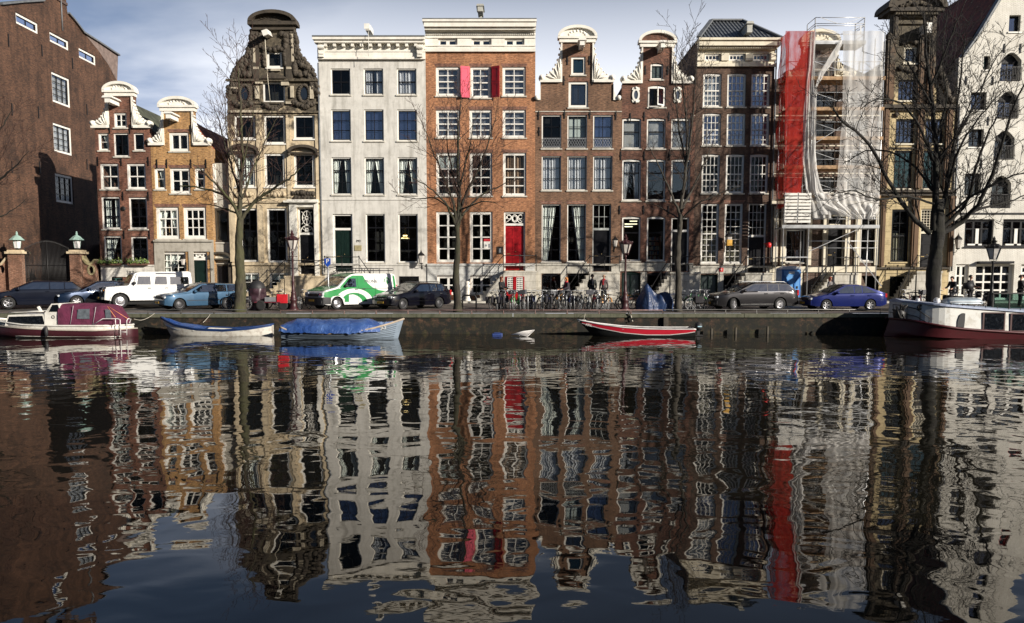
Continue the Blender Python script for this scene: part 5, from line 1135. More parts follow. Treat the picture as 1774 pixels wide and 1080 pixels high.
# ---- crown street lanterns
def street_lamp(px, ptop, Y, col, label, glassm, s=1.0, pbase=None):
    b = W(px, 500, Y); z0 = street_z(Y); top = W(px, ptop, Y).z; Ht = top - z0
    o = thing('street_lamp', label, 'street lamp', (b.x, Y, z0), group='crown-topped street lanterns')
    x, y = b.x, Y; hl = .78 * s          # height of lantern
    zc = z0 + Ht - 1.12 * s
    m = MB(); m.lathe([(.26, 0), (.26, .1), (.2, .14), (.17, .5), (.21, .56), (.17, .62), (.12, .9), (.14, .96), (.09, 1.02), (.07, 1.5), (.085, 1.56), (.06, 1.62), (.048, zc - z0 - .12), (.075, zc - z0 - .08), (.04, zc - z0), (0, zc - z0)], (x, y, z0), 14)
    m.build('post', col, o)
    m = MB(); m.tube([(x - .22 * s, y, zc - .3), (x + .22 * s, y, zc - .3)], .018, 6)
    for sg in (-1, 1): m.lathe([(0, -.04), (.035, 0), (0, .04)], (x + sg * .22 * s, y, zc - .3), 8)
    m.build('ladder_bar', col, o)
    m = MB(); w0, w1 = .16 * s, .33 * s; za, zb_ = zc + .08, zc + .58 * s
    for k in range(6):
        t = PI / 3 * k; m.bar((x + w0 * math.cos(t), y + w0 * math.sin(t), za), (x + w1 * math.cos(t), y + w1 * math.sin(t), zb_), .03)
        t2 = t + PI / 3; m.bar((x + w1 * math.cos(t), y + w1 * math.sin(t), zb_), (x + w1 * math.cos(t2), y + w1 * math.sin(t2), zb_), .04); m.bar((x + w0 * math.cos(t), y + w0 * math.sin(t), za), (x + w0 * math.cos(t2), y + w0 * math.sin(t2), za), .03)
    for k in range(3):
        t = 2 * PI * k / 3; m.tube([(x + .03, y, zc - .02), (x + .16 * s * math.cos(t), y + .16 * s * math.sin(t), zc + .02), (x + w0 * math.cos(t), y + w0 * math.sin(t), za)], .014, 5)
    L = m.build('lantern_frame', col, o)
    m = MB(); m.lathe([(w0 * .93, za + .01), (w1 * .93, zb_ - .01)], (x, y, 0), 6, smooth=False); m.build('lantern_glass', glassm, L)
    m = MB(); m.lathe([(w1 * 1.12, zb_ + .015), (w1 * 1.05, zb_ + .06), (w1 * .55, zb_ + .18 * s), (.09 * s, zb_ + .2 * s), (.1 * s, zb_ + .27 * s), (.14 * s, zb_ + .3 * s), (.05 * s, zb_ + .36 * s), (.06 * s, zb_ + .42 * s), (0, zb_ + .54 * s)], (x, y, 0), 12, smooth=False)
    for k in range(12):
        t = PI / 6 * k; m.lathe([(0, 0), (.028, .02), (.03, .05), (0, .1)], (x + w1 * 1.1 * math.cos(t), y + w1 * 1.1 * math.sin(t), zb_ + .05), 6)
    m.build('crown_cap', col, L)
LG = plain('frosted_lantern_glass', (.50, .47, .43), .25, var=.25, scale=5)
street_lamp(508, 398, 42.6, MAROON, 'dark red crown lantern on a post beside the green and white van', LG)
street_lamp(1083, 405, 42.4, MAROON, 'dark red crown lantern on a post between parked bicycles and the covered motorcycle', LG)
street_lamp(1718, 409, 41.6, IRON, 'black crown lantern on a post behind the houseboat, in front of the white warehouse', LG, 1.15)
def wall_lamp(px, py, label, hs, sgn=-1, size=1.0, col=None, boxc=None):
    Y = H[hs].Y; x, z = H[hs].p(px, py); o = thing('wall_lantern', label, 'wall lamp', (x, Y, z - .3), group='lanterns on house fronts'); col = col or IRON; yo = Y - .45
    m = MB(); m.box(x - .03, x + .03, Y - .03, Y - .003, z - .55 * size, z - .1); m.tube([(x, Y - .02, z - .45 * size), (x, Y - .25, z - .42 * size), (x, yo, z - .28 * size)], .02, 5); m.build('bracket', col, o)
    m = MB(); m.lathe([(.09 * size, -.26 * size), (.16 * size, .1 * size)], (x, yo, z), 6, smooth=False); m.build('lantern_glass', boxc or LG, o)
    m = MB(); m.lathe([(.02, -.32 * size), (.1 * size, -.28 * size), (.1 * size, -.262 * size)], (x, yo, z), 6); m.lathe([(.19 * size, .1 * size), (.16 * size, .15 * size), (.05 * size, .26 * size), (.03, .32 * size), (0, .4 * size)], (x, yo, z), 6, smooth=False); m.build('cap', col, o)
wall_lamp(731, 447, 'small lantern on a bracket at the right edge of the pale grey house', 'h4', size=1.3); wall_lamp(672 - 350, 452, 'small dark lantern beside the ground-floor window of the ochre house', 'h2', size=1.0); wall_lamp(1064, 420, 'small lantern by the black door of the mid-brown house', 'h6', size=1.1)
wall_lamp(1259, 415, 'lantern above a yellow box, between tall windows of the dark brown house', 'h8', size=1.4)
m = MB(); x, z = H['h8'].p(1259.5, 421); m.box(x - .16, x + .16, 50.35, 50.7, z - .17, z + .17); m.box(x - .18, x + .18, 50.33, 50.72, z - .2, z - .171)
o = m.build('yellow_box', plain('yellow_plastic', (.75, .42, .07), .5, var=.1), None); tag(o, 'square yellow box sign on the front of the dark brown house', 'sign box')
m = MB(); x, z = W(1332, 424, 50.3).x, W(1332, 424, 50.3).z; m.lathe([(0, -.2), (.12, -.18), (.16, -.05), (.15, .06), (.08, .12), (0, .14)], (x, 50.3, z), 10); m.box(x - .1, x + .1, 50.3, 50.98, z + .05, z + .1)
o = m.build('hanging_sign', plain('bright_red_plastic', (.65, .02, .02), .4, var=.1), None); tag(o, 'round bright red sign hanging by the door of the dark brown house', 'sign')
wall_lamp(1653, 420, 'glass lantern on a curved bracket at the left corner of the white warehouse', 'h11', size=1.5)
# ---- parking sign
x = W(569, 500, 43.0).x; o = thing('parking_sign', 'blue parking meter sign with a white P above the green van', 'sign', (x, 43.0, street_z(43)))
m = MB(); m.tube([(x, 43, street_z(43)), (x, 43, W(569, 450, 43).z)], .04, 8); m.build('post', STEEL, o)
za, zb_ = W(569, 461, 43).z, W(569, 448, 43).z; m = MB(); m.prism([(x - .16, zb_), (x + .16, zb_), (x + .16, za + .1), (x, za - .06), (x - .16, za + .1)], 42.9, 42.94); m.build('sign_plate', plain('sign_blue', (.012, .06, .35), .4, var=.05), o); text('P', 'sign_letter', WHITE, o, (x, 42.893, (za + zb_) / 2 + .04), .34)
# ---- gate with lantern pillars
GX = {}
BP = brick('brick_pillar', (.26, .12, .07), (.19, .085, .05))
def pillar(pxa, pxb, ptop, label):
    a, b = W(pxa, 470, 50.6).x, W(pxb, 470, 50.6).x; z = W(pxa, ptop, 50.6).z
    o = thing('gate_pillar', label, 'gate pillar', ((a + b) / 2, 50.7, 1.38), group='brick gate pillars'); m = MB(); m.box(a, b, 50.45, 51.2, 1.2, z); m.build('shaft', BP, o)
    m = MB(); m.box(a - .12, b + .12, 50.33, 51.32, z + .002, z + .14).box(a - .02, b + .02, 50.43, 51.22, z + .142, z + .24); m.build('cap_stone', ST_OLD, o); return (a + b) / 2, z + .24
VERD = plain('verdigris_copper', (.33, .48, .42), .6, .2, var=.25); OPAL = plain('opal_glass', (.75, .72, .72), .25, var=.08)
def gate_lantern(x, z, label):
    o = thing('gate_lantern', label, 'lantern', (x, 50.8, z), group='opal gate lanterns'); m = MB(); m.lathe([(.0, .0), (.12, .0), (.1, .05), (.15, .1), (.17, .12)], (x, 50.8, z), 8); m.build('foot', IRON, o)
    m = MB(); m.lathe([(.17, .122), (.25, .62)], (x, 50.8, z), 6, smooth=False); g = m.build('lantern_glass', OPAL, o)
    m = MB()
    for k in range(6): t = PI / 3 * k; m.bar((x + .172 * math.cos(t), 50.8 + .172 * math.sin(t), z + .12), (x + .253 * math.cos(t), 50.8 + .253 * math.sin(t), z + .62), .022)
    m.build('glazing_bars', VERD, g)
    m = MB(); m.lathe([(.45, .62), (.42, .66), (.22, .86), (.1, .93), (.06, .97), (.08, 1.02), (.05, 1.08), (.06, 1.13), (0, 1.2)], (x, 50.8, z), 8, smooth=False); m.build('hood', VERD, o)
x1, z1 = pillar(17, 41, 440, 'left brick gate pillar with stone cap and lantern'); x2, z2 = pillar(123.5, 142, 440, 'right brick gate pillar with stone cap and lantern, next to the narrow house')
gate_lantern(x1, z1, 'opal lantern with verdigris hood on the left gate pillar'); gate_lantern(x2, z2, 'opal lantern with verdigris hood on the right gate pillar')
o = thing('garden_wall', 'short brick wall with curved stone coping and round hole between right gate pillar and narrow house', 'wall', (W(155, 480, 50.9).x, 50.9, 1.38)); a, b = W(142.5, 480, 50.9).x, W(168, 480, 50.9).x; m = MB()
n = 12; top = [(lerp(a, b, i / n), lerp(W(0, 440, 50.9).z, W(0, 452, 50.9).z, math.sin(PI * min(1, i / n * 1.15) * .5)) - .35 * math.sin(PI * i / n)) for i in range(n + 1)]
c = (W(160.5, 468, 50.9).x, W(160.5, 468, 50.9).z); hole = [(c[0] + .2 * math.cos(2 * PI * i / 12), c[1] + .28 * math.sin(2 * PI * i / 12)) for i in range(12)]
m.prism([(a, 1.2), (b, 1.2)] + top[::-1], 50.75, 51.1, [hole]); m.build('brickwork', BP, o)
m = MB()
for p, q in zip(top, top[1:]): m.bar((p[0], 50.92, p[1] + .06), (q[0], 50.92, q[1] + .06), .5, .12)
for i in range(12): p, q = hole[i], hole[(i + 1) % 12]; m.bar((p[0], 50.74, p[1]), (q[0], 50.74, q[1]), .06, .1)
m.build('stone_coping', stone('yellowed_stone', (.42, .36, .2), (.1, .09, .03), .7, .4), o)
o = thing('garden_wall', 'brick wall left of the gate with a dark round hole, cut by the left edge', 'wall', (W(-20, 480, 50.9).x, 50.9, 1.38)); a, b = W(-80, 480, 50.9).x, W(16.5, 480, 50.9).x; m = MB(); c = (W(5, 467, 50.9).x, W(5, 467, 50.9).z)
hole = [(c[0] + .2 * math.cos(2 * PI * i / 12), c[1] + .28 * math.sin(2 * PI * i / 12)) for i in range(12)]; zt = W(0, 440, 50.9).z; m.prism([(a, 1.2), (b, 1.2), (b, zt - .3), (c[0], zt - .75), (a, zt - .2)], 50.75, 51.1, [hole]); m.build('brickwork', BP, o)
m = MB()
for p, q in zip([(b, zt - .3), (c[0], zt - .75)], [(c[0], zt - .75), (a, zt - .2)]): m.bar((p[0], 50.92, p[1] + .06), (q[0], 50.92, q[1] + .06), .5, .12)
m.build('stone_coping', ST_OLD, o)
o = thing('iron_gate', 'tall black iron gate with arched top between the two lantern pillars', 'gate', (W(82, 480, 50.8).x, 50.8, 1.38)); a, b = W(42, 470, 50.8).x + .1, W(123, 470, 50.8).x - .1; mid = (a + b) / 2
for s_, (u, v) in enumerate(((a, mid - .02), (mid + .02, b))):
    m = MB(); n = 17
    for i in range(n + 1):
        x = lerp(u, v, i / n); f = abs(x - mid) / (mid - a); zt = W(0, 432, 50.8).z + .45 * math.cos(f * PI / 2); m.tube([(x, 50.8, 1.35), (x, 50.8, zt)], .022 if 0 < i < n else .04, 5); m.lathe([(.03, 0), (.035, .03), (0, .16)], (x, 50.8, zt), 5)
    for zz in (1.5, 2.6, 2.75, 3.6): m.box(u, v, 50.775, 50.825, zz, zz + .05)
    m.box(u, v, 50.79, 50.81, 1.55, 2.6)
    m.build('gate_leaf', IRON, o)
# dense dark courtyard wall behind the gate
m = MB(); m.box(-33.0 + .02, H['h1'].L - .02, 64, 64.4, 1.2, 5.5); o = m.build('courtyard_wall', BRICK_BIG, None); tag(o, 'dark brick wall at the back of the courtyard behind the iron gate', 'wall')
# ---- flower boxes
LEAF = plain('box_leaves', (.07, .13, .03), .7, var=.6, scale=9); LEAF2 = plain('box_leaves_light', (.20, .27, .07), .7, var=.4, scale=9)
for k, (xa, xb, lab) in enumerate(((176, 212, 'left flower box full of green leaves under the ground-floor window of the reddish-brown house'), (224, 258, 'right flower box full of green leaves under the ground-floor window of the reddish-brown house'))):
    a, b = H['h1'].x(xa, 456), H['h1'].x(xb, 456); z = H['h1'].z(460); o = thing('flower_box', lab, 'flower box', ((a + b) / 2, 50.8, z), group='flower boxes on the reddish-brown house'); m = MB(); m.box(a, b, 50.68, 50.885, z, z + .16); m.build('planter', plain('terracotta_box', (.12, .06, .04), .8), o)
    R = random.Random(k); m = MB()
    for i in range(520):
        x, y, zz = R.uniform(a - .05, b + .05), R.uniform(50.6, 50.9), z + .12 + abs(R.gauss(0, .13)); s_ = R.uniform(.03, .07); u = Vector((R.uniform(-1, 1), R.uniform(-1, 1), R.uniform(-1, 1))).normalized(); v = u.orthogonal().normalized(); c = Vector((x, y, zz)); m.add([c - u * s_, c + v * s_ * .6, c + u * s_, c - v * s_ * .6], [(0, 1, 2, 3)], R.randrange(2))
    m.build('leaves', [LEAF, LEAF2], o, recalc=False)
# ---- steel hoop bollard, by the orange-house tree
a, b = W(801, 520, 42.2).x, W(825, 520, 42.2).x; z0 = street_z(42.2); zt = W(0, 512, 42.2).z; m = MB(); m.tube([(a, 42.2, z0 - .02), (a, 42.2, zt - .15), (a + .05, 42.2, zt - .03), (a + .16, 42.2, zt), (b - .16, 42.2, zt), (b - .05, 42.2, zt - .03), (b, 42.2, zt - .15), (b, 42.2, z0 - .02)], .045, 8)
o = m.build('bicycle_hoop', IRON, None); tag(o, 'thick black steel hoop standing right of the orange-house tree', 'bike stand')
o = thing('stone_post', 'white stone post at the foot of the orange house stairs', 'post', (W(810, 520, 49.6).x, 49.6, 1.4)); m = MB(); m.lathe([(.2, 0), (.2, .12), (.14, .16), (.13, .8), (.17, .86), (.17, .95), (.1, 1.02), (.15, 1.12), (.1, 1.22), (0, 1.25)], (W(810, 520, 49.6).x, 49.6, 1.4), 12); m.build('shaft', ST_WHITE, o)
# ---- small bench-like board and bollards by tree
# ================================================================== vehicles
def paint(name, c, metal=.3, rough=.28, flake=0):
    t = NT(name); t.base(c); t.b.inputs['Specular IOR Level'].default_value = .15; t.set(Metallic=metal, Roughness=rough, Coat_Weight=.7, Coat_Roughness=.04)
    f = t.noise(2.5, 5, .6); t.base(t.mix(t.ramp(f, [(.35, 0.0), (.7, 1.0)]), tuple(x * .82 for x in c), c)); return t.m
def glassy(name):
    t = NT(name); t.base((.004, .006, .009)); t.set(Roughness=.02, IOR=3.2); t.bump(t.noise(1.6, 3), .35, .05); return t.m
CARGLASS = glassy('car_glass')
TYRE = plain('tyre_rubber', (.014, .014, .014), .85, var=.2); RIM = plain('alloy_rim', (.5, .5, .52), .3, .85, var=.1); RIMD = plain('steel_rim', (.09, .09, .095), .5, .6, var=.2)
BUMP = plain('black_plastic', (.018, .018, .02), .6, var=.15); CHROME = plain('chrome', (.7, .7, .72), .12, 1.0, var=0); UNDER = plain('car_underside', (.008, .008, .008), .9, var=0)
HEAD = plain('headlight_glass', (.62, .66, .70), .1, .3, var=.3, scale=14, coat=.8); TAIL = plain('tail_light', (.40, .012, .012), .2, var=.15, coat=.8); PLATE = plain('yellow_number_plate', (.62, .36, .03), .5, var=.1); ORL = plain('orange_indicator', (.6, .2, .02), .3)
def wheel(root, x, y, r, w, side, rim, style, n_sp=7, turn=0):
    M = Matrix.Translation((x, y, r)) @ Matrix.Rotation(turn, 4, 'Z')
    m = MB(); m.lathe([(r * .64, -w / 2), (r * .9, -w / 2), (r * .98, -w * .4), (r, -w * .2), (r, w * .2), (r * .98, w * .4), (r * .9, w / 2), (r * .64, w / 2)], (0, 0, 0), 26, axis='Y'); m.xform(M); tw = m.build('wheel', TYRE, root)
    m = MB(); yo = side * w * .42
    m.lathe([(r * .64, yo), (r * .58, yo), (r * .55, yo * .55), (r * .55, 0)], (0, 0, 0), 24, axis='Y')
    m.lathe([(0, yo * .8), (r * .14, yo * .8), (r * .16, yo * .5)], (0, 0, 0), 12, axis='Y')
    if style == 'alloy':
        for k in range(n_sp):
            t = 2 * PI * k / n_sp; m.bar((r * .1 * math.cos(t), yo * .75, r * .1 * math.sin(t)), (r * .58 * math.cos(t), yo * .85, r * .58 * math.sin(t)), .04, r * (.2 if n_sp < 8 else .1))
        m.lathe([(r * .56, yo * .4), (0, yo * .3)], (0, 0, 0), 20, 1, axis='Y')
    else:
        m.lathe([(r * .56, yo * .35), (r * .42, yo * .5), (r * .3, yo * .75), (r * .12, yo * .75), (0, yo * .7)], (0, 0, 0), 20, 0 if style == 'cover' else 0, axis='Y')
        for k in range(8): t = 2 * PI * k / 8; m.lathe([(0, yo * .8), (r * .05, yo * .6)], (r * .36 * math.cos(t), 0, r * .36 * math.sin(t)), 6, 1, axis='Y')
    m.xform(M); m.build('rim', [rim, UNDER], tw)
class Car:
    def __init__(s, name, label, L, Wd, top, belt, glass_range, wheels, wr, mat, tumble=.30, nose=.22, tail=.16, sill=.22, squar=0.0, hoodrow=.05, clad=None):
        s.o = thing(name, label, 'van' if 'van' in name else 'car', (0, 0, 0)); s.L, s.Wd, s.top, s.belt, s.tumble, s.nose, s.tail = L, Wd, top, belt, tumble, nose, tail; s.mat = mat; s.gr = glass_range; s.sq = squar
        s.wheels, s.wr, s.sill = wheels, wr, sill
        n = int(L / .055); m = MB(); rows = []; K = 13
        for i in range(n + 1):
            x = L * i / n; rows.append(s.section(x))
        vs = [p for r in rows for p in r]; kk = len(rows[0])
        fs = [(i * kk + j, (i + 1) * kk + j, (i + 1) * kk + j + 1, i * kk + j + 1) for i in range(n) for j in range(kk - 1)]
        m.add(vs, fs, 0, True); m.add(rows[0], [tuple(range(kk))], 0); m.add(rows[-1], [tuple(range(kk - 1, -1, -1))], 0)
        s.body = m.build('body', mat, s.o, angle=34)
        m = MB(); a, b = .25, L - .25
        m.box(a, b, -Wd / 2 + .2, Wd / 2 - .2, .2, .62); m.build('underbody', UNDER, s.o)
        for wx in wheels:
            for sd in (-1, 1):
                q = MB(); r = wr * 1.16; q.lathe([(r, 0), (r, .25)], (wx, sd * (Wd / 2 - .03) - (.25 if sd > 0 else 0), wr + .02), 16, axis='Y', arc=PI, ph=0); q.build('wheel_arch', UNDER, s.o, recalc=False)
    def hw(s, x):
        w = s.Wd / 2; a = max(0, 1 - x / s.nose / 3); b = max(0, 1 - (s.L - x) / s.tail / 3)
        return w * (1 - .17 * (1 - s.sq * .7) * a ** 2.2 - .12 * (1 - s.sq * .7) * b ** 2.2)
    def bottom(s, x):
        z = s.sill
        if x < .35: z += .06 * (1 - x / .35)
        if x > s.L - .35: z += .1 * (1 - (s.L - x) / .35)
        for wx in s.wheels:
            r = s.wr * 1.17
            if abs(x - wx) < r: z = max(z, s.wr + math.sqrt(r * r - (x - wx) ** 2) - .0)
        return z
    def zt(s, x): return interp(s.top, x)
    def side(s, x, z):
        w = s.hw(x); bl = interp(s.belt, x); zb = s.sill
        if z <= bl: 
            f = (z - zb) / max(.05, bl - zb); return w * (1 - .045 * abs(f - .45) ** 1.6 * 2.2 * (1 - .5 * s.sq)) 
        return w * .985 - s.tumble * (z - bl)
    def section(s, x):
        zb, bl, zt = s.bottom(x), interp(s.belt, x), s.zt(x)
        bl = min(bl, zt - .02); half = []
        zb = min(zb, bl - .05)
        for f in (0, .2, .4, .6, .8, .94): z = lerp(zb, bl, f); half.append((s.side(x, z), z))
        half.append((s.side(x, bl) - .012, bl))
        if zt > bl + .06:
            for f in (.04, .5, .88): z = lerp(bl, zt, f); half.append((s.side(x, z), z))
            ye = s.side(x, zt); half.append((ye - .05, zt - .018 * (1 - s.sq))); half.append((ye - .22, zt + .008)); half.append((0, zt + .025 * (1 - s.sq)))
        else:
            ye = s.side(x, bl)
            for f in (.02, .06, .12): half.append((ye - f * .7 - .01, lerp(bl, zt, .35 + f * 4)))
            half.append((ye - .12, zt - .004)); half.append((ye - .28, zt + .006)); half.append((0, zt + .022 * (1 - s.sq)))
        return [(x, y, z) for y, z in half] + [(x, -y, z) for y, z in half[::-1][1:]]
    def patch(s, poly, name, mat, parent=None, off=.006, sides=(-1, 1), step=.12):
        """poly in (x, z) laid on the flank"""
        from mathutils.geometry import delaunay_2d_cdt
        P = []
        for (a, b) in zip(poly, poly[1:] + poly[:1]):
            d = math.hypot(b[0] - a[0], b[1] - a[1]); n = max(1, int(d / step)); P += [(lerp(a[0], b[0], i / n), lerp(a[1], b[1], i / n)) for i in range(n)]
        nb = len(P); xs = [p[0] for p in P]; zs = [p[1] for p in P]; x = min(xs) + step / 2
        ins = []
        while x < max(xs):
            z = min(zs) + step / 2
            while z < max(zs):
                c = False; j = nb - 1
                for i in range(nb):
                    if (P[i][1] > z) != (P[j][1] > z) and x < (P[j][0] - P[i][0]) * (z - P[i][1]) / (P[j][1] - P[i][1]) + P[i][0]: c = not c
                    j = i
                if c: ins.append((x, z))
                z += step
            x += step
        V, E, Fc, *_ = delaunay_2d_cdt([Vector(p) for p in P + ins], [], [list(range(nb))], 1, 1e-5)
        for sd in sides:
            m = MB(); m.add([(v.x, sd * (s.side(v.x, v.y) + off), v.y) for v in V], [tuple(f) for f in Fc], 0, True); m.build(name, mat, parent or s.o)
    def screen(s, x0, x1, name, inset=.10, lift=.012, mat=None):
        """windscreen or rear window following the top line between x0 and x1"""
        m = MB(); n = 8; vs = []
        for i in range(n + 1):
            x = lerp(x0, x1, i / n); z = s.zt(x) + lift; y = s.side(x, s.zt(x)) - inset
            for j in range(7): t = j / 6 * 2 - 1; vs.append((x, y * t, z + .02 * (1 - t * t) + (.002)))
        m.add(vs, [(i * 7 + j, (i + 1) * 7 + j, (i + 1) * 7 + j + 1, i * 7 + j + 1) for i in range(n) for j in range(6)], 0, True); return m.build(name, mat or CARGLASS, s.o)
    def boxp(s, x0, x1, y0, y1, z0, z1, name, mat, parent=None, bev=.02, both=False):
        for sg in ((1, -1) if both else (1,)):
            m = MB(); m.box(x0, x1, y0 * sg, y1 * sg, z0, z1); m.build(name, mat, parent or s.o, bevel=bev)
    def rim(s, mat, style, n=7, turn=0):
        for i, wx in enumerate(s.wheels):
            for sd in (-1, 1): wheel(s.o, wx, sd * (s.Wd / 2 - .12), s.wr, .2, sd, mat, style, n, turn if i == 0 else 0)
    def seams(s, xs, z0, handle=True):
        for x in xs:
            zt = interp(s.belt, x) - .01; m = MB()
            for sd in (-1, 1): m.add([(x, sd * (s.side(x, z0) + .002), z0), (x + .012, sd * (s.side(x, z0) + .002), z0), (x + .012, sd * (s.side(x, zt) + .002), zt), (x, sd * (s.side(x, zt) + .002), zt)], [(0, 1, 2, 3)])
            m.build('door_seam', UNDER, s.o, recalc=False)
    def mirror(s, x, z, mat=None):
        for sd in (-1, 1):
            m = MB(); y = s.side(x, z); m.lathe([(0, -.1), (.07, -.08), (.095, 0), (.07, .07), (0, .09)], (x, sd * (y + .12), z), 10, axis='X'); m.bar((x, sd * y, z - .03), (x, sd * (y + .1), z - .02), .05); m.build('wing_mirror', mat or BUMP, s.o)
    def plate(s, z, y=0, w=.26, xf=-.03):
        m = MB(); m.box(xf - .012, xf, -w, w, z - .055, z + .055); m.build('number_plate', PLATE, s.o)
    def place(s, px, Y, deg, z=None):
        b = W(px, 500, Y); s.o.location = (b.x, Y, street_z(Y) if z is None else z); s.o.rotation_euler = (math.radians(-.0), 0, math.radians(deg))
        # origin is the front end; move so that (px, Y) marks the middle of the car
        a = math.radians(deg); s.o.location.x -= s.L / 2 * math.cos(a); s.o.location.y -= s.L / 2 * math.sin(a); s.o['group'] = 'cars parked along the quay'
        return s.o
def sedanish(name, label, L, Wd, H_, mat, style, rimmat, nsp=7, wr=.31, w1=.82, w2=None, hood=.78, belt=.92, ws=(1.05, 1.75), rf=(1.85, 3.4), rear=None, estate=True, hatch=False, tail_z=None, chrome=False, glassp=None, head=None, turn=0, rails=False, side_strip=None, grille=None, wing=None, win_split=(.5,)):
    w2 = w2 or L - .85
    if estate: top = [(0, .42), (.03, .60), (.10, hood - .10), (.3, hood - .03), (ws[0], hood + .10), (ws[1], H_ - .05), (rf[0] + .15, H_), (lerp(rf[0], rf[1], .6), H_), (L - .62, H_ - .05), (L - .18, belt + .06), (L - .04, belt - .08), (L, .62)]
    else: top = rear
    bt = [(0, .5), (.1, hood - .12), (ws[0] - .1, hood + .02), (ws[0] + .3, belt), (L - .6, belt + .05), (L, belt - .05)]
    c = Car(name, label, L, Wd, top, bt, None, (w1, w2), wr, mat)
    c.rim(rimmat, style, nsp, turn)
    c.screen(ws[0] + .05, ws[1] - .02, 'windscreen')
    if estate: c.screen(L - .60, L - .22, 'rear_window')
    else: c.screen(*glassp['rear'], 'rear_window')
    zb = belt + .035; zt = H_ - .095; xf0, xf1 = ws[0] + .28, ws[1] + .12; xe = (L - .34, L - .62) if estate else glassp['xe']
    xm = lerp(xf1, xe[1], win_split[0]); 
    c.patch([(xf0, zb), (xm - .03, zb), (xm - .03, zt + .01), (xf1, zt)], 'side_window', CARGLASS)
    if len(win_split) > 1:
        xn = lerp(xf1, xe[1], win_split[1]); c.patch([(xm + .03, zb), (xn - .03, zb + .01), (xn - .03, zt), (xm + .03, zt + .01)], 'side_window', CARGLASS); c.patch([(xn + .03, zb + .01), (xe[0], zb + .03), (xe[1], zt - .01), (xn + .03, zt)], 'side_window', CARGLASS)
    else: c.patch([(xm + .03, zb), (xe[0], zb + .02), (xe[1], zt - .01), (xm + .03, zt + .01)], 'side_window', CARGLASS)
    c.seams([xf0 + .02, xm, lerp(xf1, xe[1], win_split[-1]) + .02 if len(win_split) > 1 else xm + .9], .32)
    for x in (xm - .2, xm + .75):
        m = MB()
        for sd in (-1, 1): y = c.side(x, belt - .09); m.box(x, x + .18, sd * (y + .002), sd * (y + .035), belt - .11, belt - .07)
        m.build('door_handle', mat if not chrome else CHROME, c.o)
    c.mirror(xf0 + .12, belt + .06, mat)
    # bumpers, lights, grille
    y0 = c.hw(.1)
    m = MB(); n = 10; P = [(-.04 + .10 * abs(i / n * 2 - 1) ** 3.0, (i / n * 2 - 1) * (y0 - .02)) for i in range(n + 1)]
    for a_, b_ in zip(P, P[1:]): m.bar((a_[0], a_[1], .42), (b_[0], b_[1], .42), .09, .2)
    m.build('front_bumper', mat if wing is None else wing, c.o)
    m = MB(); m.box(L - .03, L + .03, -c.hw(L - .1) + .06, c.hw(L - .1) - .06, .34, .56); m.build('rear_bumper', mat if wing is None else wing, c.o, bevel=.03)
    hz = head or (hood - .19); 
    c.boxp(.0, .26, .46, y0 - .0 - .02, hz - .055, hz + .06, 'headlight', HEAD, both=True, bev=.03)
    g = MB(); g.box(-.005, .06, -.38, .38, hz - .07, hz + .07); gg = g.build('grille', BUMP, c.o, bevel=.015)
    if grille:
        g = MB(); g.box(-.018, -.006, -.4, .4, hz + .065, hz + .09).box(-.018, -.006, -.4, .4, hz - .09, hz - .065).box(-.018, -.006, -.4, -.375, hz - .064, hz + .064).box(-.018, -.006, .375, .4, hz - .064, hz + .064); g.build('grille_frame', CHROME, gg)
    c.boxp(L - .12, L + .004, c.hw(L - .1) - .17, c.hw(L - .1) - .012, belt - .2, belt + (.02 if not estate else .1), 'tail_light', TAIL, both=True, bev=.02)
    c.plate(.40, xf=-.09)
    if side_strip:
        c.patch([(.45, side_strip - .012), (w1 - .42, side_strip - .012), (w1 - .42, side_strip + .012), (.45, side_strip + .012)], 'side_moulding', CHROME if chrome else BUMP, off=.01) if w1 > 1.0 else None
        c.patch([(w1 + .4, side_strip - .015), (w2 - .4, side_strip - .015), (w2 - .4, side_strip + .015), (w1 + .4, side_strip + .015)], 'side_moulding', CHROME if chrome else BUMP, off=.01)
    if rails:
        m = MB()
        for sd in (-1, 1):
            y = c.side(2.3, H_) - .06; m.tube([(rf[0], sd * y, H_ - .02), (rf[0] + .12, sd * y, H_ + .05), (lerp(rf[0], L - .7, .5), sd * y, H_ + .06), (L - .85, sd * y, H_ + .04), (L - .7, sd * y, H_ - .04)], .022, 6)
        m.build('roof_rails', STEEL if rails == 1 else BUMP, c.o)
    m = MB(); m.bar((ws[0] + .1, -.45, c.zt(ws[0] + .1) + .04), (ws[0] + .3, .05, c.zt(ws[0] + .3) + .045), .015); m.bar((ws[0] + .1, .15, c.zt(ws[0] + .1) + .04), (ws[0] + .28, .55, c.zt(ws[0] + .28) + .045), .015); m.build('wipers', UNDER, c.o)
    return c
DKBLUE = paint('dark_navy_paint', (.004, .006, .014), 0); NAVY = paint('navy_blue_paint', (.008, .018, .042)); BLUEM = paint('faded_steel_blue_paint', (.035, .085, .15), .2, .4); BLK = paint('black_paint_car', (.003, .003, .007), 0); GREYM = paint('dark_grey_metallic', (.030, .029, .031), .4); ROYAL = paint('royal_blue_paint', (.012, .020, .12), .2)
WHITEV = paint('white_body_paint', (.74, .74, .72), 0, .4); GREENV = paint('green_body_paint', (.035, .25, .075), 0, .35)
c = sedanish('parked_car', 'dark navy five-door hatchback with silver wheels at the far left', 4.6, 1.84, 1.52, DKBLUE, 'alloy', RIM, 5, wr=.33, w1=.9, hood=.90, belt=1.02, ws=(1.0, 1.95), rf=(2.0, 3.4), win_split=(.42, .8)); c.place(65.5, 44.6, 30)
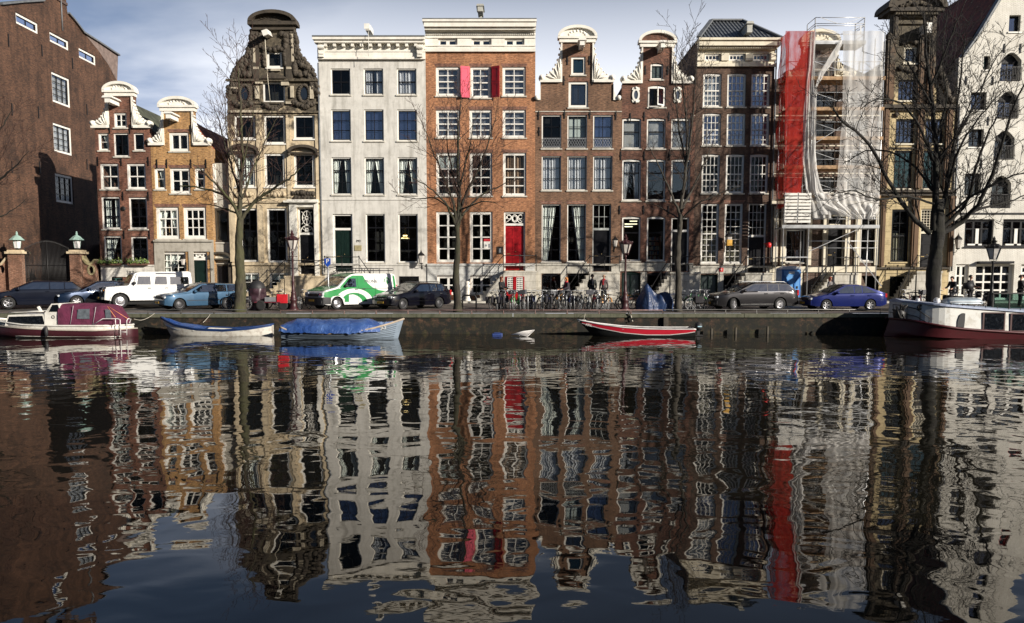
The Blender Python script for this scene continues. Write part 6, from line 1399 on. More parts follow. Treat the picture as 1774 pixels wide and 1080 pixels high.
c = sedanish('parked_car', 'navy blue estate car half hidden between the dark hatchback and the white off-roader', 4.7, 1.8, 1.46, NAVY, 'alloy', RIM, 7, wr=.32, w1=.92, hood=.84, belt=.95, ws=(1.15, 2.0), rf=(2.1, 3.5), win_split=(.42, .78)); c.place(174, 46.0, 40)
c = sedanish('parked_car', 'faded steel-blue estate car with black bumper parked behind the mossy tree', 4.55, 1.70, 1.42, BLUEM, 'steel', RIMD, 7, wr=.30, w1=.78, w2=3.42, hood=.86, belt=.92, ws=(1.2, 1.95), rf=(2.0, 3.5), win_split=(.36, .72), wing=None, side_strip=.5); c.place(347, 43.9, 45)
c = sedanish('parked_car', 'black estate car with chrome-edged grille and yellow number plate beside the green van', 4.5, 1.74, 1.43, BLK, 'steel', RIMD, 7, wr=.31, w1=.80, w2=3.50, hood=.86, belt=.93, ws=(1.25, 2.0), rf=(2.05, 3.5), win_split=(.36, .70), grille=True, chrome=True, side_strip=.46, rails=2); c.place(715, 44.0, 50)
c = sedanish('parked_car', 'dark grey metallic estate car with silver roof rails and many-spoked wheels', 4.77, 1.82, 1.47, GREYM, 'alloy', RIM, 14, wr=.33, w1=.92, w2=3.63, hood=.90, belt=.98, ws=(1.1, 2.0), rf=(2.1, 3.6), win_split=(.38, .70), rails=1, chrome=True, turn=math.radians(28), side_strip=.33)
c.patch([(1.35, .965), (4.36, 1.0), (4.36, 1.02), (1.35, .985)], 'window_trim', CHROME, off=.008); c.place(1301, 43.2, 12)
c = sedanish('parked_car', 'bright blue five-door hatchback parked below the scaffolded house', 4.27, 1.69, 1.38, ROYAL, 'alloy', RIM, 6, wr=.29, w1=.85, w2=3.31, hood=.80, belt=.88, ws=(1.0, 1.85), rf=(1.9, 3.0), estate=False,
    rear=[(0, .42), (.03, .55), (.10, .68), (.3, .76), (1.0, .90), (1.85, 1.33), (2.1, 1.38), (2.7, 1.37), (3.2, 1.27), (3.95, .98), (4.2, .92), (4.25, .7), (4.27, .6)], glassp={'rear': (3.2, 3.9), 'xe': (3.62, 2.98)}, win_split=(.42, .86)); c.place(1459, 43.1, 6)
# ---- white long off-roader
def offroader():
    L, Wd, Ht = 4.6, 1.79, 2.03
    top = [(0, .55), (.02, .72), (.06, 1.12), (.12, 1.16), (1.18, 1.24), (1.24, 1.27), (1.52, 1.86), (1.62, 1.93), (1.9, 2.0), (4.45, 2.03), (4.56, 1.96), (4.6, 1.3), (4.6, .6)]
    bt = [(0, .6), (.05, 1.06), (1.2, 1.14), (1.5, 1.22), (4.6, 1.22)]
    c = Car('off_roader', 'white long boxy off-roader with a flat bonnet and spare roof windows', L, Wd, top, bt, None, (.78, 3.58), .40, WHITEV, tumble=.13, nose=.05, tail=.05, sill=.42, squar=.9)
    c.o['category'] = 'car'
    c.rim(RIM, 'steel'); c.screen(1.27, 1.50, 'windscreen', inset=.08)
    for a, b in ((1.66, 2.36), (2.56, 3.22)): c.patch([(a, 1.30), (b, 1.30), (b, 1.74), (a + .08, 1.74)], 'side_window', CARGLASS)
    c.patch([(3.40, 1.30), (4.40, 1.30), (4.40, 1.72), (3.40, 1.72)], 'side_window', CARGLASS)
    c.patch([(2.65, 1.86), (3.75, 1.86), (3.75, 1.945), (2.65, 1.945)], 'roof_window', CARGLASS)
    c.seams([1.56, 2.46, 3.32], .5)
    for x in (2.2, 3.1): 
        m = MB()
        for sd in (-1, 1): m.box(x, x + .16, sd * (c.side(x, 1.1) + .002), sd * (c.side(x, 1.1) + .03), 1.08, 1.12)
        m.build('door_handle', BUMP, c.o)
    m = MB(); m.box(-.03, .03, -.52, .52, .66, 1.12); g = m.build('grille', BUMP, c.o)
    m = MB()
    for i in range(6): m.box(-.045, -.031, -.3, .3, .72 + i * .06, .74 + i * .06)
    m.build('grille_slats', RIMD, g)
    for sd in (-1, 1):
        m = MB(); m.lathe([(0, -.06), (.08, -.05), (.095, 0)], (-.03, sd * .4, .93), 14, axis='X'); m.build('headlight', HEAD, c.o)
        m = MB(); m.lathe([(0, -.04), (.035, -.03), (.04, 0)], (.01, sd * .72, .98), 10, axis='X'); m.build('indicator', ORL, c.o)
        for wx in (.78, 3.58):     # square wheel-arch lips
            q = MB(); y = c.side(wx, .8); r = .5; P = [(wx + r * math.cos(t), .42 + r * math.sin(t) * .96) for t in [PI * i / 8 for i in range(9)]]
            for a_, b_ in zip(P, P[1:]): q.bar((a_[0], sd * (y + .02), a_[1]), (b_[0], sd * (y + .02), b_[1]), .09, .05)
            q.build('wheel_arch_lip', WHITEV, c.o)
    m = MB(); m.box(-.16, -.02, -.86, .86, .48, .62); m.build('front_bumper', BUMP, c.o, bevel=.02); m = MB(); m.box(4.6, 4.7, -.86, .86, .5, .62); m.build('rear_bumper', BUMP, c.o, bevel=.02)
    c.plate(.56, .0, xf=-.165); c.mirror(1.5, 1.38)
    m = MB(); m.box(1.3, 1.66, -.86, -.845, 1.19, 1.235); m.tube([(1.66, -.8, 1.86), (1.52, -.86, 1.5), (1.46, -.9, 1.2)], .014, 5); m.build('door_hinges', BUMP, c.o)
    return c
c = offroader(); c.place(253.5, 45.2, 36)
# ---- green and white van
def van():
    L, Wd, Ht = 4.89, 1.90, 1.94
    top = [(0, .62), (.03, .80), (.12, .98), (.25, 1.05), (.95, 1.22), (1.55, 1.72), (1.85, 1.88), (2.2, Ht), (4.6, Ht), (4.78, 1.88), (4.86, 1.2), (4.89, .6)]
    bt = [(0, .62), (.12, .94), (.95, 1.10), (1.3, 1.16), (4.89, 1.16)]
    c = Car('delivery_van', 'green and white delivery van with a roof rack and curved white stripes', L, Wd, top, bt, None, (.90, 3.90), .33, WHITEV, tumble=.16, nose=.14, tail=.06, sill=.26, squar=.55)
    c.rim(RIM, 'steel'); c.screen(.98, 1.60, 'windscreen', inset=.08)
    s_ = c.patch
    # green front part of the body wraps round bonnet and cab
    m = MB(); n = 26; vs = []
    for i in range(n + 1):
        x = lerp(.14, .96, i / n); y = c.side(x, c.zt(x)) - .05
        for j in range(7): t = j / 6 * 2 - 1; vs.append((x, y * t * .98, c.zt(x) + .012 + .012 * (1 - t * t)))
    m.add(vs, [(i * 7 + j, (i + 1) * 7 + j, (i + 1) * 7 + j + 1, i * 7 + j + 1) for i in range(n) for j in range(6)], 0, True); m.build('bonnet_panel', GREENV, c.o)
    m = MB(); vs = []
    for i in range(9):
        x = lerp(1.62, 2.75, i / 8); y = c.side(x, c.zt(x)) - .02
        for j in range(7): t = j / 6 * 2 - 1; vs.append((x, y * t, c.zt(x) + .012 + .016 * (1 - t * t)))
    m.add(vs, [(i * 7 + j, (i + 1) * 7 + j, (i + 1) * 7 + j + 1, i * 7 + j + 1) for i in range(8) for j in range(6)], 0, True); m.build('cab_roof_panel', GREENV, c.o)
    P = [(.10, .70), (.10, .92), (.95, 1.12), (1.08, 1.20), (1.62, 1.68), (1.95, 1.82), (2.62, 1.82), (2.72, 1.62), (2.90, 1.38), (3.2, 1.16), (3.6, 1.02), (4.1, .95), (3.75, .86), (3.55, .72), (3.5, .40), (1.36, .40), (1.36, .55), (1.22, .70), (1.0, .74), (.80, .74), (.6, .70), (.48, .60)]
    s_(P, 'green_livery', GREENV, off=.004)
    def arc(cx, cz, ro, ri, a0, a1, n=14, ez=1.0):
        o_ = [(cx + ro * math.cos(a0 + (a1 - a0) * i / n), cz + ro * ez * math.sin(a0 + (a1 - a0) * i / n)) for i in range(n + 1)]
        return o_ + [(cx + ri * math.cos(a0 + (a1 - a0) * i / n), cz + ri * ez * math.sin(a0 + (a1 - a0) * i / n)) for i in range(n, -1, -1)]
    s_(arc(1.95, .36, 1.22, .86, .02, PI * .80, ez=.62), 'white_stripe', WHITEV, off=.009, step=.08)
    s_([(1.62, .38), (1.62, .78), (1.9, .80), (2.2, .70), (2.42, .52), (2.48, .38)], 'white_stripe', WHITEV, off=.009, step=.1)
    s_([(1.25, 1.20), (2.12, 1.20), (2.12, 1.66), (1.72, 1.66)], 'side_window', CARGLASS, off=.012)
    s_([(4.62, .75), (4.80, .75), (4.72, 1.8), (4.60, 1.84)], 'green_corner_stripe', GREENV, off=.006)
    for x in (2.22, 3.35):
        m = MB()
        for sd in (-1, 1): 
            z = .36
            while z < 1.75: m.add([(x, sd * (c.side(x, z) + .011), z), (x + .012, sd * (c.side(x, z) + .011), z), (x + .012, sd * (c.side(x, z + .14) + .011), z + .14), (x, sd * (c.side(x, z + .14) + .011), z + .14)], [(0, 1, 2, 3)]); z += .14
        m.build('door_seam', UNDER, c.o, recalc=False)
    m = MB(); m.box(2.3, 4.5, -c.side(3, 1.1) - .008, -c.side(3, 1.1) + .01, 1.105, 1.125); m.build('sliding_rail', BUMP, c.o)
    for x in (2.0, 2.5): 
        m = MB(); m.box(x, x + .18, -c.side(x, 1.08) - .035, -c.side(x, 1.08) - .011, 1.06, 1.10); m.build('door_handle', BUMP, c.o)
    m = MB(); n = 10; y0 = c.hw(.1); P = [(-.05 + .12 * abs(i / n * 2 - 1) ** 3.0, (i / n * 2 - 1) * y0) for i in range(n + 1)]
    for a_, b_ in zip(P, P[1:]): m.bar((a_[0], a_[1], .46), (b_[0], b_[1], .46), .1, .40)
    m.build('front_bumper', BUMP, c.o); 
    c.patch([(.08, .30), (.5, .30), (.5, .66), (.08, .68)], 'bumper_corner', BUMP, off=.012)
    m = MB(); m.box(-.02, .08, -.5, .5, .70, .86); m.build('grille', BUMP, c.o, bevel=.02); c.boxp(.02, .34, .52, y0 + .0, .74, .93, 'headlight', HEAD, both=True, bev=.04); c.plate(.50, xf=-.105); c.mirror(1.42, 1.28)
    c.boxp(4.78, 4.885, .80, .90, .85, 1.30, 'tail_light', TAIL, both=True, bev=.01)
    r = MB()
    for sd in (-1, 1): r.tube([(1.75, sd * .72, 2.04), (1.9, sd * .72, 2.1), (4.7, sd * .72, 2.1)], .025, 6); r.tube([(1.8, sd * .72, 2.22), (4.75, sd * .72, 2.22), (4.75, sd * .72, 2.1)], .018, 6)
    for x in (2.0, 2.6, 3.2, 3.8, 4.4): 
        r.tube([(x, -.72, 2.1), (x, .72, 2.1)], .02, 5)
        for sd in (-1, 1): r.tube([(x, sd * .72, 1.93), (x, sd * .72, 2.22)], .018, 5)
    r.build('roof_rack', BUMP, c.o)
    y = -c.side(3.4, 1.52) - .014; tl = math.atan(.16)
    t = text('PRONK', 'side_lettering', plain('grey_lettering', (.06, .06, .06), .6, var=0), c.o, (3.10, y, 1.50), .25, rot=(PI / 2 - tl, 0, 0)); t = text('ROUW', 'side_lettering', plain('light_grey_lettering', (.55, .55, .54), .6, var=0), c.o, (3.68, y, 1.50), .22, rot=(PI / 2 - tl, 0, 0))
    m = MB(); cx, cz = 4.20, 1.54
    def yy(z): return -c.side(4.2, z) - .012
    for (a0, a1, ro, ri) in ((-.9, 1.9, .19, .11), (2.3, 3.6, .19, .14)):
        for i in range(10):
            t0, t1 = lerp(a0, a1, i / 10), lerp(a0, a1, (i + 1) / 10); q = [(cx + ro * math.cos(t0), cz + ro * math.sin(t0)), (cx + ro * math.cos(t1), cz + ro * math.sin(t1)), (cx + ri * math.cos(t1), cz + ri * math.sin(t1)), (cx + ri * math.cos(t0), cz + ri * math.sin(t0))]
            m.add([(a, yy(b), b) for a, b in q], [(0, 1, 2, 3)])
    q = [(cx - .04, cz - .2), (cx + .09, cz - .12), (cx + .02, cz - .02), (cx - .03, cz + .09), (cx - .06, cz - .05)]; m.add([(a, yy(b), b) for a, b in q], [(0, 1, 2, 3, 4)]); m.build('green_emblem', GREENV, c.o, recalc=False)
    return c
c = van(); c.place(609.5, 44.2, 45)
c.o['group'] = 'cars parked along the quay'
# ================================================================== boats
def hullmat(name, c, dirt=(.12, .09, .06), amt=.5, clinker=False):
    t = NT(name); col = t.mix(t.math('MULTIPLY', t.ramp(t.noise(3.0, 7, .7), [(.48, 0.0), (.7, 1.0)]), amt), c, dirt); t.base(col); t.set(Roughness=.45)
    if clinker:
        sp = t.n('ShaderNodeSeparateXYZ'); t.l(t.coord(), sp.inputs[0])
    t.bump(t.noise(4, 4), .2, .02); return t.m
WATERB = plain('weedy_bottom', (.03, .035, .02), .9, var=.5)
def hull(o, sheer, Yc, beam, bow, mats, nb=8, bands=(), rake=.5, lap=0.0, name='hull', flare=.12, transom=.8, sheer_tube=None, st_r=.03):
    """sheer: [(x, z)] from one end to the other; beam(t) half width; bow: 0 = first end is the bow, 1 = last end"""
    X0, X1 = sheer[0][0], sheer[-1][0]; n = 44; rows = []; NV = nb
    def zs(x): return interp(sheer, x) if X1 > X0 else interp(sheer[::-1], x)
    for i in range(n + 1):
        t = i / n; x = lerp(X0, X1, t); tb = t if bow == 0 else 1 - t; b = beam(tb); z1 = zs(x); row = []
        sg = 1 if (bow == 0) == (X1 > X0) else -1
        for j in range(2 * NV + 1):
            a = j / NV - 1; s_ = abs(a); z = lerp(-.25, z1, s_ ** .7) if s_ > 0 else -.25
            f = max(0, (z + .25) / (z1 + .25)); w = b * (1 - flare * (1 - f)) * min(1, (f * 3) ** .5)
            if lap: k = f * 7; w += lap * ((k % 1) - .5) * min(1, b * 4) * (1 if f > .25 else 0); 
            xx = x + sg * rake * (1 - f) * max(0, 1 - tb * 3.2) ** 1.5
            row.append((xx, Yc + (w if a > 0 else -w), z))
        rows.append(row)
    m = MB(); K = 2 * NV + 1
    m.add([p for r in rows for p in r], [(i * K + j, (i + 1) * K + j, (i + 1) * K + j + 1, i * K + j + 1) for i in range(n) for j in range(K - 1)], 0, lap == 0)
    e = rows[-1] if bow == 0 else rows[0]; m.add(e, [tuple(range(K))]); h_ = m.build(name, mats[0], o, recalc=False, angle=40)
    if sheer_tube:
        m = MB()
        for j in (0, K - 1): m.tube([Vector(r[j]) + Vector((0, 0, .01)) for r in rows], st_r, 6)
        m.tube([e[0], e[-1]], st_r, 6); m.build('gunwale', sheer_tube, o, recalc=False)
    return rows
def P2(lst, Y): return [(W(a, b, Y).x, W(a, b, Y).z) for a, b in lst]
def band(o, top, bot, Yf, name, mat, n=40):
    """painted strip on the near side between two height curves; Yf(x) gives the side of the hull"""
    m = MB(); vs = []
    x0, x1 = top[0][0], top[-1][0]
    for i in range(n + 1):
        x = lerp(x0, x1, i / n); zt, zb = interp(top, x), interp(bot, x)
        for k in range(4): z = lerp(zt, zb, k / 3); vs.append((x, Yf(x, z), z))
    m.add(vs, [(i * 4 + k, (i + 1) * 4 + k, (i + 1) * 4 + k + 1, i * 4 + k + 1) for i in range(n) for k in range(3)], 0, True); m.build(name, mat, o, recalc=False)
ROPE = plain('pale_rope', (.5, .46, .38), .9, var=.2)
def rope(pts, label, r=.015):
    m = MB(); m.tube(smooth_path([Vector(p) for p in pts], 5), r, 5); o = m.build('mooring_rope', ROPE, None); tag(o, label, 'rope', 'mooring ropes'); return o
# ---- A: cabin cruiser
Yn = 37.6; Yc = 38.75; WHH = hullmat('cruiser_white', (.70, .68, .62)); MARH = hullmat('cruiser_maroon', (.055, .012, .018), (.02, .015, .01), .4)
x0 = W(-45, 560, Yn).x; x1 = W(228, 560, Yc - .1).x
o = thing('cabin_cruiser', 'white and maroon cabin cruiser with a burgundy canvas canopy, moored far left', 'boat', ((x0 + x1) / 2, Yc, 0))
sh = P2([(-45, 553), (-10, 559), (40, 563.5), (100, 565), (160, 565)], Yn) + [(x1, W(0, 563, Yc).z)]
bm = lambda t: 1.15 * min(1, math.sin(min(1, t / .42) * PI / 2) ** .8) * (1 - .88 * max(0, (t - .78) / .22) ** 2.2)
rows = hull(o, sh, Yc, bm, 0, [WHH], sheer_tube=WHH, st_r=.04, rake=.7)
def side_fn(rows, off=.012):
    R_ = sorted(rows, key=lambda r: r[0][0])
    def at(r, z):
        K = len(r) // 2
        for j in range(K):
            a, b = r[j], r[j + 1]
            if b[2] <= z <= a[2]: return lerp(b[1], a[1], (z - b[2]) / max(1e-6, a[2] - b[2]))
        return r[0][1]
    def fn(x, z):
        k = next((i for i in range(1, len(R_)) if R_[i][0][0] >= x), len(R_) - 1); p, q = R_[k - 1], R_[k]; f = min(1, max(0, (x - p[0][0]) / max(1e-6, q[0][0] - p[0][0])))
        return lerp(at(p, z), at(q, z), f) - off
    return fn
sf = side_fn(rows, .014)
band(o, P2([(-25, 566), (40, 570), (100, 573), (160, 574), (222, 572)], Yn), [(x0, -.05), (x1, -.05)], sf, 'maroon_boot', MARH)
band(o, P2([(-25, 564), (40, 568), (100, 571), (160, 571.5), (222, 570)], Yn), P2([(-25, 566), (40, 570), (100, 573), (160, 574), (222, 572)], Yn), lambda x, z: sf(x, z) - .03, 'rubbing_strake', plain('worn_strake', (.5, .45, .38), .7))
m = MB(); zd = lambda x: interp(sh, x) - .03; n = 20; vs = []
for i in range(n + 1):
    x = lerp(x0 + .2, x1 - .05, i / n); b = bm((x - x0) / (x1 - x0)) - .03; vs += [(x, Yc - b, zd(x)), (x, Yc + b, zd(x))]
m.add(vs, [(2 * i, 2 * i + 2, 2 * i + 3, 2 * i + 1) for i in range(n)]); m.build('deck', WHH, o, recalc=False)
def slab(o, pts, Y0, Y1, name, mat, parent=None, taper=None): m = MB(); m.prism(P2(pts, Y0), Y0, Y1); return m.build(name, mat, parent or o)
Ya = Yc - .82
slab(o, [(8, 565), (14, 546), (74, 544.5), (80, 565)], Ya, Yc + .82, 'coachroof', WHH)
slab(o, [(11.5, 561), (15.5, 549), (73.5, 547.5), (77.5, 563)], Ya - .012, Ya - .002, 'cabin_window', CARGLASS)
w_ = slab(o, [(77, 566), (77, 543), (89, 526.5), (102, 526), (110, 562), (110, 566)], Ya - .02, Yc + .84, 'wheelhouse', WHH)
slab(o, [(84.5, 540.5), (90.5, 528.5), (100, 528), (103.5, 538.5), (102, 540.5)], Ya - .034, Ya - .022, 'wheelhouse_window', CARGLASS, w_)
c = P2([(92.5, 549.5)], Ya)[0]; m = MB(); m.tube([(c[0] + .07 * math.cos(t), Ya - .03, c[1] + .07 * math.sin(t)) for t in [i * PI / 8 for i in range(17)]], .012, 5, cap=False); m.build('round_badge', BUMP, w_)
m = MB()
for sg in (0, 1): m.tube([P3 for P3 in [(P2([(14 + k * 12, 543.5)], Ya)[0][0], Ya + .1 if not sg else Yc + .7, P2([(14, 542.0 - .4 * k)], Ya)[0][1]) for k in range(6)]], .015, 5)
m.build('roof_rail', WHITE, o)
BURG = NT('burgundy_canvas'); v = BURG.mapped((1, 1, 1)); BURG.base(BURG.mix(BURG.ramp(BURG.noise(2, 4), [(.35, 0.0), (.7, 1.0)]), (.075, .010, .032), (.15, .022, .062))); BURG.set(Roughness=.85); BURG.bump(BURG.noise(3.5, 4, .6), .8, .08)
# canopy: lofted hoops
can = [(W(p[0], p[1], Ya).x, W(p[0], p[1], Ya).z, W(p[0], 563, Ya).z) for p in ((101, 526.5), (118, 526), (140, 526), (165, 528), (184, 530), (196, 552))]
zb0 = can[0][2]; m = MB(); vs = []; K = 17
for (x, zt, zb) in can:
    for j in range(K):
        a = PI * j / (K - 1); cy = math.copysign(abs(math.cos(a)) ** .45, math.cos(a)); sz = abs(math.sin(a)) ** .45; vs.append((x, Yc - cy * .93 * (1 - .0), zb0 + (zt - zb0) * sz))
m.add(vs, [(i * K + j, (i + 1) * K + j, (i + 1) * K + j + 1, i * K + j + 1) for i in range(len(can) - 1) for j in range(K - 1)], 0, True); m.add(vs[-K:], [tuple(range(K))]); m.add(vs[:K], [tuple(range(K))])
cn = m.build('canopy', BURG.m, o, recalc=False)
CLR = plain('cloudy_vinyl', (.13, .15, .17), .25, var=.4, scale=6)
for pts in ([(135, 536), (155, 535.5), (155, 553), (133, 552.5)], [(182, 536), (191, 537), (193, 553), (183, 553)]): slab(o, pts, Yc - .955, Yc - .945, 'vinyl_window', CLR, cn)
m = MB()
for a in ((127, 527, 122, 562), (166, 529, 161, 562)): p, q = P2([(a[0], a[1] + 3), (a[2], a[3])], Yc - .96); m.tube([(p[0], Yc - .955, p[1]), (q[0], Yc - .965, q[1])], .014, 5)
m.build('canopy_zip', plain('grey_zip', (.4, .36, .38), .6), cn)
m = MB(); Yr = Yn + .1
def px3(px, py, Y): return tuple(W(px, py, Y))
m.tube([px3(160, 564, Yr), px3(178, 552.5, Yr), px3(204, 552.5, Yr), px3(208, 554, Yr), px3(209, 581, Yr)], .022, 6); m.tube([px3(200, 553, Yr), px3(200, 565, Yr)], .018, 6); m.tube([px3(219.5, 581, Yr), px3(219.5, 556, Yr), px3(222, 552.5, Yr), px3(227, 553, Yr + .5), px3(224, 560, Yr + .4)], .022, 6)
for y in (575.5,): m.tube([px3(209, y, Yr), px3(219.5, y, Yr)], .018, 5)
m.build('stern_ladder', plain('white_tube', (.72, .70, .68), .35), o)
m = MB(); m.tube([px3(186, 531, Yr + .4), px3(200, 550, Yr + .2)], .016, 5); m.tube([px3(189, 532, Yr + .4), px3(222, 553, Yr + .3)], .016, 5); m.build('orange_straps', plain('orange_strap', (.75, .28, .12), .7), o)
m = MB(); p = W(80, 575, Yn - .12); m.lathe([(0, -.24), (.07, -.2), (.09, 0), (.07, .2), (.02, .26), (0, .3)], p, 10); m.tube([p + Vector((0, 0, .28)), px3(80, 564, Yn)], .01, 4); m.build('fender', BUMP, o)
m = MB(); m.obox(W(69, 536, Yc), (.05, .05, .14), Matrix.Rotation(-.5, 3, 'Y')); m.build('searchlight', WHITE, o)
# ---- B: white rowing boat with blue rim and blue tarp
Yn = 38.7; Yc = 39.45; x0 = W(267, 551, Yn).x; x1 = W(471, 562, Yc - .15).x
o = thing('rowing_boat', 'long white open boat with blue rim and crumpled blue tarpaulin in its bow', 'boat', ((x0 + x1) / 2, Yc, 0))
sh = P2([(267, 551), (280, 557), (300, 564), (338, 570), (386, 572), (430, 569)], Yn) + [(x1, W(0, 562, Yc).z)]; OWH = hullmat('old_white_hull', (.58, .56, .50), (.16, .10, .06), .7); BLR = plain('blue_rim', (.012, .04, .14), .5)
bm = lambda t: .78 * math.sin(min(1, t / .5 + .02) * PI / 2) ** .9 * (1 - .8 * max(0, (t - .6) / .4) ** 2.4); rows = hull(o, sh, Yc, bm, 0, [OWH], sheer_tube=BLR, st_r=.035, rake=.6, flare=.25)
sf = side_fn(rows, .012); band(o, [(x, z - .02) for x, z in sh], [(x, z - .085) for x, z in sh], sf, 'blue_stripe', BLR)
m = MB(); n = 24; vs = []
for i in range(n + 1): x = lerp(x0 + .3, x1 - .1, i / n); b = bm((x - x0) / (x1 - x0)) * .9; z = interp(sh, x) - .24; vs += [(x, Yc - b, z), (x, Yc + b, z)]
m.add(vs, [(2 * i, 2 * i + 2, 2 * i + 3, 2 * i + 1) for i in range(n)]); m.build('floor', plain('boat_floor_blue', (.03, .09, .24), .7, var=.5), o, recalc=False)
for t in (.35, .55, .75): x = lerp(x0, x1, t); b = bm(t) * .96; m = MB(); m.box(x - .12, x + .12, Yc - b, Yc + b, interp(sh, x) - .12, interp(sh, x) - .08); m.build('thwart', OWH, o)
def tarp(o, x0, x1, zf, bf, Yc, mat, ridge=.2, seed=1, sag=.03, name='tarpaulin', hang=.0, nx=70, ny=26, wr=.03):
    R = random.Random(seed); m = MB()
    def fn(u, v):
        x = lerp(x0, x1, u); b = bf(x); y = (v * 2 - 1); e = abs(y)
        z = zf(x) + ridge * (1 - e ** 2.2) * min(1, u * 7, (1 - u) * 7) ** .6 - (hang * max(0, e - .86) / .14)
        k = mnoise.noise(Vector((x * 1.3, y * 1.5, seed))) * wr * 1.6 + abs(mnoise.noise(Vector((x * 1.9 + y * 1.3, y * .5, seed + 4)))) ** .6 * wr * 1.8
        return (x + (mnoise.noise(Vector((x * 3, y * 4, 3.3))) * .05 if e > .9 else 0), Yc + y * b * (1.0 if e < .86 else 1.03), z + k + (mnoise.noise(Vector((x * 5, y, 7))) * hang * .3 if e > .9 else 0))
    m.surf(fn, nx, ny); return m.build(name, mat, o, recalc=False)
def tarpmat(name, c1, c2):
    t = NT(name); t.base(t.mix(t.ramp(t.noise(1.7, 6, .65), [(.35, 0.0), (.65, 1.0)]), c1, c2)); t.set(Roughness=.42); t.bump(t.noise(1.8, 4, .55, dist=2.2), .7, .10); return t.m
BT = tarpmat('blue_tarpaulin', (.014, .050, .20), (.06, .125, .32)); DT = tarpmat('navy_cover', (.010, .022, .062), (.022, .048, .125))
xa, xb = W(272, 555, Yn).x, W(345, 570, Yn).x; zfn = lambda x: interp(sh, x) + .01
tarp(o, x0 + .12, xb, lambda x: interp(sh, x) - .02, lambda x: bm((x - x0) / (x1 - x0)) * .97, Yc, BT, .10, 3)
rope([px3(352, 559, Yc + .4), px3(358, 553, Yc + .8), px3(364, 545, 40.35)], 'pale mooring rope rising from the white open boat to the quay'); rope([px3(232, 553, 39), px3(245, 555, 39.5), px3(258, 550, 40), px3(268, 543, 40.4)], 'slack pale rope between the cabin cruiser and the quay', .012)
# ---- C: clinker boat under a bright blue tarp
Yn = 36.5; Yc = 37.6; x0 = W(482, 568, Yn).x; x1 = W(699.5, 553, Yc).x
o = thing('covered_boat', 'grey-blue clinker boat covered by a bright blue tarpaulin, bow pointing right', 'boat', ((x0 + x1) / 2, Yc, 0))
sh = P2([(482, 568), (500, 575), (560, 579), (610, 577), (645, 570), (672, 562.5)], Yn) + [(x1, W(0, 553, Yc).z)]; CLK = hullmat('clinker_grey_blue', (.20, .25, .31), (.08, .10, .11), .5)
bm = lambda t: 1.1 * math.sin(min(1, t / .45 + .015) * PI / 2) ** .85 * (1 - .25 * max(0, (t - .6) / .4) ** 2)
rows = hull(o, sh, Yc, bm, 1, [CLK], nb=16, lap=.03, sheer_tube=plain('worn_wood_gunwale', (.42, .34, .26), .7, var=.3), st_r=.05, rake=.35, flare=.3)
sf = side_fn(rows, .02); K = len(rows[0])
m = MB()
for f in range(1, 8):      # lap lines of the planking
    for sd in (0, 1):
        pts = []
        for r in rows[2:-2]:
            zt_ = r[0][2]; z = lerp(.0, zt_ - .04, f / 8); j = next((j for j in range(K // 2) if r[j + 1][2] <= z <= r[j][2]), None)
            if j is None: continue
            a, b = r[j], r[j + 1]; fr = (z - b[2]) / max(1e-6, a[2] - b[2]); p = Vector(b).lerp(Vector(a), fr); 
            if sd: p.y = 2 * Yc - p.y
            p.y += -.012 if not sd else .012; pts.append(p)
        m.tube(pts, .012, 4)
m.build('plank_laps', plain('dark_laps', (.07, .09, .115), .6), o, recalc=False)
tb = lambda x: bm(1 - (x - x0) / (x1 - x0)); xe = W(655, 560, Yn).x
tarp(o, x0 - .04, xe, lambda x: interp(sh, x) * .25 + .62 * .75 + .0, lambda x: tb(x) * 1.0 + .05, Yc, BT, .36, 5, hang=.24, nx=120, ny=34, wr=.022)
m = MB(); R = random.Random(2)
def fn(u, v): x = lerp(xe - .3, W(678, 555, Yn).x, u); return (x, Yc + (v * 2 - 1) * tb(x) * .9, interp(sh, x) + .02 + .22 * (1 - u) * (1 - abs(v * 2 - 1) ** 2) + .06 * mnoise.noise(Vector((x * 6, v * 8, 1))))
m.surf(fn, 26, 16); m.build('tarpaulin_edge', tarpmat('faded_tarpaulin', (.10, .22, .5), (.35, .42, .55)), o, recalc=False)
x_, z_ = P2([(660, 570)], Yn)[0]; t = text('2A3', 'hull_number', WHITE, o, (x_, sf(x_, z_) - .02, z_), .22, rot=(PI / 2, math.radians(-13), 0))
m = MB(); n = 10; vs = []
for i in range(n + 1): x = lerp(xe, x1 - .12, i / n); b = tb(x) * .93; z = interp(sh, x) - .1; vs += [(x, Yc - b, z), (x, Yc + b, z)]
m.add(vs, [(2 * i, 2 * i + 2, 2 * i + 3, 2 * i + 1) for i in range(n)]); m.build('foredeck', plain('pale_wood_deck', (.5, .44, .36), .7), o, recalc=False)
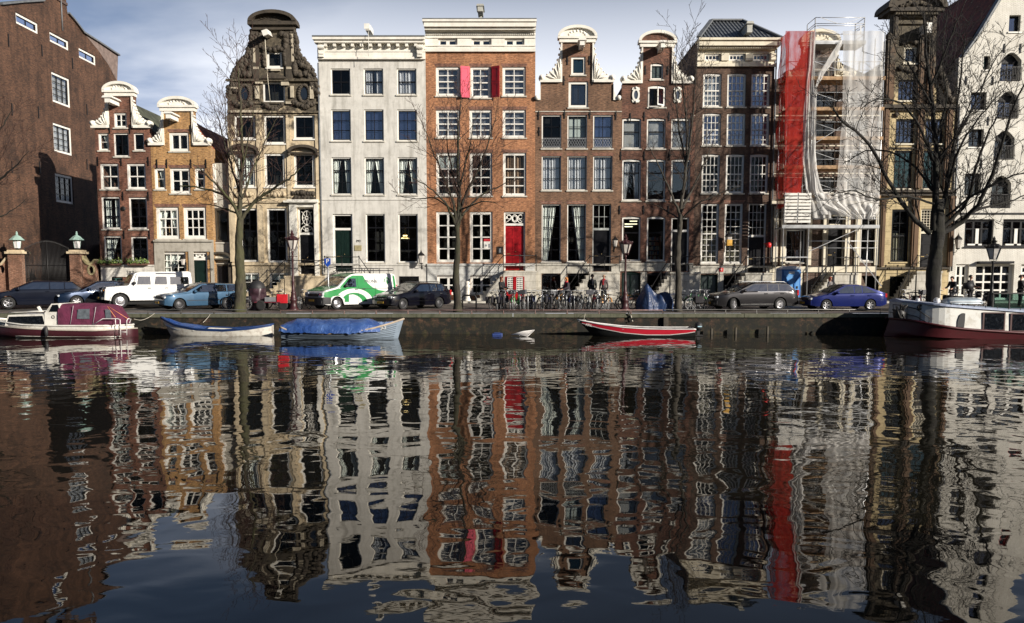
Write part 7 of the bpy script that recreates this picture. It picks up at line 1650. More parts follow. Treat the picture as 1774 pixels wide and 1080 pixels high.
# ---- D: red and black steel boat with outboard
Yn = 38.3; Yc = 39.05; x0 = W(1003, 556, Yn).x; x1 = W(1205, 571, Yn).x
o = thing('motor_boat', 'low black open boat with a broad red band and an outboard motor', 'boat', ((x0 + x1) / 2, Yc, 0))
sh = P2([(1003, 556), (1012, 558), (1040, 563), (1080, 568), (1120, 570.5), (1160, 571), (1205, 571)], Yn); BLH = hullmat('black_hull', (.008, .009, .009), (.03, .03, .02), .3); RH = hullmat('red_band_paint', (.52, .014, .035), (.2, .01, .02), .3); WRM = plain('white_rim', (.66, .64, .62), .5)
bm = lambda t: .78 * math.sin(min(1, t / .5 + .01) * PI / 2) ** .9; rows = hull(o, sh, Yc, bm, 0, [BLH], sheer_tube=WRM, st_r=.032, rake=1.0, flare=.25); sf = side_fn(rows, .012)
lo = P2([(1010, 561), (1040, 569), (1080, 576.5), (1120, 580), (1160, 580), (1190, 577), (1204, 574.5)], Yn); up = [(x, z - .02) for x, z in sh if x >= lo[0][0]]; up = [(lo[0][0], interp(sh, lo[0][0]) - .02)] + up
band(o, up, lo, sf, 'red_band', RH); band(o, lo, [(x, z - .035) for x, z in lo], lambda x, z: sf(x, z) - .01, 'white_line', WRM)
m = MB(); n = 24; vs = []
for i in range(n + 1): x = lerp(x0 + .3, x1 - .05, i / n); b = bm((x - x0) / (x1 - x0)) * .94; z = interp(sh, x) - .22; vs += [(x, Yc - b, z), (x, Yc + b, z)]
m.add(vs, [(2 * i, 2 * i + 2, 2 * i + 3, 2 * i + 1) for i in range(n)]); m.build('floor', plain('grey_boat_floor', (.2, .2, .19), .7, var=.4), o, recalc=False)
for t in (.4, .62, .82): x = lerp(x0, x1, t); b = bm(t) * .97; m = MB(); m.box(x - .14, x + .14, Yc - b, Yc + b, interp(sh, x) - .08, interp(sh, x) - .035); m.build('thwart', plain('grey_bench', (.36, .35, .33), .6), o)
m = MB(); p = px3(1006, 556.5, Yc); m.box(p[0] - .1, p[0] + .25, Yc - .07, Yc + .07, p[2] - .03, p[2] + .06); m.build('bow_plate', WRM, o, bevel=.01)
x_, z_ = P2([(1024.5, 565)], Yn)[0]; text('ARGO', 'boat_name', WRM, o, (x_, sf(x_, z_) - .02, z_), .17, rot=(PI / 2, math.radians(11), 0))
e = px3(1210, 570, Yc); m = MB(); m.lathe([(0, -.16), (.12, -.14), (.19, -.02), (.2, .1), (.16, .2), (.06, .25), (0, .26)], (e[0], Yc, e[2] + .08), 14); mt = m.build('outboard_motor', BUMP, o)
m = MB(); m.box(e[0] - .07, e[0] + .06, Yc - .06, Yc + .06, -.3, e[2]); m.box(e[0] - .16, e[0] + .2, Yc - .12, Yc + .12, .02, .06); m.build('motor_leg', BUMP, mt); m = MB(); m.box(e[0] - .08, e[0] + .12, Yc - .205, Yc - .19, e[2] + .1, e[2] + .15); m.build('motor_stripe', plain('pale_blue_decal', (.4, .6, .7), .4), mt)
m = MB(); m.tube([px3(1203, 568, Yc), px3(1196, 564, Yc)], .02, 5); m.build('tiller', BUMP, mt)
# ---- E: houseboat
Yn = 37.0; Yc = 39.0; x0 = W(1538, 560, Yc).x; x1 = W(2050, 560, Yn).x
o = thing('houseboat', 'white and maroon houseboat with black bow rail and big dark windows at the right edge', 'houseboat', (x0 + 4, Yc, 0))
sh = [(W(p, q, y).x, W(p, q, y).z) for p, q, y in ((1538, 552, 39), (1552, 553, 38.6), (1575, 555.5, 38.1), (1597, 560, 37.8), (1630, 565.5, 37.5), (1659, 569.5, 37.2), (1700, 573, 37), (1774, 577.5, 37), (1900, 580, 37), (2050, 580, 37))]; MR = hullmat('houseboat_maroon', (.075, .008, .012), (.02, .01, .008), .4)
bm = lambda t: 2.0 * math.sin(min(1, t / .16 + .02) * PI / 2) ** .75; rows = hull(o, sh, Yc, bm, 0, [MR], sheer_tube=MR, st_r=.06, rake=-.3, flare=.12); sf = side_fn(rows, .01)
HW = hullmat('houseboat_white', (.70, .70, .66), (.30, .25, .17), .55)
top = [(W(p, q, y).x, W(p, q, y).z) for p, q, y in ((1556, 523.5, 38.7), (1590, 526.5, 38.0), (1624, 530.5, 37.6), (1700, 536.5, 37.12), (1774, 541.7, 37.12), (1900, 543, 37.12), (2050, 543, 37.12))]
m = MB(); n = 50; vs = []; roofv = []; bx = lambda x: bm((x - x0) / (x1 - x0))
cs = top[0][0]
for i in range(n + 1):
    x = lerp(cs, x1 - .3, i / n); b = bx(x) - .12; zt = interp(top, x); zb = interp(sh, x) - .05
    vs += [(x, Yc - b, zb), (x, Yc - b * .985, zt), (x, Yc + b * .985, zt), (x, Yc + b, zb)]; roofv += [(x, Yc - b - .06, zt + .01), (x, Yc - b - .06, zt + .09), (x, Yc, zt + .17), (x, Yc + b + .06, zt + .09), (x, Yc + b + .06, zt + .01)]
m.add(vs, [(4 * i + k, 4 * i + 4 + k, 4 * i + 5 + k, 4 * i + 1 + k) for i in range(n) for k in range(3)] , 0, False); m.add(vs[:4], [(0, 1, 2, 3)]); m.build('cabin', HW, o, recalc=False)
m = MB(); m.add(roofv, [(5 * i + k, 5 * i + 5 + k, 5 * i + 6 + k, 5 * i + 1 + k) for i in range(n) for k in range(4)], 0, False); m.add(roofv[:5], [(0, 1, 2, 3, 4)]); m.build('cabin_roof', plain('pale_blue_roof_paint', (.40, .46, .60), .5, var=.3), o, recalc=False)
wy = lambda x: Yc - (bx(x) - .12)
for a, b in ((1702, 1741), (1750, 1790), (1830, 1870)):
    xa, xb = W(a, 555, Yn + .12).x, W(b, 555, Yn + .12).x; zt, zb = W(a, 541.5 + (a - 1702) * .035, Yn).z, W(a, 574.5 + (a - 1702) * .03, Yn).z; y = wy(xa); m = MB(); m.box(xa, xb, y - .03, y - .001, zb, zt); w_ = m.build('window_frame', plain('brown_frame', (.06, .02, .018), .5), o); m = MB(); m.box(xa + .09, xb - .06, y - .04, y - .031, zb + .08, zt - .05); m.build('pane', CARGLASS, w_)
m = MB(); c = W(1587.5, 532, 38.0); m.lathe([(.07, -.05), (.13, -.05), (.13, 0)], (c.x, wy(c.x), c.z), 14, axis='Y'); m.lathe([(0, -.02), (.08, -.02)], (c.x, wy(c.x), c.z), 12, 0, axis='Y'); m.build('porthole', IRON, o)
m = MB(); q = P2([(1656, 567), (1657, 556), (1661, 546), (1666, 542.5), (1670, 543), (1669.5, 555), (1668, 567.5)], 37.2); y = wy(q[0][0]); m.prism(q, y - .03, y - .002); m.build('arched_hatch', BUMP, o)
m = MB(); f = lambda px, py: (lambda w: (w.x, sf(w.x, 1.0) + .06, w.z))(W(px, py, interp([(1540, 38.9), (1560, 38.5), (1602, 37.8)], px)))
rp = [(1546, 528), (1560, 529), (1580, 535), (1602, 550)]; m.tube([f(*p) for p in rp], .022, 6); m.tube([f(1540, 541), f(1560, 542.5), f(1580, 548), f(1598, 559)], .018, 6)
for a, b in (((1546, 528), (1547, 552)), ((1566, 531), (1565, 553.5)), ((1586, 538), (1585, 556.5)), ((1602, 550), (1600, 559.5))): m.tube([f(*a), f(*b)], .018, 5)
m.build('bow_rail', IRON, o)
m = MB(); g = W(1549, 545, Yc - .6); 
for i in range(16): m.tube([(g.x + rnd.uniform(-.2, .2), Yc - 1.2 + rnd.uniform(-.3, .3), .95), (g.x + rnd.uniform(-.25, .25), Yc - 1.2 + rnd.uniform(-.3, .3), 1.25 + rnd.uniform(0, .35))], .035, 5)
m.lathe([(.25, 0), (.3, .25), (.2, .4)], (g.x, Yc - 1.1, .95), 12); m.build('anchor_winch', IRON, o)
m = MB()
for a in (1645, 1665, 1685, 1705, 1725, 1745, 1765): p = W(a, 530, Yn + .3); zt = interp(top, p.x) + .1; m.lathe([(0, .12), (.02, .1), (.02, 0)], (p.x, wy(p.x) + .05, zt), 6)
m.build('roof_studs', IRON, o)
# glass screen of the steering position
m = MB(); xa, xb = W(1721, 520, 38.2).x, W(1850, 520, 38.2).x; zt, zb = W(1740, 507.5, 38.2).z, interp(top, xa) + .1
for x in (xa, lerp(xa, xb, .22), lerp(xa, xb, .5), lerp(xa, xb, .75), xb): m.box(x - .03, x + .03, 38.2, 38.26, zb, zt - .06)
m.box(xa - .05, xb, 38.15, 38.32, zt - .059, zt); m.box(xa, xb, 38.2, 38.26, zb - .05, zb - .001); o2 = m.build('wheelhouse_screen', IRON, o); m = MB(); m.box(xa, xb, 38.225, 38.235, zb, zt - .06); m.build('pane', glass('green_glass', (.6, .8, .75), .12), o2)
# things lying on the roof
q = thing('upturned_dinghy', 'grey-blue upturned aluminium dinghy lying on the houseboat roof', 'dinghy', px3(1672, 526, 38.6)); m = MB(); xa, xb = W(1639, 520, 38.3).x, W(1706, 520, 38.3).x; zb = interp(top, xa) + .12
def fn(u, v): x = lerp(xa, xb, u); e = (1 - abs(u * 2 - 1) ** 5); a = PI * v; return (x, 38.6 - .45 * math.cos(a) * e ** .4, zb + .03 + .30 * math.sin(a) ** .55 * e ** .4)
m.surf(fn, 24, 10); m.build('hull', plain('dull_aluminium', (.34, .40, .44), .45, .4, var=.3), q, recalc=False); m = MB(); m.box(xa + .1, xb - .1, 38.12, 38.2, zb + .1, zb + .14); m.build('gunwale', STEEL, q)
for k, (px_, py_, r_, c_, lab) in enumerate(((1623, 524, .16, (.75, .73, .7), 'white football-sized buoy on the houseboat roof'), (1590, 521.5, .1, (.6, .58, .55), 'small white buoy on the houseboat bow roof'))):
    p = W(px_, py_, 38.4); zt = interp(top, p.x) + .12; m = MB(); m.lathe([(0, 0)] + [(r_ * math.sin(PI * i / 8), r_ - r_ * math.cos(PI * i / 8)) for i in range(1, 8)] + [(0, 2 * r_)], (p.x, 38.4, zt - .02), 14); b_ = thing('buoy', lab, 'buoy', (p.x, 38.4, zt)); m.build('ball', plain('white_buoy', c_, .4), b_); m = MB()
    for j in range(5): t = 2 * PI * j / 5; m.lathe([(0, -.012), (r_ * .3, 0)], (p.x + r_ * .8 * math.sin(t), 38.4 - r_ * .62, zt - .02 + r_ + r_ * .7 * math.cos(t)), 6, axis='Y')
    m.build('dark_patches', BUMP, b_, recalc=False)
# ---- floating litter and quay details
o = thing('floating_bottle_crate', 'small blue plastic thing floating in the water below the bicycle racks', 'litter', px3(863, 583, 39.3)); m = MB(); p = px3(863, 583, 39.6); m.box(p[0] - .3, p[0] + .22, 39.4, 39.75, -.03, .1); m.build('shell', plain('blue_plastic', (.03, .06, .22), .5), o, bevel=.04)
m = MB(); m.box(p[0] - .2, p[0] + .1, 39.38, 39.7, .101, .13); m.build('rim', plain('blue_plastic', (.03, .06, .22), .5), o)
o = thing('broken_parasol', 'broken white wire parasol frame half sunk in the water against the quay', 'litter', px3(910, 586, 39.0)); m = MB(); a = Vector(px3(886, 583.5, 39.2)); a.z = .05
for k in range(6):
    e = Vector(px3(lerp(926, 914, k / 5), lerp(579, 592, k / 5), 39.5 - .2 * k)); e.z = max(.02, .26 - k * .05); m.tube([a, (a + e) / 2 + Vector((0, 0, .05)), e], .018, 5)
    if k: m.tube([pe, e], .016, 4); m.tube([(a + pe) / 2, (a + e) / 2], .014, 4); m.add([a, pe, e], [(0, 1, 2)], 1)
    pe = e
m.build('wire_frame', [WRM, glass('torn_plastic', (.9, .9, .9), .1, .5, trans=.9)], o, recalc=False)
for k, px_ in enumerate((1111, 1500)):
    a, b = W(px_ - 5, 560, 40.3).x, W(px_ + 42 if k == 0 else px_ + 22, 560, 40.3).x
    if k == 0: m = MB(); m.box(W(1154, 560, 40.3).x - .12, W(1154, 560, 40.3).x + .12, 40.3, 40.495, -.5, .86); q = m.build('quay_pier', ST_OLD_DARK, None); tag(q, 'grey stone pier set in the brick quay wall above the outboard motor boat', 'stone pier')
for k, (px_, lab) in enumerate(((1232, 'short mooring post in the water right of the outboard motor'), (1274, 'mooring post in the water below the grey estate car'), (1329, 'leaning mooring post in the water below the blue toilet cabin'))):
    p = W(px_, 578, 40.15); m = MB(); m.tube([(p.x, 40.15, -.5), (p.x + .02, 40.17, .3 + .05 * k)], [.08, .06], 8); q = m.build('mooring_post', plain('wet_timber', (.06, .05, .035), .8, var=.4), None); tag(q, lab, 'post', 'timber mooring posts')
rope([px3(1010, 558, 39), px3(1012, 552, 39.8), px3(1014, 543, 40.35)], 'thin rope from the red-banded boat bow up to the quay', .01)
o = thing('wall_ladder', 'small rusty iron hook with a white rope hanging from the quay rail', 'mooring hook', px3(1090, 545, 40.3)); m = MB(); m.tube([px3(1087, 538, 40.35), px3(1090, 545, 40.35), px3(1093, 550, 40.38), px3(1096, 557, 40.38)], .03, 5); m.build('iron_hook', IRON, o); m = MB(); m.tube([px3(1093, 547, 40.3), px3(1094, 551, 40.3)], .03, 5); m.tube([px3(1095, 555, 40.3), px3(1096, 557.5, 40.3)], .03, 5); m.build('white_rope', ROPE, o)
# ================================================================== scaffold
def netmat(name, c, alpha, cell=18):
    t = NT(name); t.t.nodes.remove(t.b); tr = t.n('ShaderNodeBsdfTransparent'); df = t.n('ShaderNodeBsdfDiffuse'); tl = t.n('ShaderNodeBsdfTranslucent')
    df.inputs[0].default_value = c + (1,); tl.inputs[0].default_value = c + (1,); m1 = t.n('ShaderNodeMixShader'); m1.inputs[0].default_value = .3; t.l(df.outputs[0], m1.inputs[1]); t.l(tl.outputs[0], m1.inputs[2])
    v, sp = wallvec(t); nz = t.ramp(t.noise(1.4, 5, .65, t.mapped((1.6, 1.6, .5))), [(.3, alpha - .24), (.7, alpha + .2)]); m2 = t.n('ShaderNodeMixShader'); t.l(nz, m2.inputs[0]); t.l(tr.outputs[0], m2.inputs[1]); t.l(m1.outputs[0], m2.inputs[2]); t.l(m2.outputs[0], t.out.inputs['Surface']); return t.m
NR = netmat('red_debris_net', (.42, .038, .03), .76); NW = netmat('white_debris_net', (.80, .79, .76), .60); NW2 = netmat('white_sheet_thick', (.82, .81, .79), .72)
ALU = plain('aluminium_tube', (.62, .63, .64), .35, .5, var=.2); DECK = plain('scaffold_boards', (.42, .27, .15), .85, var=.5, scale=5)
YS, YB = 49.1, 50.4
o = thing('scaffold', 'tall aluminium scaffold in front of the cream-gabled house', 'scaffold', (W(1440, 500, YS).x, YS, 1.42))
xs = [W(p, 300, YS).x for p in (1360, 1404, 1488, 1524)]
zt = {0: 55, 1: 32, 2: 30, 3: 56}; zg = 1.42
for i, x in enumerate(xs):
    for Y in (YS, YB):
        top = W(0, zt[i], YS).z
        m = MB(); m.tube([(x, Y, zg - (.12 if Y < 49.05 else 0)), (x, Y, top)], .032, 7); m.lathe([(.1, 0), (.1, .02), (.03, .03)], (x, Y, zg), 8); m.build('standard', ALU, o)
m = MB(); m.tube([(W(1494, 300, YS).x + .55, YS + .2, zg), (W(1494, 300, YS).x + .55, YS + .2, W(0, 394, YS).z)], .03, 6); m.build('standard', ALU, o)
decks = [394, 343, 291, 241, 190, 137, 75]
for k, dy in enumerate(decks):
    z = W(0, dy, YS).z
    a, b = (0, 3) if k < 6 else (1, 2)
    m = MB(); m.box(xs[a] - .1, xs[b] + .1, YS - .05, YB + .05, z - .06, z); m.box(xs[a] - .1, xs[b] + .1, YS - .06, YS - .051, z, z + .14); m.build('deck', DECK if 0 < k < 6 else STEEL, o)
    for dz in (.5, 1.0):
        m = MB(); m.tube([(xs[a], YS - .035, z + dz), (xs[b], YS - .035, z + dz)], .022, 5); 
        for i in (a, b): m.tube([(xs[i], YS, z + dz), (xs[i], YB, z + dz)], .02, 5)
        m.build('guard_rail', ALU, o)
    m = MB()
    for i in range(a, b):
        if xs[i + 1] - xs[i] < 1.5 and k < 6 and i > 0: pass
        u, v = xs[i], xs[i + 1]; w = (u + v) / 2; m.bar((u, YS - .06, z + 1.0), (w, YS - .06, z + .5), .035, .02); m.bar((w, YS - .06, z + .5), (v, YS - .06, z + 1.0), .035, .02); m.box(v - .28, v - .2, YS - .07, YS - .04, z + .5, z + 1.0)
        if i == 1 and k in (1, 3): m.bar((u, YS - .09, z - .4), (v, YS - .09, z + 1.5), .04, .02)
    m.build('brace', ALU, o)
m = MB(); zr0, zr1 = W(0, 31, YS).z, W(0, 41.5, YS).z
for zz in (zr0, zr1): m.tube([(xs[1], YS - .03, zz), (xs[2], YS - .03, zz)], .022, 5); m.tube([(xs[1], YB, zz), (xs[1], YS, zz)], .022, 5); m.tube([(xs[2], YB, zz), (xs[2], YS, zz)], .022, 5)
m.bar((xs[1] + .3, YS - .04, zr0), (lerp(xs[1], xs[2], .45), YS - .04, zr1), .03); m.bar((lerp(xs[1], xs[2], .62), YS - .04, zr1), (xs[2] - .2, YS - .04, zr0), .03); m.build('top_guard_rail', ALU, o)
m = MB(); z0, z1 = W(0, 418, YS).z, W(0, 430, YS).z
for zz in (z0, z1): m.tube([(xs[1], YS - .04, zz), (xs[3], YS - .04, zz)], .022, 5)
m.bar((xs[1] + .1, YS - .07, W(0, 435, YS).z), (xs[2], YS - .07, W(0, 398, YS).z), .05, .03); m.bar((W(1464, 418, YS).x, YS - .3, W(0, 418, YS).z), (W(1519, 500, YS).x, YS - .6, W(0, 496, YS).z), .05); m.box(xs[0], xs[1], YS - .05, YB, W(0, 445, YS).z - .06, W(0, 445, YS).z); m.build('lower_frame', ALU, o)
m = MB(); p, q = W(1451, 390, YS), W(1460, 372, YS); 
for d_ in (0, .16): m.tube([(p.x + d_, YS + .5, p.z - .1), (q.x + d_ + .1, YS + .6, q.z + .3)], .025, 5)
for i in range(5): m.tube([(lerp(p.x, q.x + .1, i / 5), YS + .52, lerp(p.z, q.z + .3, i / 5)), (lerp(p.x, q.x + .1, i / 5) + .16, YS + .52, lerp(p.z, q.z + .3, i / 5))], .018, 4)
m.build('ladder', ALU, o)
def net(o, pts_top, pts_bot, Y, name, mat, wob=.12, nu=26, nv=60, folds=5, seed=0, bulge=0.0):
    """pts_top / pts_bot: photo x at several heights: [(y, xa, xb)] rows from the top down"""
    m = MB()
    rows = pts_top
    def fn(u, v):
        y = lerp(rows[0][0], rows[-1][0], v); xa = interp([(r[0], r[1]) for r in rows], y); xb = interp([(r[0], r[2]) for r in rows], y)
        k = mnoise.noise(Vector((u * folds, v * 3.0, seed))) * wob + math.sin(u * folds * 2 * PI + v * 2 + 3 * mnoise.noise(Vector((u * 4, v * 2, seed)))) * wob * .2
        p = W(lerp(xa, xb, u), y, Y); return (p.x + mnoise.noise(Vector((u * 3, v * 9, seed + 5))) * .06, Y + k - bulge * math.sin(PI * v), p.z)
    m.surf(fn, nu, nv); return m.build(name, mat, o, recalc=False)
# the red net: front and left flank
q = thing('red_net', 'bright red debris net hanging down the left end of the scaffold', 'net', (xs[0], YS - .1, W(0, 345, YS).z))
net(q, [(54, 1361, 1412), (120, 1361, 1408), (200, 1360, 1398), (270, 1359, 1393), (320, 1358.5, 1389), (335, 1358, 1388)], None, YS - .12, 'front_sheet', NR, .035, 20, 60, 3, 1)
m = MB(); za, zb_ = W(0, 360, YS).z, W(0, 56, YS).z
def fn(u, v): return (xs[0] - .08 + .05 * math.sin(v * 21) + mnoise.noise(Vector((u * 3, v * 8, 2))) * .1, lerp(YS - .1, YB + .1, u), lerp(zb_, za, v))
m.surf(fn, 10, 50); m.build('side_sheet', NR, q, recalc=False)
q = thing('white_net', 'torn white debris net hanging in folds over the middle of the scaffold', 'net', (xs[1], YS - .15, W(0, 380, YS).z))
net(q, [(55, 1404, 1414), (110, 1400, 1411), (190, 1393, 1410), (270, 1390, 1412), (330, 1396, 1418), (350, 1404, 1440), (378, 1407, 1440)], None, YS - .16, 'narrow_fold', NW, .16, 22, 70, 4, 3)
net(q, [(150, 1409, 1415), (230, 1408, 1414), (290, 1407, 1415), (330, 1409, 1424), (358, 1416, 1450), (372, 1425, 1456)], None, YS - .24, 'gathered_fold', NW2, .12, 14, 60, 3, 8)
net(q, [(70, 1455, 1462), (100, 1436, 1450), (125, 1420, 1430), (150, 1412, 1416)], None, YS - .2, 'diagonal_strip', NW2, .05, 6, 24, 2, 4)
q = thing('white_net', 'wide white debris net hanging over the right half of the scaffold', 'net', (xs[2], YS - .15, W(0, 380, YS).z))
net(q, [(54, 1460, 1532), (110, 1462, 1530), (190, 1459, 1527), (270, 1454, 1524), (330, 1450, 1523), (352, 1440, 1523), (376, 1446, 1522)], None, YS - .14, 'upper_sheet', NW, .09, 40, 80, 5, 11)
net(q, [(335, 1410, 1523), (352, 1418, 1523), (366, 1446, 1521), (380, 1476, 1512)], None, YS - .3, 'bunched_hem', NW2, .22, 50, 18, 9, 14)
q = thing('white_net', 'thin white net stretched over the top of the scaffold in front of the gable', 'net', (xs[1], YS - .05, W(0, 140, YS).z)); net(q, [(54, 1412, 1462), (90, 1411, 1460), (137, 1410, 1440)], None, YS + .7, 'sheet', netmat('thin_white_net', (.75, .75, .74), .2), .04, 16, 24, 2, 21)
q = thing('slatted_panel', 'white slatted barrier panel fixed to the scaffold below the red net', 'panel', (W(1381, 386, YS).x, YS - .2, W(0, 386, YS).z)); m = MB(); a, b = W(1359, 360, YS - .2).x, W(1404.5, 360, YS - .2).x; zA, zB = W(0, 387, YS - .2).z, W(0, 334, YS - .2).z
for i in range(9):
    z = lerp(zA, zB, i / 9); mx = (a + b) / 2
    for u, v in ((a, mx - .03), (mx + .03, b)): m.box(u, v, YS - .26, YS - .22, z + .03, z + (zB - zA) / 9 - .035)
m.build('slats', WHITE, q); m = MB(); m.box(a, a + .06, YS - .218, YS - .18, zA, zB).box(b - .06, b, YS - .218, YS - .18, zA, zB).box((a + b) / 2 - .03, (a + b) / 2 + .03, YS - .218, YS - .18, zA, zB); m.build('battens', STEEL, q)
# ================================================================== portable toilet
Yt = 46.6; b = W(1369.5, 500, Yt); z0 = street_z(Yt); a0, a1 = W(1354, 500, Yt).x, W(1387, 500, Yt).x; zt = W(0, 467, Yt).z
o = thing('portable_toilet', 'blue portable toilet cabin with a pale curved roof beside the scaffold', 'portable toilet', (b.x, Yt, z0)); BP1 = plain('blue_cabin_plastic', (.035, .17, .48), .4, var=.2); BP2 = plain('light_blue_plastic', (.12, .33, .66), .4, var=.15)
m = MB(); m.box(a0, a1, Yt, Yt + 1.1, z0 + .08, zt); m.build('cabin', BP1, o, bevel=.03)
m = MB(); n = 10; arc = [(lerp(a0 - .05, a1 + .05, i / n), zt + .002 + .2 * math.sin(PI * i / n) ** .8) for i in range(n + 1)]; m.prism([(a0 - .05, zt - .06 + .06)] + arc + [(a1 + .05, zt)], Yt - .05, Yt + 1.15); m.build('roof', plain('pale_roof_plastic', (.62, .66, .72), .4, var=.1), o)
d = MB(); d.box(a0 + .1, a1 - .1, Yt - .03, Yt - .001, z0 + .15, zt - .06); dd = d.build('door', BP2, o, bevel=.01)
d = MB(); mx = (a0 + a1) / 2
for sg in (-1, 1): d.bar((mx + sg * .42, Yt - .05, zt - .35), (mx + sg * .18, Yt - .05, zt - .85), .04, .07); d.bar((mx + sg * .18, Yt - .05, zt - .85), (mx + sg * .18, Yt - .05, z0 + .35), .04, .07)
d.build('door_ribs', BP1, dd); d = MB(); d.box(mx - .17, mx + .17, Yt - .04, Yt - .031, zt - .26, zt - .12); d.build('white_label', WHITE, dd)
d = MB(); d.box(a1 - .26, a1 - .18, Yt - .06, Yt - .031, z0 + 1.0, z0 + 1.14); d.build('latch', BUMP, dd); d = MB(); d.box(a0 - .03, a1 + .03, Yt - .04, Yt + 1.14, z0, z0 + .078); d.build('base', BUMP, o)
# ================================================================== bicycles
def make_bike(label, cf, kind=0, basket=None, rimc=None):
    o = thing('bicycle', label, 'bicycle', (0, 0, 0), group='parked bicycles'); r = .34; A, B = (0, 0, r), (1.08, 0, r); fr = plain('bike_' + cf[0], cf[1], .35, .2, var=.15); TY = TYRE; RM = rimc or STEEL
    for (x, _, z) in (A, B):
        m = MB(); m.tube([(x + r * math.cos(t), 0, z + r * math.sin(t)) for t in [2 * PI * i / 22 for i in range(23)]], .022, 5, cap=False); w = m.build('wheel', TY, o, recalc=False)
        m = MB(); m.tube([(x + (r - .035) * math.cos(t), 0, z + (r - .035) * math.sin(t)) for t in [2 * PI * i / 22 for i in range(23)]], .012, 4, cap=False); 
        for k in range(12): t = 2 * PI * k / 12; m.bar((x + .02 * math.cos(t + .5), 0, z + .02 * math.sin(t + .5)), (x + (r - .03) * math.cos(t), 0, z + (r - .03) * math.sin(t)), .006)
        m.lathe([(0, -.05), (.025, -.05), (.025, .05), (0, .05)], (x, 0, z), 8, axis='Y'); m.build('rim', RM, w, recalc=False)
        m = MB(); rr = r + .035; t0 = -.1 if x == 0 else .3
        vs = []
        for i in range(11):
            t = t0 + 2.5 * i / 10; 
            for y in (-.03, .03): vs.append((x + rr * math.cos(t), y, z + rr * math.sin(t)))
        m.add(vs, [(2 * i, 2 * i + 2, 2 * i + 3, 2 * i + 1) for i in range(10)]); m.build('mudguard', fr, o, recalc=False)
    bb = (.47, 0, .28); st = (.33, 0, .82); hd = (.93, 0, .86); hb = (.97, 0, .68)
    m = MB(); m.tube([A, bb], .014, 5); m.tube([A, (.36, 0, .72)], .012, 5); m.tube([bb, st], .018, 6); m.tube([bb, hb], .02, 6)
    if kind == 0: m.tube([(.35, 0, .75), hd], .018, 6)
    else: m.tube([(.42, 0, .45), (.65, 0, .48), hb], .018, 6)
    m.tube([hd, hb, (1.02, 0, .5), B], [.02, .02, .016, .012], 6); m.build('frame', fr, o)
    m = MB(); m.tube([hd, (.90, 0, 1.02)], .014, 6); m.tube([(.74, -.29, 1.02), (.86, -.24, 1.06), (.92, -.1, 1.05), (.90, 0, 1.02), (.92, .1, 1.05), (.86, .24, 1.06), (.74, .29, 1.02)], .013, 6); m.build('handlebar', STEEL, o)
    m = MB(); m.lathe([(0, -.02), (.09, -.01), (.10, .03), (.05, .05), (0, .055)], (.27, 0, .90), 10); m.box(.3, .45, -.03, .03, .9, .945); m.build('saddle', BUMP, o)
    m = MB(); m.tube([(.32, 0, .82), (.3, 0, .9)], .014, 5); m.build('seat_post', STEEL, o)
    m = MB()
    for sd in (-1, 1): m.tube([(.34, sd * .06, .72), (-.22, sd * .06, .74)], .008, 4); m.tube([(-.15, sd * .06, .74), (0, sd * .04, .36)], .008, 4)
    for k in range(4): m.bar((-.2 + .13 * k, -.06, .74), (-.2 + .13 * k, .06, .74), .008)
    m.build('carrier', IRON, o)
    m = MB(); m.lathe([(.09, -.01), (.09, .01), (.02, .012)], (.47, -.04, .28), 12, axis='Y'); m.bar((.47, -.06, .28), (.55, -.08, .14), .02); m.bar((.47, .04, .28), (.39, .08, .42), .02); m.box(.5, .6, -.14, -.06, .12, .14); m.box(.34, .44, .06, .14, .42, .44); m.build('crank', STEEL, o)
    m = MB(); m.lathe([(0, -.05), (.04, -.04), (.045, .03), (.0, .03)], (1.04, 0, .80), 8, axis='X'); m.build('headlamp', CHROME, o, recalc=False)
    if basket == 'crate': m = MB(); m.box(.98, 1.28, -.2, .2, .84, .86); [m.box(a, b, c, d, .86, 1.08) for a, b, c, d in ((.98, 1.0, -.2, .2), (1.26, 1.28, -.2, .2), (1.0, 1.26, -.2, -.18), (1.0, 1.26, .18, .2))]; m.build('front_crate', plain('crate_plastic', (.06, .06, .07), .6), o)
    if basket == 'bags':
        for sd in (-1, 1): m = MB(); m.box(-.25, .18, sd * .07, sd * .2, .38, .74); m.build('pannier', plain('dark_pannier', (.018, .016, .02), .7), o, bevel=.03)
    return o
BK = [make_bike('plain black bicycle standing at the left end of the racks', ('black', (.012, .012, .013)), 0, 'bags'),
      make_bike('grey bicycle in the racks', ('grey', (.2, .21, .22)), 1), make_bike('white bicycle in the racks', ('white', (.6, .6, .58)), 1, 'crate'),
      make_bike('green bicycle', ('green', (.08, .32, .10)), 1), make_bike('orange bicycle', ('ochre', (.42, .20, .05)), 0), make_bike('navy bicycle', ('navy', (.015, .02, .06)), 0, 'bags'), make_bike('maroon bicycle', ('maroon', (.12, .01, .015)), 1, 'crate')]
used = set(); R = random.Random(12)
def put_bike(k, px, Y, deg, label, lean=0):
    src = BK[k]
    if k in used: o = copy_tree(src)
    else: o = src; used.add(k)
    a = math.radians(deg); b = W(px, 500, Y); o.location = (b.x - .54 * math.cos(a), Y - .54 * math.sin(a), street_z(Y) + .02); o.rotation_euler = (math.radians(lean), 0, a); o['label'] = label; return o
names = ['plain black', 'grey step-through', 'white crate', 'green step-through', 'ochre', 'navy', 'maroon crate']
seq = [(0, 857), (5, 866), (0, 876), (6, 886), (3, 897), (1, 905), (6, 914), (5, 922), (0, 930), (1, 939), (5, 948), (0, 957), (2, 964), (4, 973), (0, 983), (5, 991), (0, 1001), (1, 1010), (2, 1019), (6, 1027), (0, 1036), (4, 1046)]
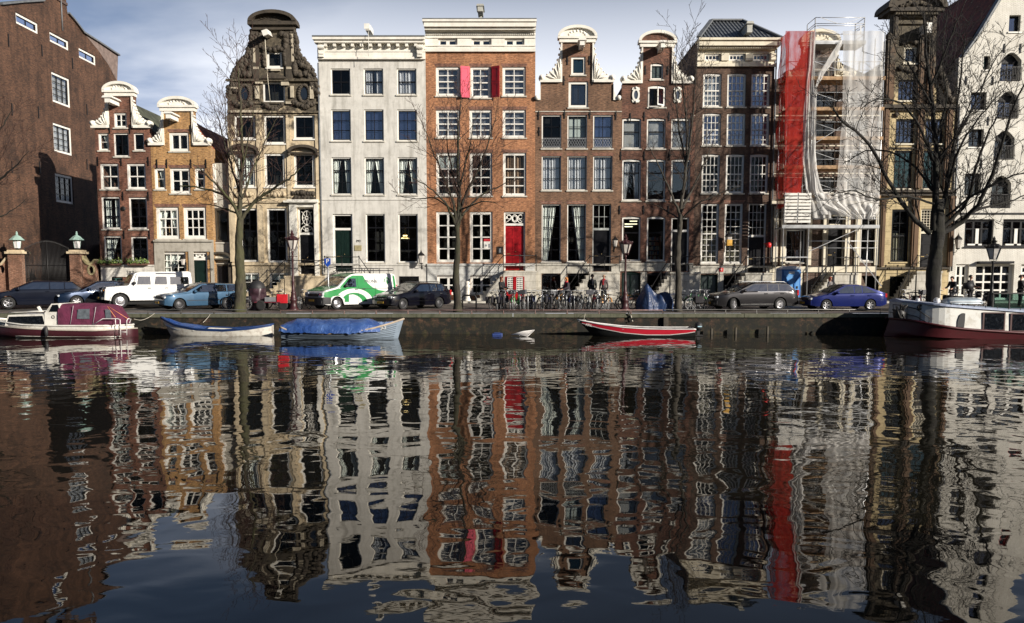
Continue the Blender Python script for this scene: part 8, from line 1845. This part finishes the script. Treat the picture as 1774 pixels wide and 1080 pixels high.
near = ['below the stone post side of the stairs', 'behind the woman in the black coat', 'left of the red basement door', 'in front of the red basement door', 'right of the red basement door', 'below the left basement window of the brown house', 'below the wall between the stairs and basement window']
for i, (k, px) in enumerate(seq):
    put_bike(k, px, 42.7 + R.uniform(-.15, .25), R.choice((-90, 90)) + R.uniform(-24, 24), '%s bicycle in the canal-side racks, %s of 22 counting rightwards from the black hoop' % (names[k], ('1st 2nd 3rd ' + ' '.join('%dth' % j for j in range(4, 21)) + ' 21st 22nd').split()[i]), R.uniform(-6, 6))
put_bike(0, 1064, 42.6, 172, 'dark bicycle seen side-on just left of the crown lantern'); put_bike(4, 1094, 42.9, 4, 'ochre bicycle side-on between the lantern and the navy motorcycle cover'); put_bike(1, 1112, 43.3, 186, 'grey bicycle half hidden behind the navy motorcycle cover')
put_bike(0, 1192, 42.5, 178, 'black bicycle side-on just right of the pale knotted tree'); put_bike(3, 1206, 42.9, 120, 'green bicycle turned away beside the pale knotted tree'); put_bike(1, 1213, 42.5, 12, 'grey bicycle side-on left of the dark grey estate car'); put_bike(2, 1220, 43.2, 75, 'white bicycle with crate behind the other bicycles by the grey estate car'); put_bike(5, 1160, 43.2, 15, 'navy bicycle behind the pale knotted tree')
put_bike(6, 1582, 42.6, 8, 'maroon bicycle with crate left of the huge dark tree'); put_bike(1, 1592, 43.1, 30, 'grey bicycle leaning behind the maroon one by the huge tree'); put_bike(0, 1640, 42.8, 160, 'black bicycle right of the huge dark tree trunk'); put_bike(1, 1664, 43.2, 20, 'grey bicycle behind the upturned dinghy'); put_bike(0, 1700, 43.4, 200, 'black bicycle near the white warehouse, behind the black crown lantern'); put_bike(5, 1576, 43.5, 100, 'navy bicycle standing end-on at the foot of the dark stairs'); put_bike(0, 1650, 43.9, 40, 'black bicycle by the seated figures near the white warehouse')
put_bike(0, 408, 42.6, 175, 'black bicycle parked behind the mossy tree trunk'); put_bike(1, 527, 43.4, 80, 'grey bicycle leaning beside the dark red lantern post'); put_bike(0, 478, 43.6, 10, 'black bicycle behind the red cargo tricycle')
# rack hoops
hp = None
for i in range(15):
    px = 861 + i * 13.4; x = W(px, 520, 42.15).x; Y = 42.15; z = street_z(Y)
    if hp is None:
        m = MB(); m.tube([(x, Y, z), (x, Y, z + .72), (x, Y + .06, z + .8), (x, Y + .5, z + .8), (x, Y + .56, z + .72), (x, Y + .56, z)], .03, 7); hp = m.build('bike_rack', STEEL, None, at=(x, Y, z)); q = hp; q0 = x
    else: q = hp.copy(); COL.objects.link(q); q.location.x = x
    tag(q, 'grey steel hoop, one of the row the bicycles beside the canal are locked to', 'bike rack', 'steel bicycle hoops')
# ---- covered motorcycle
b = W(1136, 530, 42.6); z0 = street_z(42.6); o = thing('covered_motorcycle', 'motorcycle under a wrinkled navy blue cover with a tall pointed front', 'motorcycle', (b.x, 42.6, z0)); m = MB(); x0, x1 = W(1103, 530, 42.3).x, W(1168, 530, 42.3).x
prof = [(0, .55), (.10, .85), (.22, 1.32), (.28, 1.42), (.34, 1.30), (.46, .98), (.55, .86), (.64, .93), (.76, .97), (.88, .88), (.95, .7), (1, .42)]; wd_ = [(0, .10), (.15, .34), (.3, .46), (.5, .30), (.75, .34), (.95, .26), (1, .1)]
def fn(u, v):
    x = lerp(x0, x1, u); zt = interp(prof, u); w = interp(wd_, u); a = PI * v; c = math.cos(a); s_ = math.sin(a)
    k = mnoise.noise(Vector((u * 7, v * 5, 2.2))) * .07 + abs(mnoise.noise(Vector((u * 12 + v * 5, v * 2, 5)))) * .06
    return (x + k * .5, 42.6 - w * math.copysign(abs(c) ** (.5 + .6 * s_), c) * (1.15 - .45 * s_) - k * (c > 0), z0 + zt * s_ ** .62 + k * s_)
m.surf(fn, 60, 36); m.build('cover', DT, o, recalc=False); m = MB()
for t in (.14, .84): x = lerp(x0, x1, t); m.lathe([(.2, -.05), (.3, -.04), (.31, 0), (.3, .04), (.2, .05)], (x, 42.6, z0 + .31), 18, axis='Y')
m.build('wheels', TYRE, o)
# ---- dark covered bin-like bike box and red cargo tricycle
b = W(446, 530, 43.2); z0 = street_z(43.2); o = thing('covered_box', 'dark purple-brown tarpaulin-wrapped cart with a round black lid', 'covered cart', (b.x, 43.2, z0)); m = MB()
def fn(u, v): t = 2 * PI * u; k = mnoise.noise(Vector((math.cos(t) * 2, math.sin(t) * 2, v * 5))) * .07 + abs(mnoise.noise(Vector((u * 14, v * 1.5, 8)))) * .07; r_ = .42 + .04 * v + k; return (b.x + r_ * math.cos(t), 43.2 + r_ * math.sin(t), z0 + v * 1.15)
m.surf(fn, 48, 14); m.build('wrapping', plain('purple_brown_plastic', (.045, .022, .03), .4, var=.5, bump=.4), o, recalc=False); m = MB(); m.lathe([(.44, 1.1), (.46, 1.2), (.36, 1.42), (.2, 1.55), (0, 1.6)], (b.x, 43.2, z0), 18); m.build('lid', BUMP, o)
m = MB(); x = W(420.5, 520, 42.2).x; z0 = street_z(42.2); m.box(x - .28, x + .28, 42.1, 42.35, z0 + .62, z0 + .66); m.tube([(x, 42.2, z0), (x, 42.2, z0 + .62)], .035, 6); o = m.build('signpost_table', STEEL, None); tag(o, 'low grey T-shaped steel stand right of the mossy tree', 'steel stand')
b = W(478, 530, 42.8); z0 = street_z(42.8); o = thing('cargo_tricycle', 'cargo tricycle with a long maroon load board and red rear box', 'cargo bike', (b.x, 42.8, z0)); mar = plain('maroon_board', (.12, .02, .03), .5); red = plain('red_box_plastic', (.55, .02, .03), .35, coat=.4)
x0, x1 = W(443, 520, 42.8).x, W(500, 520, 42.8).x
for nm, m_, f in (('load_board', mar, lambda m: m.box(x0, x0 + 1.4, 42.5, 43.1, z0 + .40, z0 + .46)), ('grey_crate', STEEL, lambda m: m.box(x0 + .55, x0 + 1.15, 42.6, 43.0, z0 + .465, z0 + .70)), ('red_box', red, lambda m: m.box(x0 + 1.2, x1, 42.55, 43.05, z0 + .38, z0 + .86)), ('handlebar', IRON, lambda m: (m.tube([(x0 + .95, 42.8, z0 + .4), (x0 + .8, 42.8, z0 + 1.05), (x0 + .7, 42.55, z0 + 1.1)], .018, 5), m.tube([(x0 + .8, 42.8, z0 + 1.05), (x0 + .7, 43.05, z0 + 1.1)], .018, 5))), ('saddle', BUMP, lambda m: m.box(x0 + 1.15, x0 + 1.4, 42.72, 42.88, z0 + .98, z0 + 1.05)), ('frame', IRON, lambda m: m.tube([(x0 + .9, 42.8, z0 + .3), (x0 + 1.25, 42.8, z0 + .98)], .022, 5))):
    m = MB(); f(m); m.build(nm, m_, o, bevel=.015 if 'b' in nm[:8] else 0)
for x, y in ((x0 + .35, 42.52), (x0 + .35, 43.08), (x1 - .25, 42.6), (x1 - .25, 43.0)):
    m = MB(); m.lathe([(0, -.02), (.16, -.02), (.25, -.03), (.27, 0), (.25, .03), (.16, .02)], (x, y, z0 + .27), 16, axis='Y'); m.build('wheel', TYRE, o)
# ================================================================== people
def skin(name, vs, es, rad, mat, parent, root=0, sub=1):
    me = bpy.data.meshes.new(name); o_ = ORG[parent]; me.from_pydata([Vector(v) - o_ for v in vs], es, []); ob = bpy.data.objects.new(name, me); COL.objects.link(ob); ob.parent = parent; KIDS.setdefault(parent, []).append(ob); ORG[ob] = o_
    md = ob.modifiers.new('Skin', 'SKIN'); md.use_smooth_shade = True; sv = me.skin_vertices[0].data
    for i, r in enumerate(rad): sv[i].radius = (r, r) if not isinstance(r, tuple) else r
    sv[root].use_root = True; s_ = ob.modifiers.new('Subsurf', 'SUBSURF'); s_.levels = sub; s_.render_levels = sub; me.materials.append(mat); return ob
SK = plain('skin', (.50, .27, .18), .55, var=.1)
def person(label, px, Y, face, H_=1.74, coat=(.01, .01, .012), trouser=(.02, .02, .025), hair=(.05, .03, .02), longhair=False, pose=None, z=None, scarf=None, coatlen=.78, legs=None, bag=None):
    """face: degrees, 0 looks towards the canal"""
    k = H_ / 1.74; zf = (street_z(Y) + .01) if z is None else z; b = W(px, 500, Y)
    J = dict(pel=(0, 0, .95), waist=(0, .0, 1.08), chest=(0, .01, 1.28), neck=(0, .01, 1.47), nk2=(0, -.005, 1.53), head=(0, -.015, 1.63), shl=(.17, .01, 1.42), shr=(-.17, .01, 1.42), ell=(.23, .03, 1.14), elr=(-.23, .03, 1.14), wrl=(.24, -.07, .90), wrr=(-.24, -.07, .90),
             hil=(.09, 0, .90), hir=(-.09, 0, .90), knl=(.10, -.02, .50), knr=(-.10, -.02, .50), anl=(.10, .03, .09), anr=(-.10, .03, .09), tol=(.12, -.15, .04), tor=(-.12, -.15, .04))
    if pose: J.update(pose)
    o = thing('person', label, 'person', (0, 0, 0)); J = {a: Vector(v) * k for a, v in J.items()}
    def V(*n): return [J[a] for a in n]
    # body: one continuous skinned figure with hands and fingers
    names_ = ['pel', 'waist', 'chest', 'neck', 'nk2', 'head', 'shl', 'ell', 'wrl', 'shr', 'elr', 'wrr', 'hil', 'knl', 'anl', 'tol', 'hir', 'knr', 'anr', 'tor']; vs = V(*names_); idx = {a: i for i, a in enumerate(names_)}
    rad = [.13, .11, .13, .055, .05, .085, .06, .042, .027, .06, .042, .027, .085, .055, .038, .03, .085, .055, .038, .03]; rad = [r * k for r in rad]
    es = [('pel', 'waist'), ('waist', 'chest'), ('chest', 'neck'), ('neck', 'nk2'), ('nk2', 'head'), ('chest', 'shl'), ('shl', 'ell'), ('ell', 'wrl'), ('chest', 'shr'), ('shr', 'elr'), ('elr', 'wrr'), ('pel', 'hil'), ('hil', 'knl'), ('knl', 'anl'), ('anl', 'tol'), ('pel', 'hir'), ('hir', 'knr'), ('knr', 'anr'), ('anr', 'tor')]; es = [(idx[a], idx[b_]) for a, b_ in es]
    top = len(vs); vs.append(J['head'] + Vector((0, .01, .075)) * k); rad.append(.075 * k); es.append((idx['head'], top)); vs.append(J['head'] + Vector((0, -.05, -.055)) * k); rad.append(.042 * k); es.append((idx['head'], top + 1)); vs.append(J['head'] + Vector((0, -.10, -.005)) * k); rad.append(.014 * k); es.append((idx['head'], top + 2))
    for w_, e_, sg in (('wrl', 'ell', 1), ('wrr', 'elr', -1)):
        d = (J[w_] - J[e_]).normalized(); side_ = d.cross(Vector((0, 1, 0)) if abs(d.y) < .9 else Vector((1, 0, 0))).normalized(); palm = J[w_] + d * .07 * k; pi = len(vs); vs.append(palm); rad.append(.032 * k); es.append((idx[w_], pi))
        for f in range(4):
            off = side_ * (.012 * (f - 1.5) * 1.6); c1 = palm + d * (.05 - .004 * abs(f - 1.5)) * k + off; c2 = c1 + (d * .035 + Vector((0, -.012, 0))) * k; vs += [c1, c2]; rad += [.009 * k, .008 * k]; es += [(pi, len(vs) - 2), (len(vs) - 2, len(vs) - 1)]
        th = palm + side_ * .035 * sg * k + d * .012 * k; vs.append(th); rad.append(.010 * k); es.append((pi, len(vs) - 1))
    bd = skin('body', vs, es, rad, SK, o)
    # clothing
    cm = plain('coat_%.3f_%.3f' % coat[:2], coat, .85, var=.3, scale=8); tm = plain('trousers_%.3f_%.3f' % trouser[:2], trouser, .85, var=.3, scale=8)
    names_ = ['waist', 'chest', 'neck', 'shl', 'ell', 'wrl', 'shr', 'elr', 'wrr', 'pel']; vs = V(*names_); vs.append(J['pel'] - Vector((0, 0, max(0, .95 - coatlen))) * k); rad = [.145, .165, .08, .085, .062, .046, .085, .062, .046, .16, .165]; skin('jacket', vs, [(0, 1), (1, 2), (1, 3), (3, 4), (4, 5), (1, 6), (6, 7), (7, 8), (0, 9), (9, 10)], [r * k for r in rad], cm, o)
    names_ = ['pel', 'hil', 'knl', 'anl', 'hir', 'knr', 'anr']; vs = V(*names_); skin('trousers', vs, [(0, 1), (1, 2), (2, 3), (0, 4), (4, 5), (5, 6)], [r * k for r in (.13, .10, .075, .055, .10, .075, .055)], tm, o)
    for a, t_ in (('anl', 'tol'), ('anr', 'tor')): m = MB(); c = (J[a] + J[t_]) / 2; m.obox((c.x, c.y, .045 * k + min(J[a].z, J[t_].z) - .04 * k), (.045 * k, .13 * k, .04 * k)); m.build('shoe', BUMP, o, bevel=.02)
    hm = plain('hair_%.2f' % hair[0], hair, .8, var=.3, scale=20); m = MB(); hc = J['head'] + Vector((0, .022, .035)) * k
    def fn(u, v):
        t = 2 * PI * u; a = v * PI * (.62 if not longhair else .78); r_ = .118 * k * (1 + .06 * mnoise.noise(Vector((math.cos(t) * 3, math.sin(t) * 3, v * 4)))); fy = math.sin(t)
        zc = math.cos(a) * r_ * 1.05; 
        if fy < 0 and v > .55: zc = max(zc, .035 * k)
        if longhair and v > .7 and fy > -.3: zc -= (v - .7) * .75 * k
        return (hc.x + r_ * math.sin(a) * math.cos(t) * .88, hc.y + r_ * math.sin(a) * fy * (1 if fy > 0 else .92), hc.z + zc)
    m.surf(fn, 20, 14); m.build('hair', hm, o, recalc=False)
    m = MB()
    for sg in (-1, 1): m.lathe([(0, -.012), (.012, -.006), (.0, .004)], J['head'] + Vector((sg * .03, -.083, .012)) * k, 8, axis='Y')
    m.build('eyes', BUMP, bd, recalc=False); m = MB(); m.obox(J['head'] + Vector((0, -.09, -.052)) * k, (.024 * k, .008 * k, .006 * k)); m.build('mouth', plain('lips', (.35, .1, .09), .5), bd)
    if scarf: m = MB(); m.lathe([(.075 * k, -.05 * k), (.10 * k, -.03 * k), (.105 * k, .02 * k), (.08 * k, .05 * k)], J['neck'] + Vector((0, -.01, .02)), 14); m.box(-.05, .03, -.165, -.13, J['neck'].z - .3, J['neck'].z); m.build('scarf', plain('scarf_%.2f' % scarf[0], scarf, .9), o)
    o.location = (b.x, Y, zf); o.rotation_euler = (0, 0, math.radians(face)); o['group'] = 'people on the quay'
    return o
BENT = dict(ell=(.22, -.06, 1.16), elr=(-.22, -.06, 1.16), wrl=(.20, -.33, 1.10), wrr=(-.20, -.33, 1.10))
RIDE = dict(knl=(.10, -.28, .62), anl=(.11, -.12, .26), tol=(.12, -.28, .22), ell=(.22, -.12, 1.18), elr=(-.22, -.12, 1.18), wrl=(.22, -.42, 1.08), wrr=(-.22, -.42, 1.08), chest=(0, -.05, 1.28), neck=(0, -.09, 1.46), nk2=(0, -.11, 1.52), head=(0, -.14, 1.61), shl=(.17, -.08, 1.41), shr=(-.17, -.08, 1.41))
person('woman with auburn hair in a long black coat bending over a bicycle', 869, 44.2, 55, 1.72, (.008, .008, .010), (.04, .015, .02), (.16, .045, .02), True, BENT, coatlen=.62)
person('woman with blonde-red hair, dark coat and red scarf holding a bicycle', 984, 44.3, -70, 1.70, (.025, .02, .028), (.02, .022, .03), (.42, .17, .05), True, RIDE, scarf=(.5, .02, .06), coatlen=.72)
person('man in a dark jacket standing with dark hair behind the bicycles', 1026, 45.3, 10, 1.82, (.012, .014, .012), (.01, .01, .012), (.04, .03, .02), False, dict(wrl=(.15, -.17, 1.0), wrr=(-.15, -.17, 1.0)), scarf=(.32, .28, .25))
person('man in a grey patterned sweater and red scarf standing by the basement door', 1046, 48.0, -15, 1.72, (.11, .085, .085), (.008, .008, .012), (.45, .3, .2), False, None, scarf=(.4, .02, .03))
SIT = dict(pel=(0, 0, .55), waist=(0, -.02, .68), chest=(0, -.06, .88), neck=(0, -.10, 1.06), nk2=(0, -.11, 1.12), head=(0, -.13, 1.21), shl=(.16, -.08, 1.01), shr=(-.16, -.08, 1.01), ell=(.2, -.18, .78), elr=(-.2, -.18, .78), wrl=(.1, -.36, .70), wrr=(-.1, -.36, .70), hil=(.09, 0, .52), hir=(-.09, 0, .52), knl=(.11, -.42, .52), knr=(-.11, -.42, .52), anl=(.11, -.40, .10), anr=(-.11, -.40, .10), tol=(.12, -.56, .05), tor=(-.12, -.56, .05))
person('person with reddish hair and grey coat standing behind the blue hatchback', 1438, 47.2, 40, 1.62, (.16, .15, .15), (.02, .02, .02), (.3, .07, .03), True)
person('man in a dark jacket standing astride a bicycle right of the huge tree', 1651, 44.6, -60, 1.74, (.010, .011, .016), (.008, .010, .02), (.05, .025, .02), False, RIDE)
person('man in black holding a big black bag in front of the warehouse wall', 1681, 45.2, 30, 1.78, (.008, .008, .01), (.01, .01, .012), (.03, .02, .015), False, BENT)
person('bulky figure in a black jacket at the right edge above the houseboat', 1768, 44.6, 75, 1.80, (.010, .009, .012), (.01, .01, .012), (.06, .025, .02), False, BENT)
m = MB(); p = W(1676, 497, 44.9); m.lathe([(0, -.2), (.22, -.18), (.28, 0), (.22, .16), (0, .2)], (p.x, 44.85, p.z + .05), 14); q = m.build('shoulder_bag', BUMP, None); tag(q, 'big black bag held by the man in front of the warehouse wall', 'bag')
# ================================================================== ground, water, sky, light, camera
cam = bpy.data.cameras.new('Camera'); co = bpy.data.objects.new('Camera', cam); COL.objects.link(co)
cam.sensor_width = 36; cam.lens = F / 1774 * 36; cam.clip_end = 3000
co.location = (0, 0, CAMZ); co.rotation_euler = (PI / 2 - PITCH, 0, 0); cam.shift_y = (CY - 540) / 1774
S.camera = co
m = MB(); m.box(-200, 200, 40.5, 41.05, -1.5, .84); struct(m, 'quay_wall', brick('quay_brick', (.085, .042, .025), (.034, .020, .013), mortar=(.03, .026, .018), blotch=.8, streak=.75, moss=(.9, -.2, (.030, .038, .008)), soot=(.40, .52, (.007, .007, .004))), at=(0, 40.5, 0))
m = MB(); x = -120.0
r3 = random.Random(5)
while x < 120:
    w_ = r3.uniform(1.3, 1.7); m.box(x, x + w_ - .015, 40.42 + r3.uniform(-.01, .01), 41.05, .841, 1.03 + r3.uniform(-.008, .008)); x += w_
struct(m, 'quay_coping', stone('mossy_coping', (.105, .105, .07), (.018, .026, .006), .95, .8), at=(0, 40.5, .84))
COB = brick('street_bricks', (.13, .105, .09), (.095, .08, .07), mortar=(.05, .045, .035), bw=.22, bh=.11, blotch=.45)
nt = COB.node_tree
m = MB(); m.add([(-200, 41.05, 1.035), (200, 41.05, 1.035), (200, 49.0, 1.29), (-200, 49.0, 1.29)], [(0, 1, 2, 3)]); struct(m, 'street', COB, at=(0, 41, 0))
m = MB(); m.box(-200, 200, 48.9, 49.05, .9, 1.4); struct(m, 'kerb', ST_BASE, at=(0, 49, 1))
m = MB(); m.add([(-200, 49.05, 1.395), (200, 49.05, 1.395), (200, 50.99, 1.42), (-200, 50.99, 1.42)], [(0, 1, 2, 3)]); struct(m, 'pavement', plain('pavement_slabs', (.26, .245, .22), .9, var=.35), at=(0, 49, 1))
m = MB(); m.add([(-900, 50.99, 1.3), (900, 50.99, 1.3), (900, 1500, 1.3), (-900, 1500, 1.3)], [(0, 1, 2, 3)]); struct(m, 'ground', plain('yard_ground', (.1, .09, .08), .95, var=.3), at=(0, 51, 1))
# the opposite bank, behind the viewpoint: it is what windows, cars and varnish reflect
m = MB(); m.box(-200, 200, -400, -6, -1.5, 1.1); struct(m, 'near_bank', COB, at=(0, -6, 0))
r4 = random.Random(9); x = -84.0; k = 0
while x < 84:
    w_ = r4.uniform(8, 13); ht = r4.uniform(12.5, 15.5); cn_, bm_ = (('dark brown', BRICK_D2), ('umber', BRICK_D3), ('reddish-brown', BRICK_RB))[k % 3]
    o = thing('canal_house', '%s brick terrace house on the near bank behind the viewpoint, %d by %d metres' % (cn_, round(w_), round(ht)), 'house', (x + w_ / 2, -16, 1.1), group='houses on the bank behind the viewpoint')
    m = MB(); m.box(x, x + w_ - .02, -28, -16, 1.0, ht); m.build('wall', bm_, o); m = MB(); m.box(x + .1, x + w_ - .1, -27.5, -16.1, ht + .002, ht + .5); m.build('roof', TILE_DARK, o)
    for j in range(4):
        for i in range(3): m = MB(); a = x + w_ * (i + .5) / 3; z = 2.3 + j * 2.9; m.box(a - .55, a + .55, -15.995, -15.95, z, z + 1.8, 0); q = m.build('window', WHITE, o); m = MB(); m.box(a - .46, a + .46, -15.948, -15.94, z + .09, z + 1.71); m.build('pane', CARGLASS, q)
    x += w_; k += 1
# water
t = NT('canal_water'); t.base((.010, .009, .006)); t.set(Roughness=.015, IOR=1.54); t.b.inputs['Specular Tint'].default_value = (1, .88, .72, 1)
def wn(scale, sx, sy, det, dist=0, off=0): return t.noise(scale, det, .5, t.mapped((sx, sy, 1), (off, off, 0)), dist)
amp = t.ramp(wn(.06, 1, .6, 2.0), [(.35, .55), (.65, 1.5)])
hgt = t.math('ADD', t.math('MULTIPLY', wn(.42, 1.0, .8, 1.5, .4), 1.0), t.math('MULTIPLY', amp, t.math('ADD', t.math('MULTIPLY', wn(1.5, .9, 1.1, 1.0, .6), .20), t.math('MULTIPLY', wn(5.5, .7, 1.4, 2.0), .009))))
b = t.bump(hgt, 1.0, .040)
m = MB(); m.add([(-400, -60, 0), (400, -60, 0), (400, 40.5, 0), (-400, 40.5, 0)], [(0, 1, 2, 3)]); struct(m, 'water', t.m, at=(0, 0, 0))
# sun from high right behind the camera, low winter elevation
EL = math.radians(19.0); sx, sy = -.80, .60
d = Vector((sx * math.cos(EL), sy * math.cos(EL), -math.sin(EL)))
sun = bpy.data.lights.new('Sun', 'SUN'); sun.energy = 5.0; sun.angle = math.radians(.5); sun.color = (1.0, .925, .82)
so = bpy.data.objects.new('Sun', sun); COL.objects.link(so); so.rotation_euler = d.to_track_quat('-Z', 'Y').to_euler(); so.location = (40, -40, 40)
wd = bpy.data.worlds.new('World'); S.world = wd; wd.use_nodes = True; w = wd.node_tree; bg = w.nodes['Background']
sk = w.nodes.new('ShaderNodeTexSky'); sk.sky_type = 'NISHITA'; sk.sun_disc = False; sk.sun_elevation = EL
sk.sun_rotation = math.atan2(-sx, -sy); sk.air_density = 1.0; sk.dust_density = .6; sk.ozone_density = 1.2
class WNT(NT):
    def __init__(s): s.t = w; s.tc = None
W_ = WNT(); tc = w.nodes.new('ShaderNodeTexCoord'); gen = tc.outputs['Generated']
sep = W_.n('ShaderNodeSeparateXYZ'); W_.l(gen, sep.inputs[0])
zz = W_.math('MAXIMUM', sep.outputs[2], .06)
cb = W_.n('ShaderNodeCombineXYZ'); W_.l(W_.math('DIVIDE', sep.outputs[0], zz), cb.inputs[0]); W_.l(W_.math('DIVIDE', sep.outputs[1], zz), cb.inputs[1])
mp = W_.n('ShaderNodeMapping'); mp.inputs['Scale'].default_value = (.34, .30, 1); mp.inputs['Location'].default_value = (2.1, .4, 0); W_.l(cb.outputs[0], mp.inputs[0])
n1 = W_.noise(1.0, 7, .52, mp.outputs[0], .3)
bias = W_.math('SUBTRACT', .23, W_.math('MULTIPLY', W_.math('ABSOLUTE', W_.math('SUBTRACT', sep.outputs[0], .12)), .34))
front = W_.ramp(W_.math('ADD', W_.math('MULTIPLY', sep.outputs[1], .5), .5), [(.42, .0), (.75, 1.0)])
front = W_.math('MULTIPLY', front, W_.ramp(sep.outputs[2], [(.20, 1.0), (.36, .04)]))
cl = W_.ramp(W_.math('ADD', n1, bias), [(.48, 0.0), (.64, 1.0)])
hz = W_.ramp(sep.outputs[2], [(.0, .55), (.5, .0)])
blue = W_.mix(1.0, sk.outputs[0], (.78, .80, .92), 'MULTIPLY')
sc1 = W_.mix(W_.math('MULTIPLY', front, .62), blue, (6.6, 8.0, 11.4))
c = W_.mix(W_.math('MULTIPLY', W_.math('MULTIPLY', cl, front), .9), sc1, (17.5, 17.8, 18.6))
W_.l(c, bg.inputs['Color']); bg.inputs['Strength'].default_value = .05
S.view_settings.view_transform = 'Standard'; S.view_settings.look = 'None'; S.view_settings.exposure = 0.48; S.view_settings.gamma = 1.0
S.render.engine = 'CYCLES'; S.cycles.max_bounces = 8; S.cycles.transparent_max_bounces = 16; S.cycles.diffuse_bounces = 3; S.cycles.glossy_bounces = 4
S.cycles.caustics_reflective = False; S.cycles.caustics_refractive = False; S.cycles.sample_clamp_indirect = 6
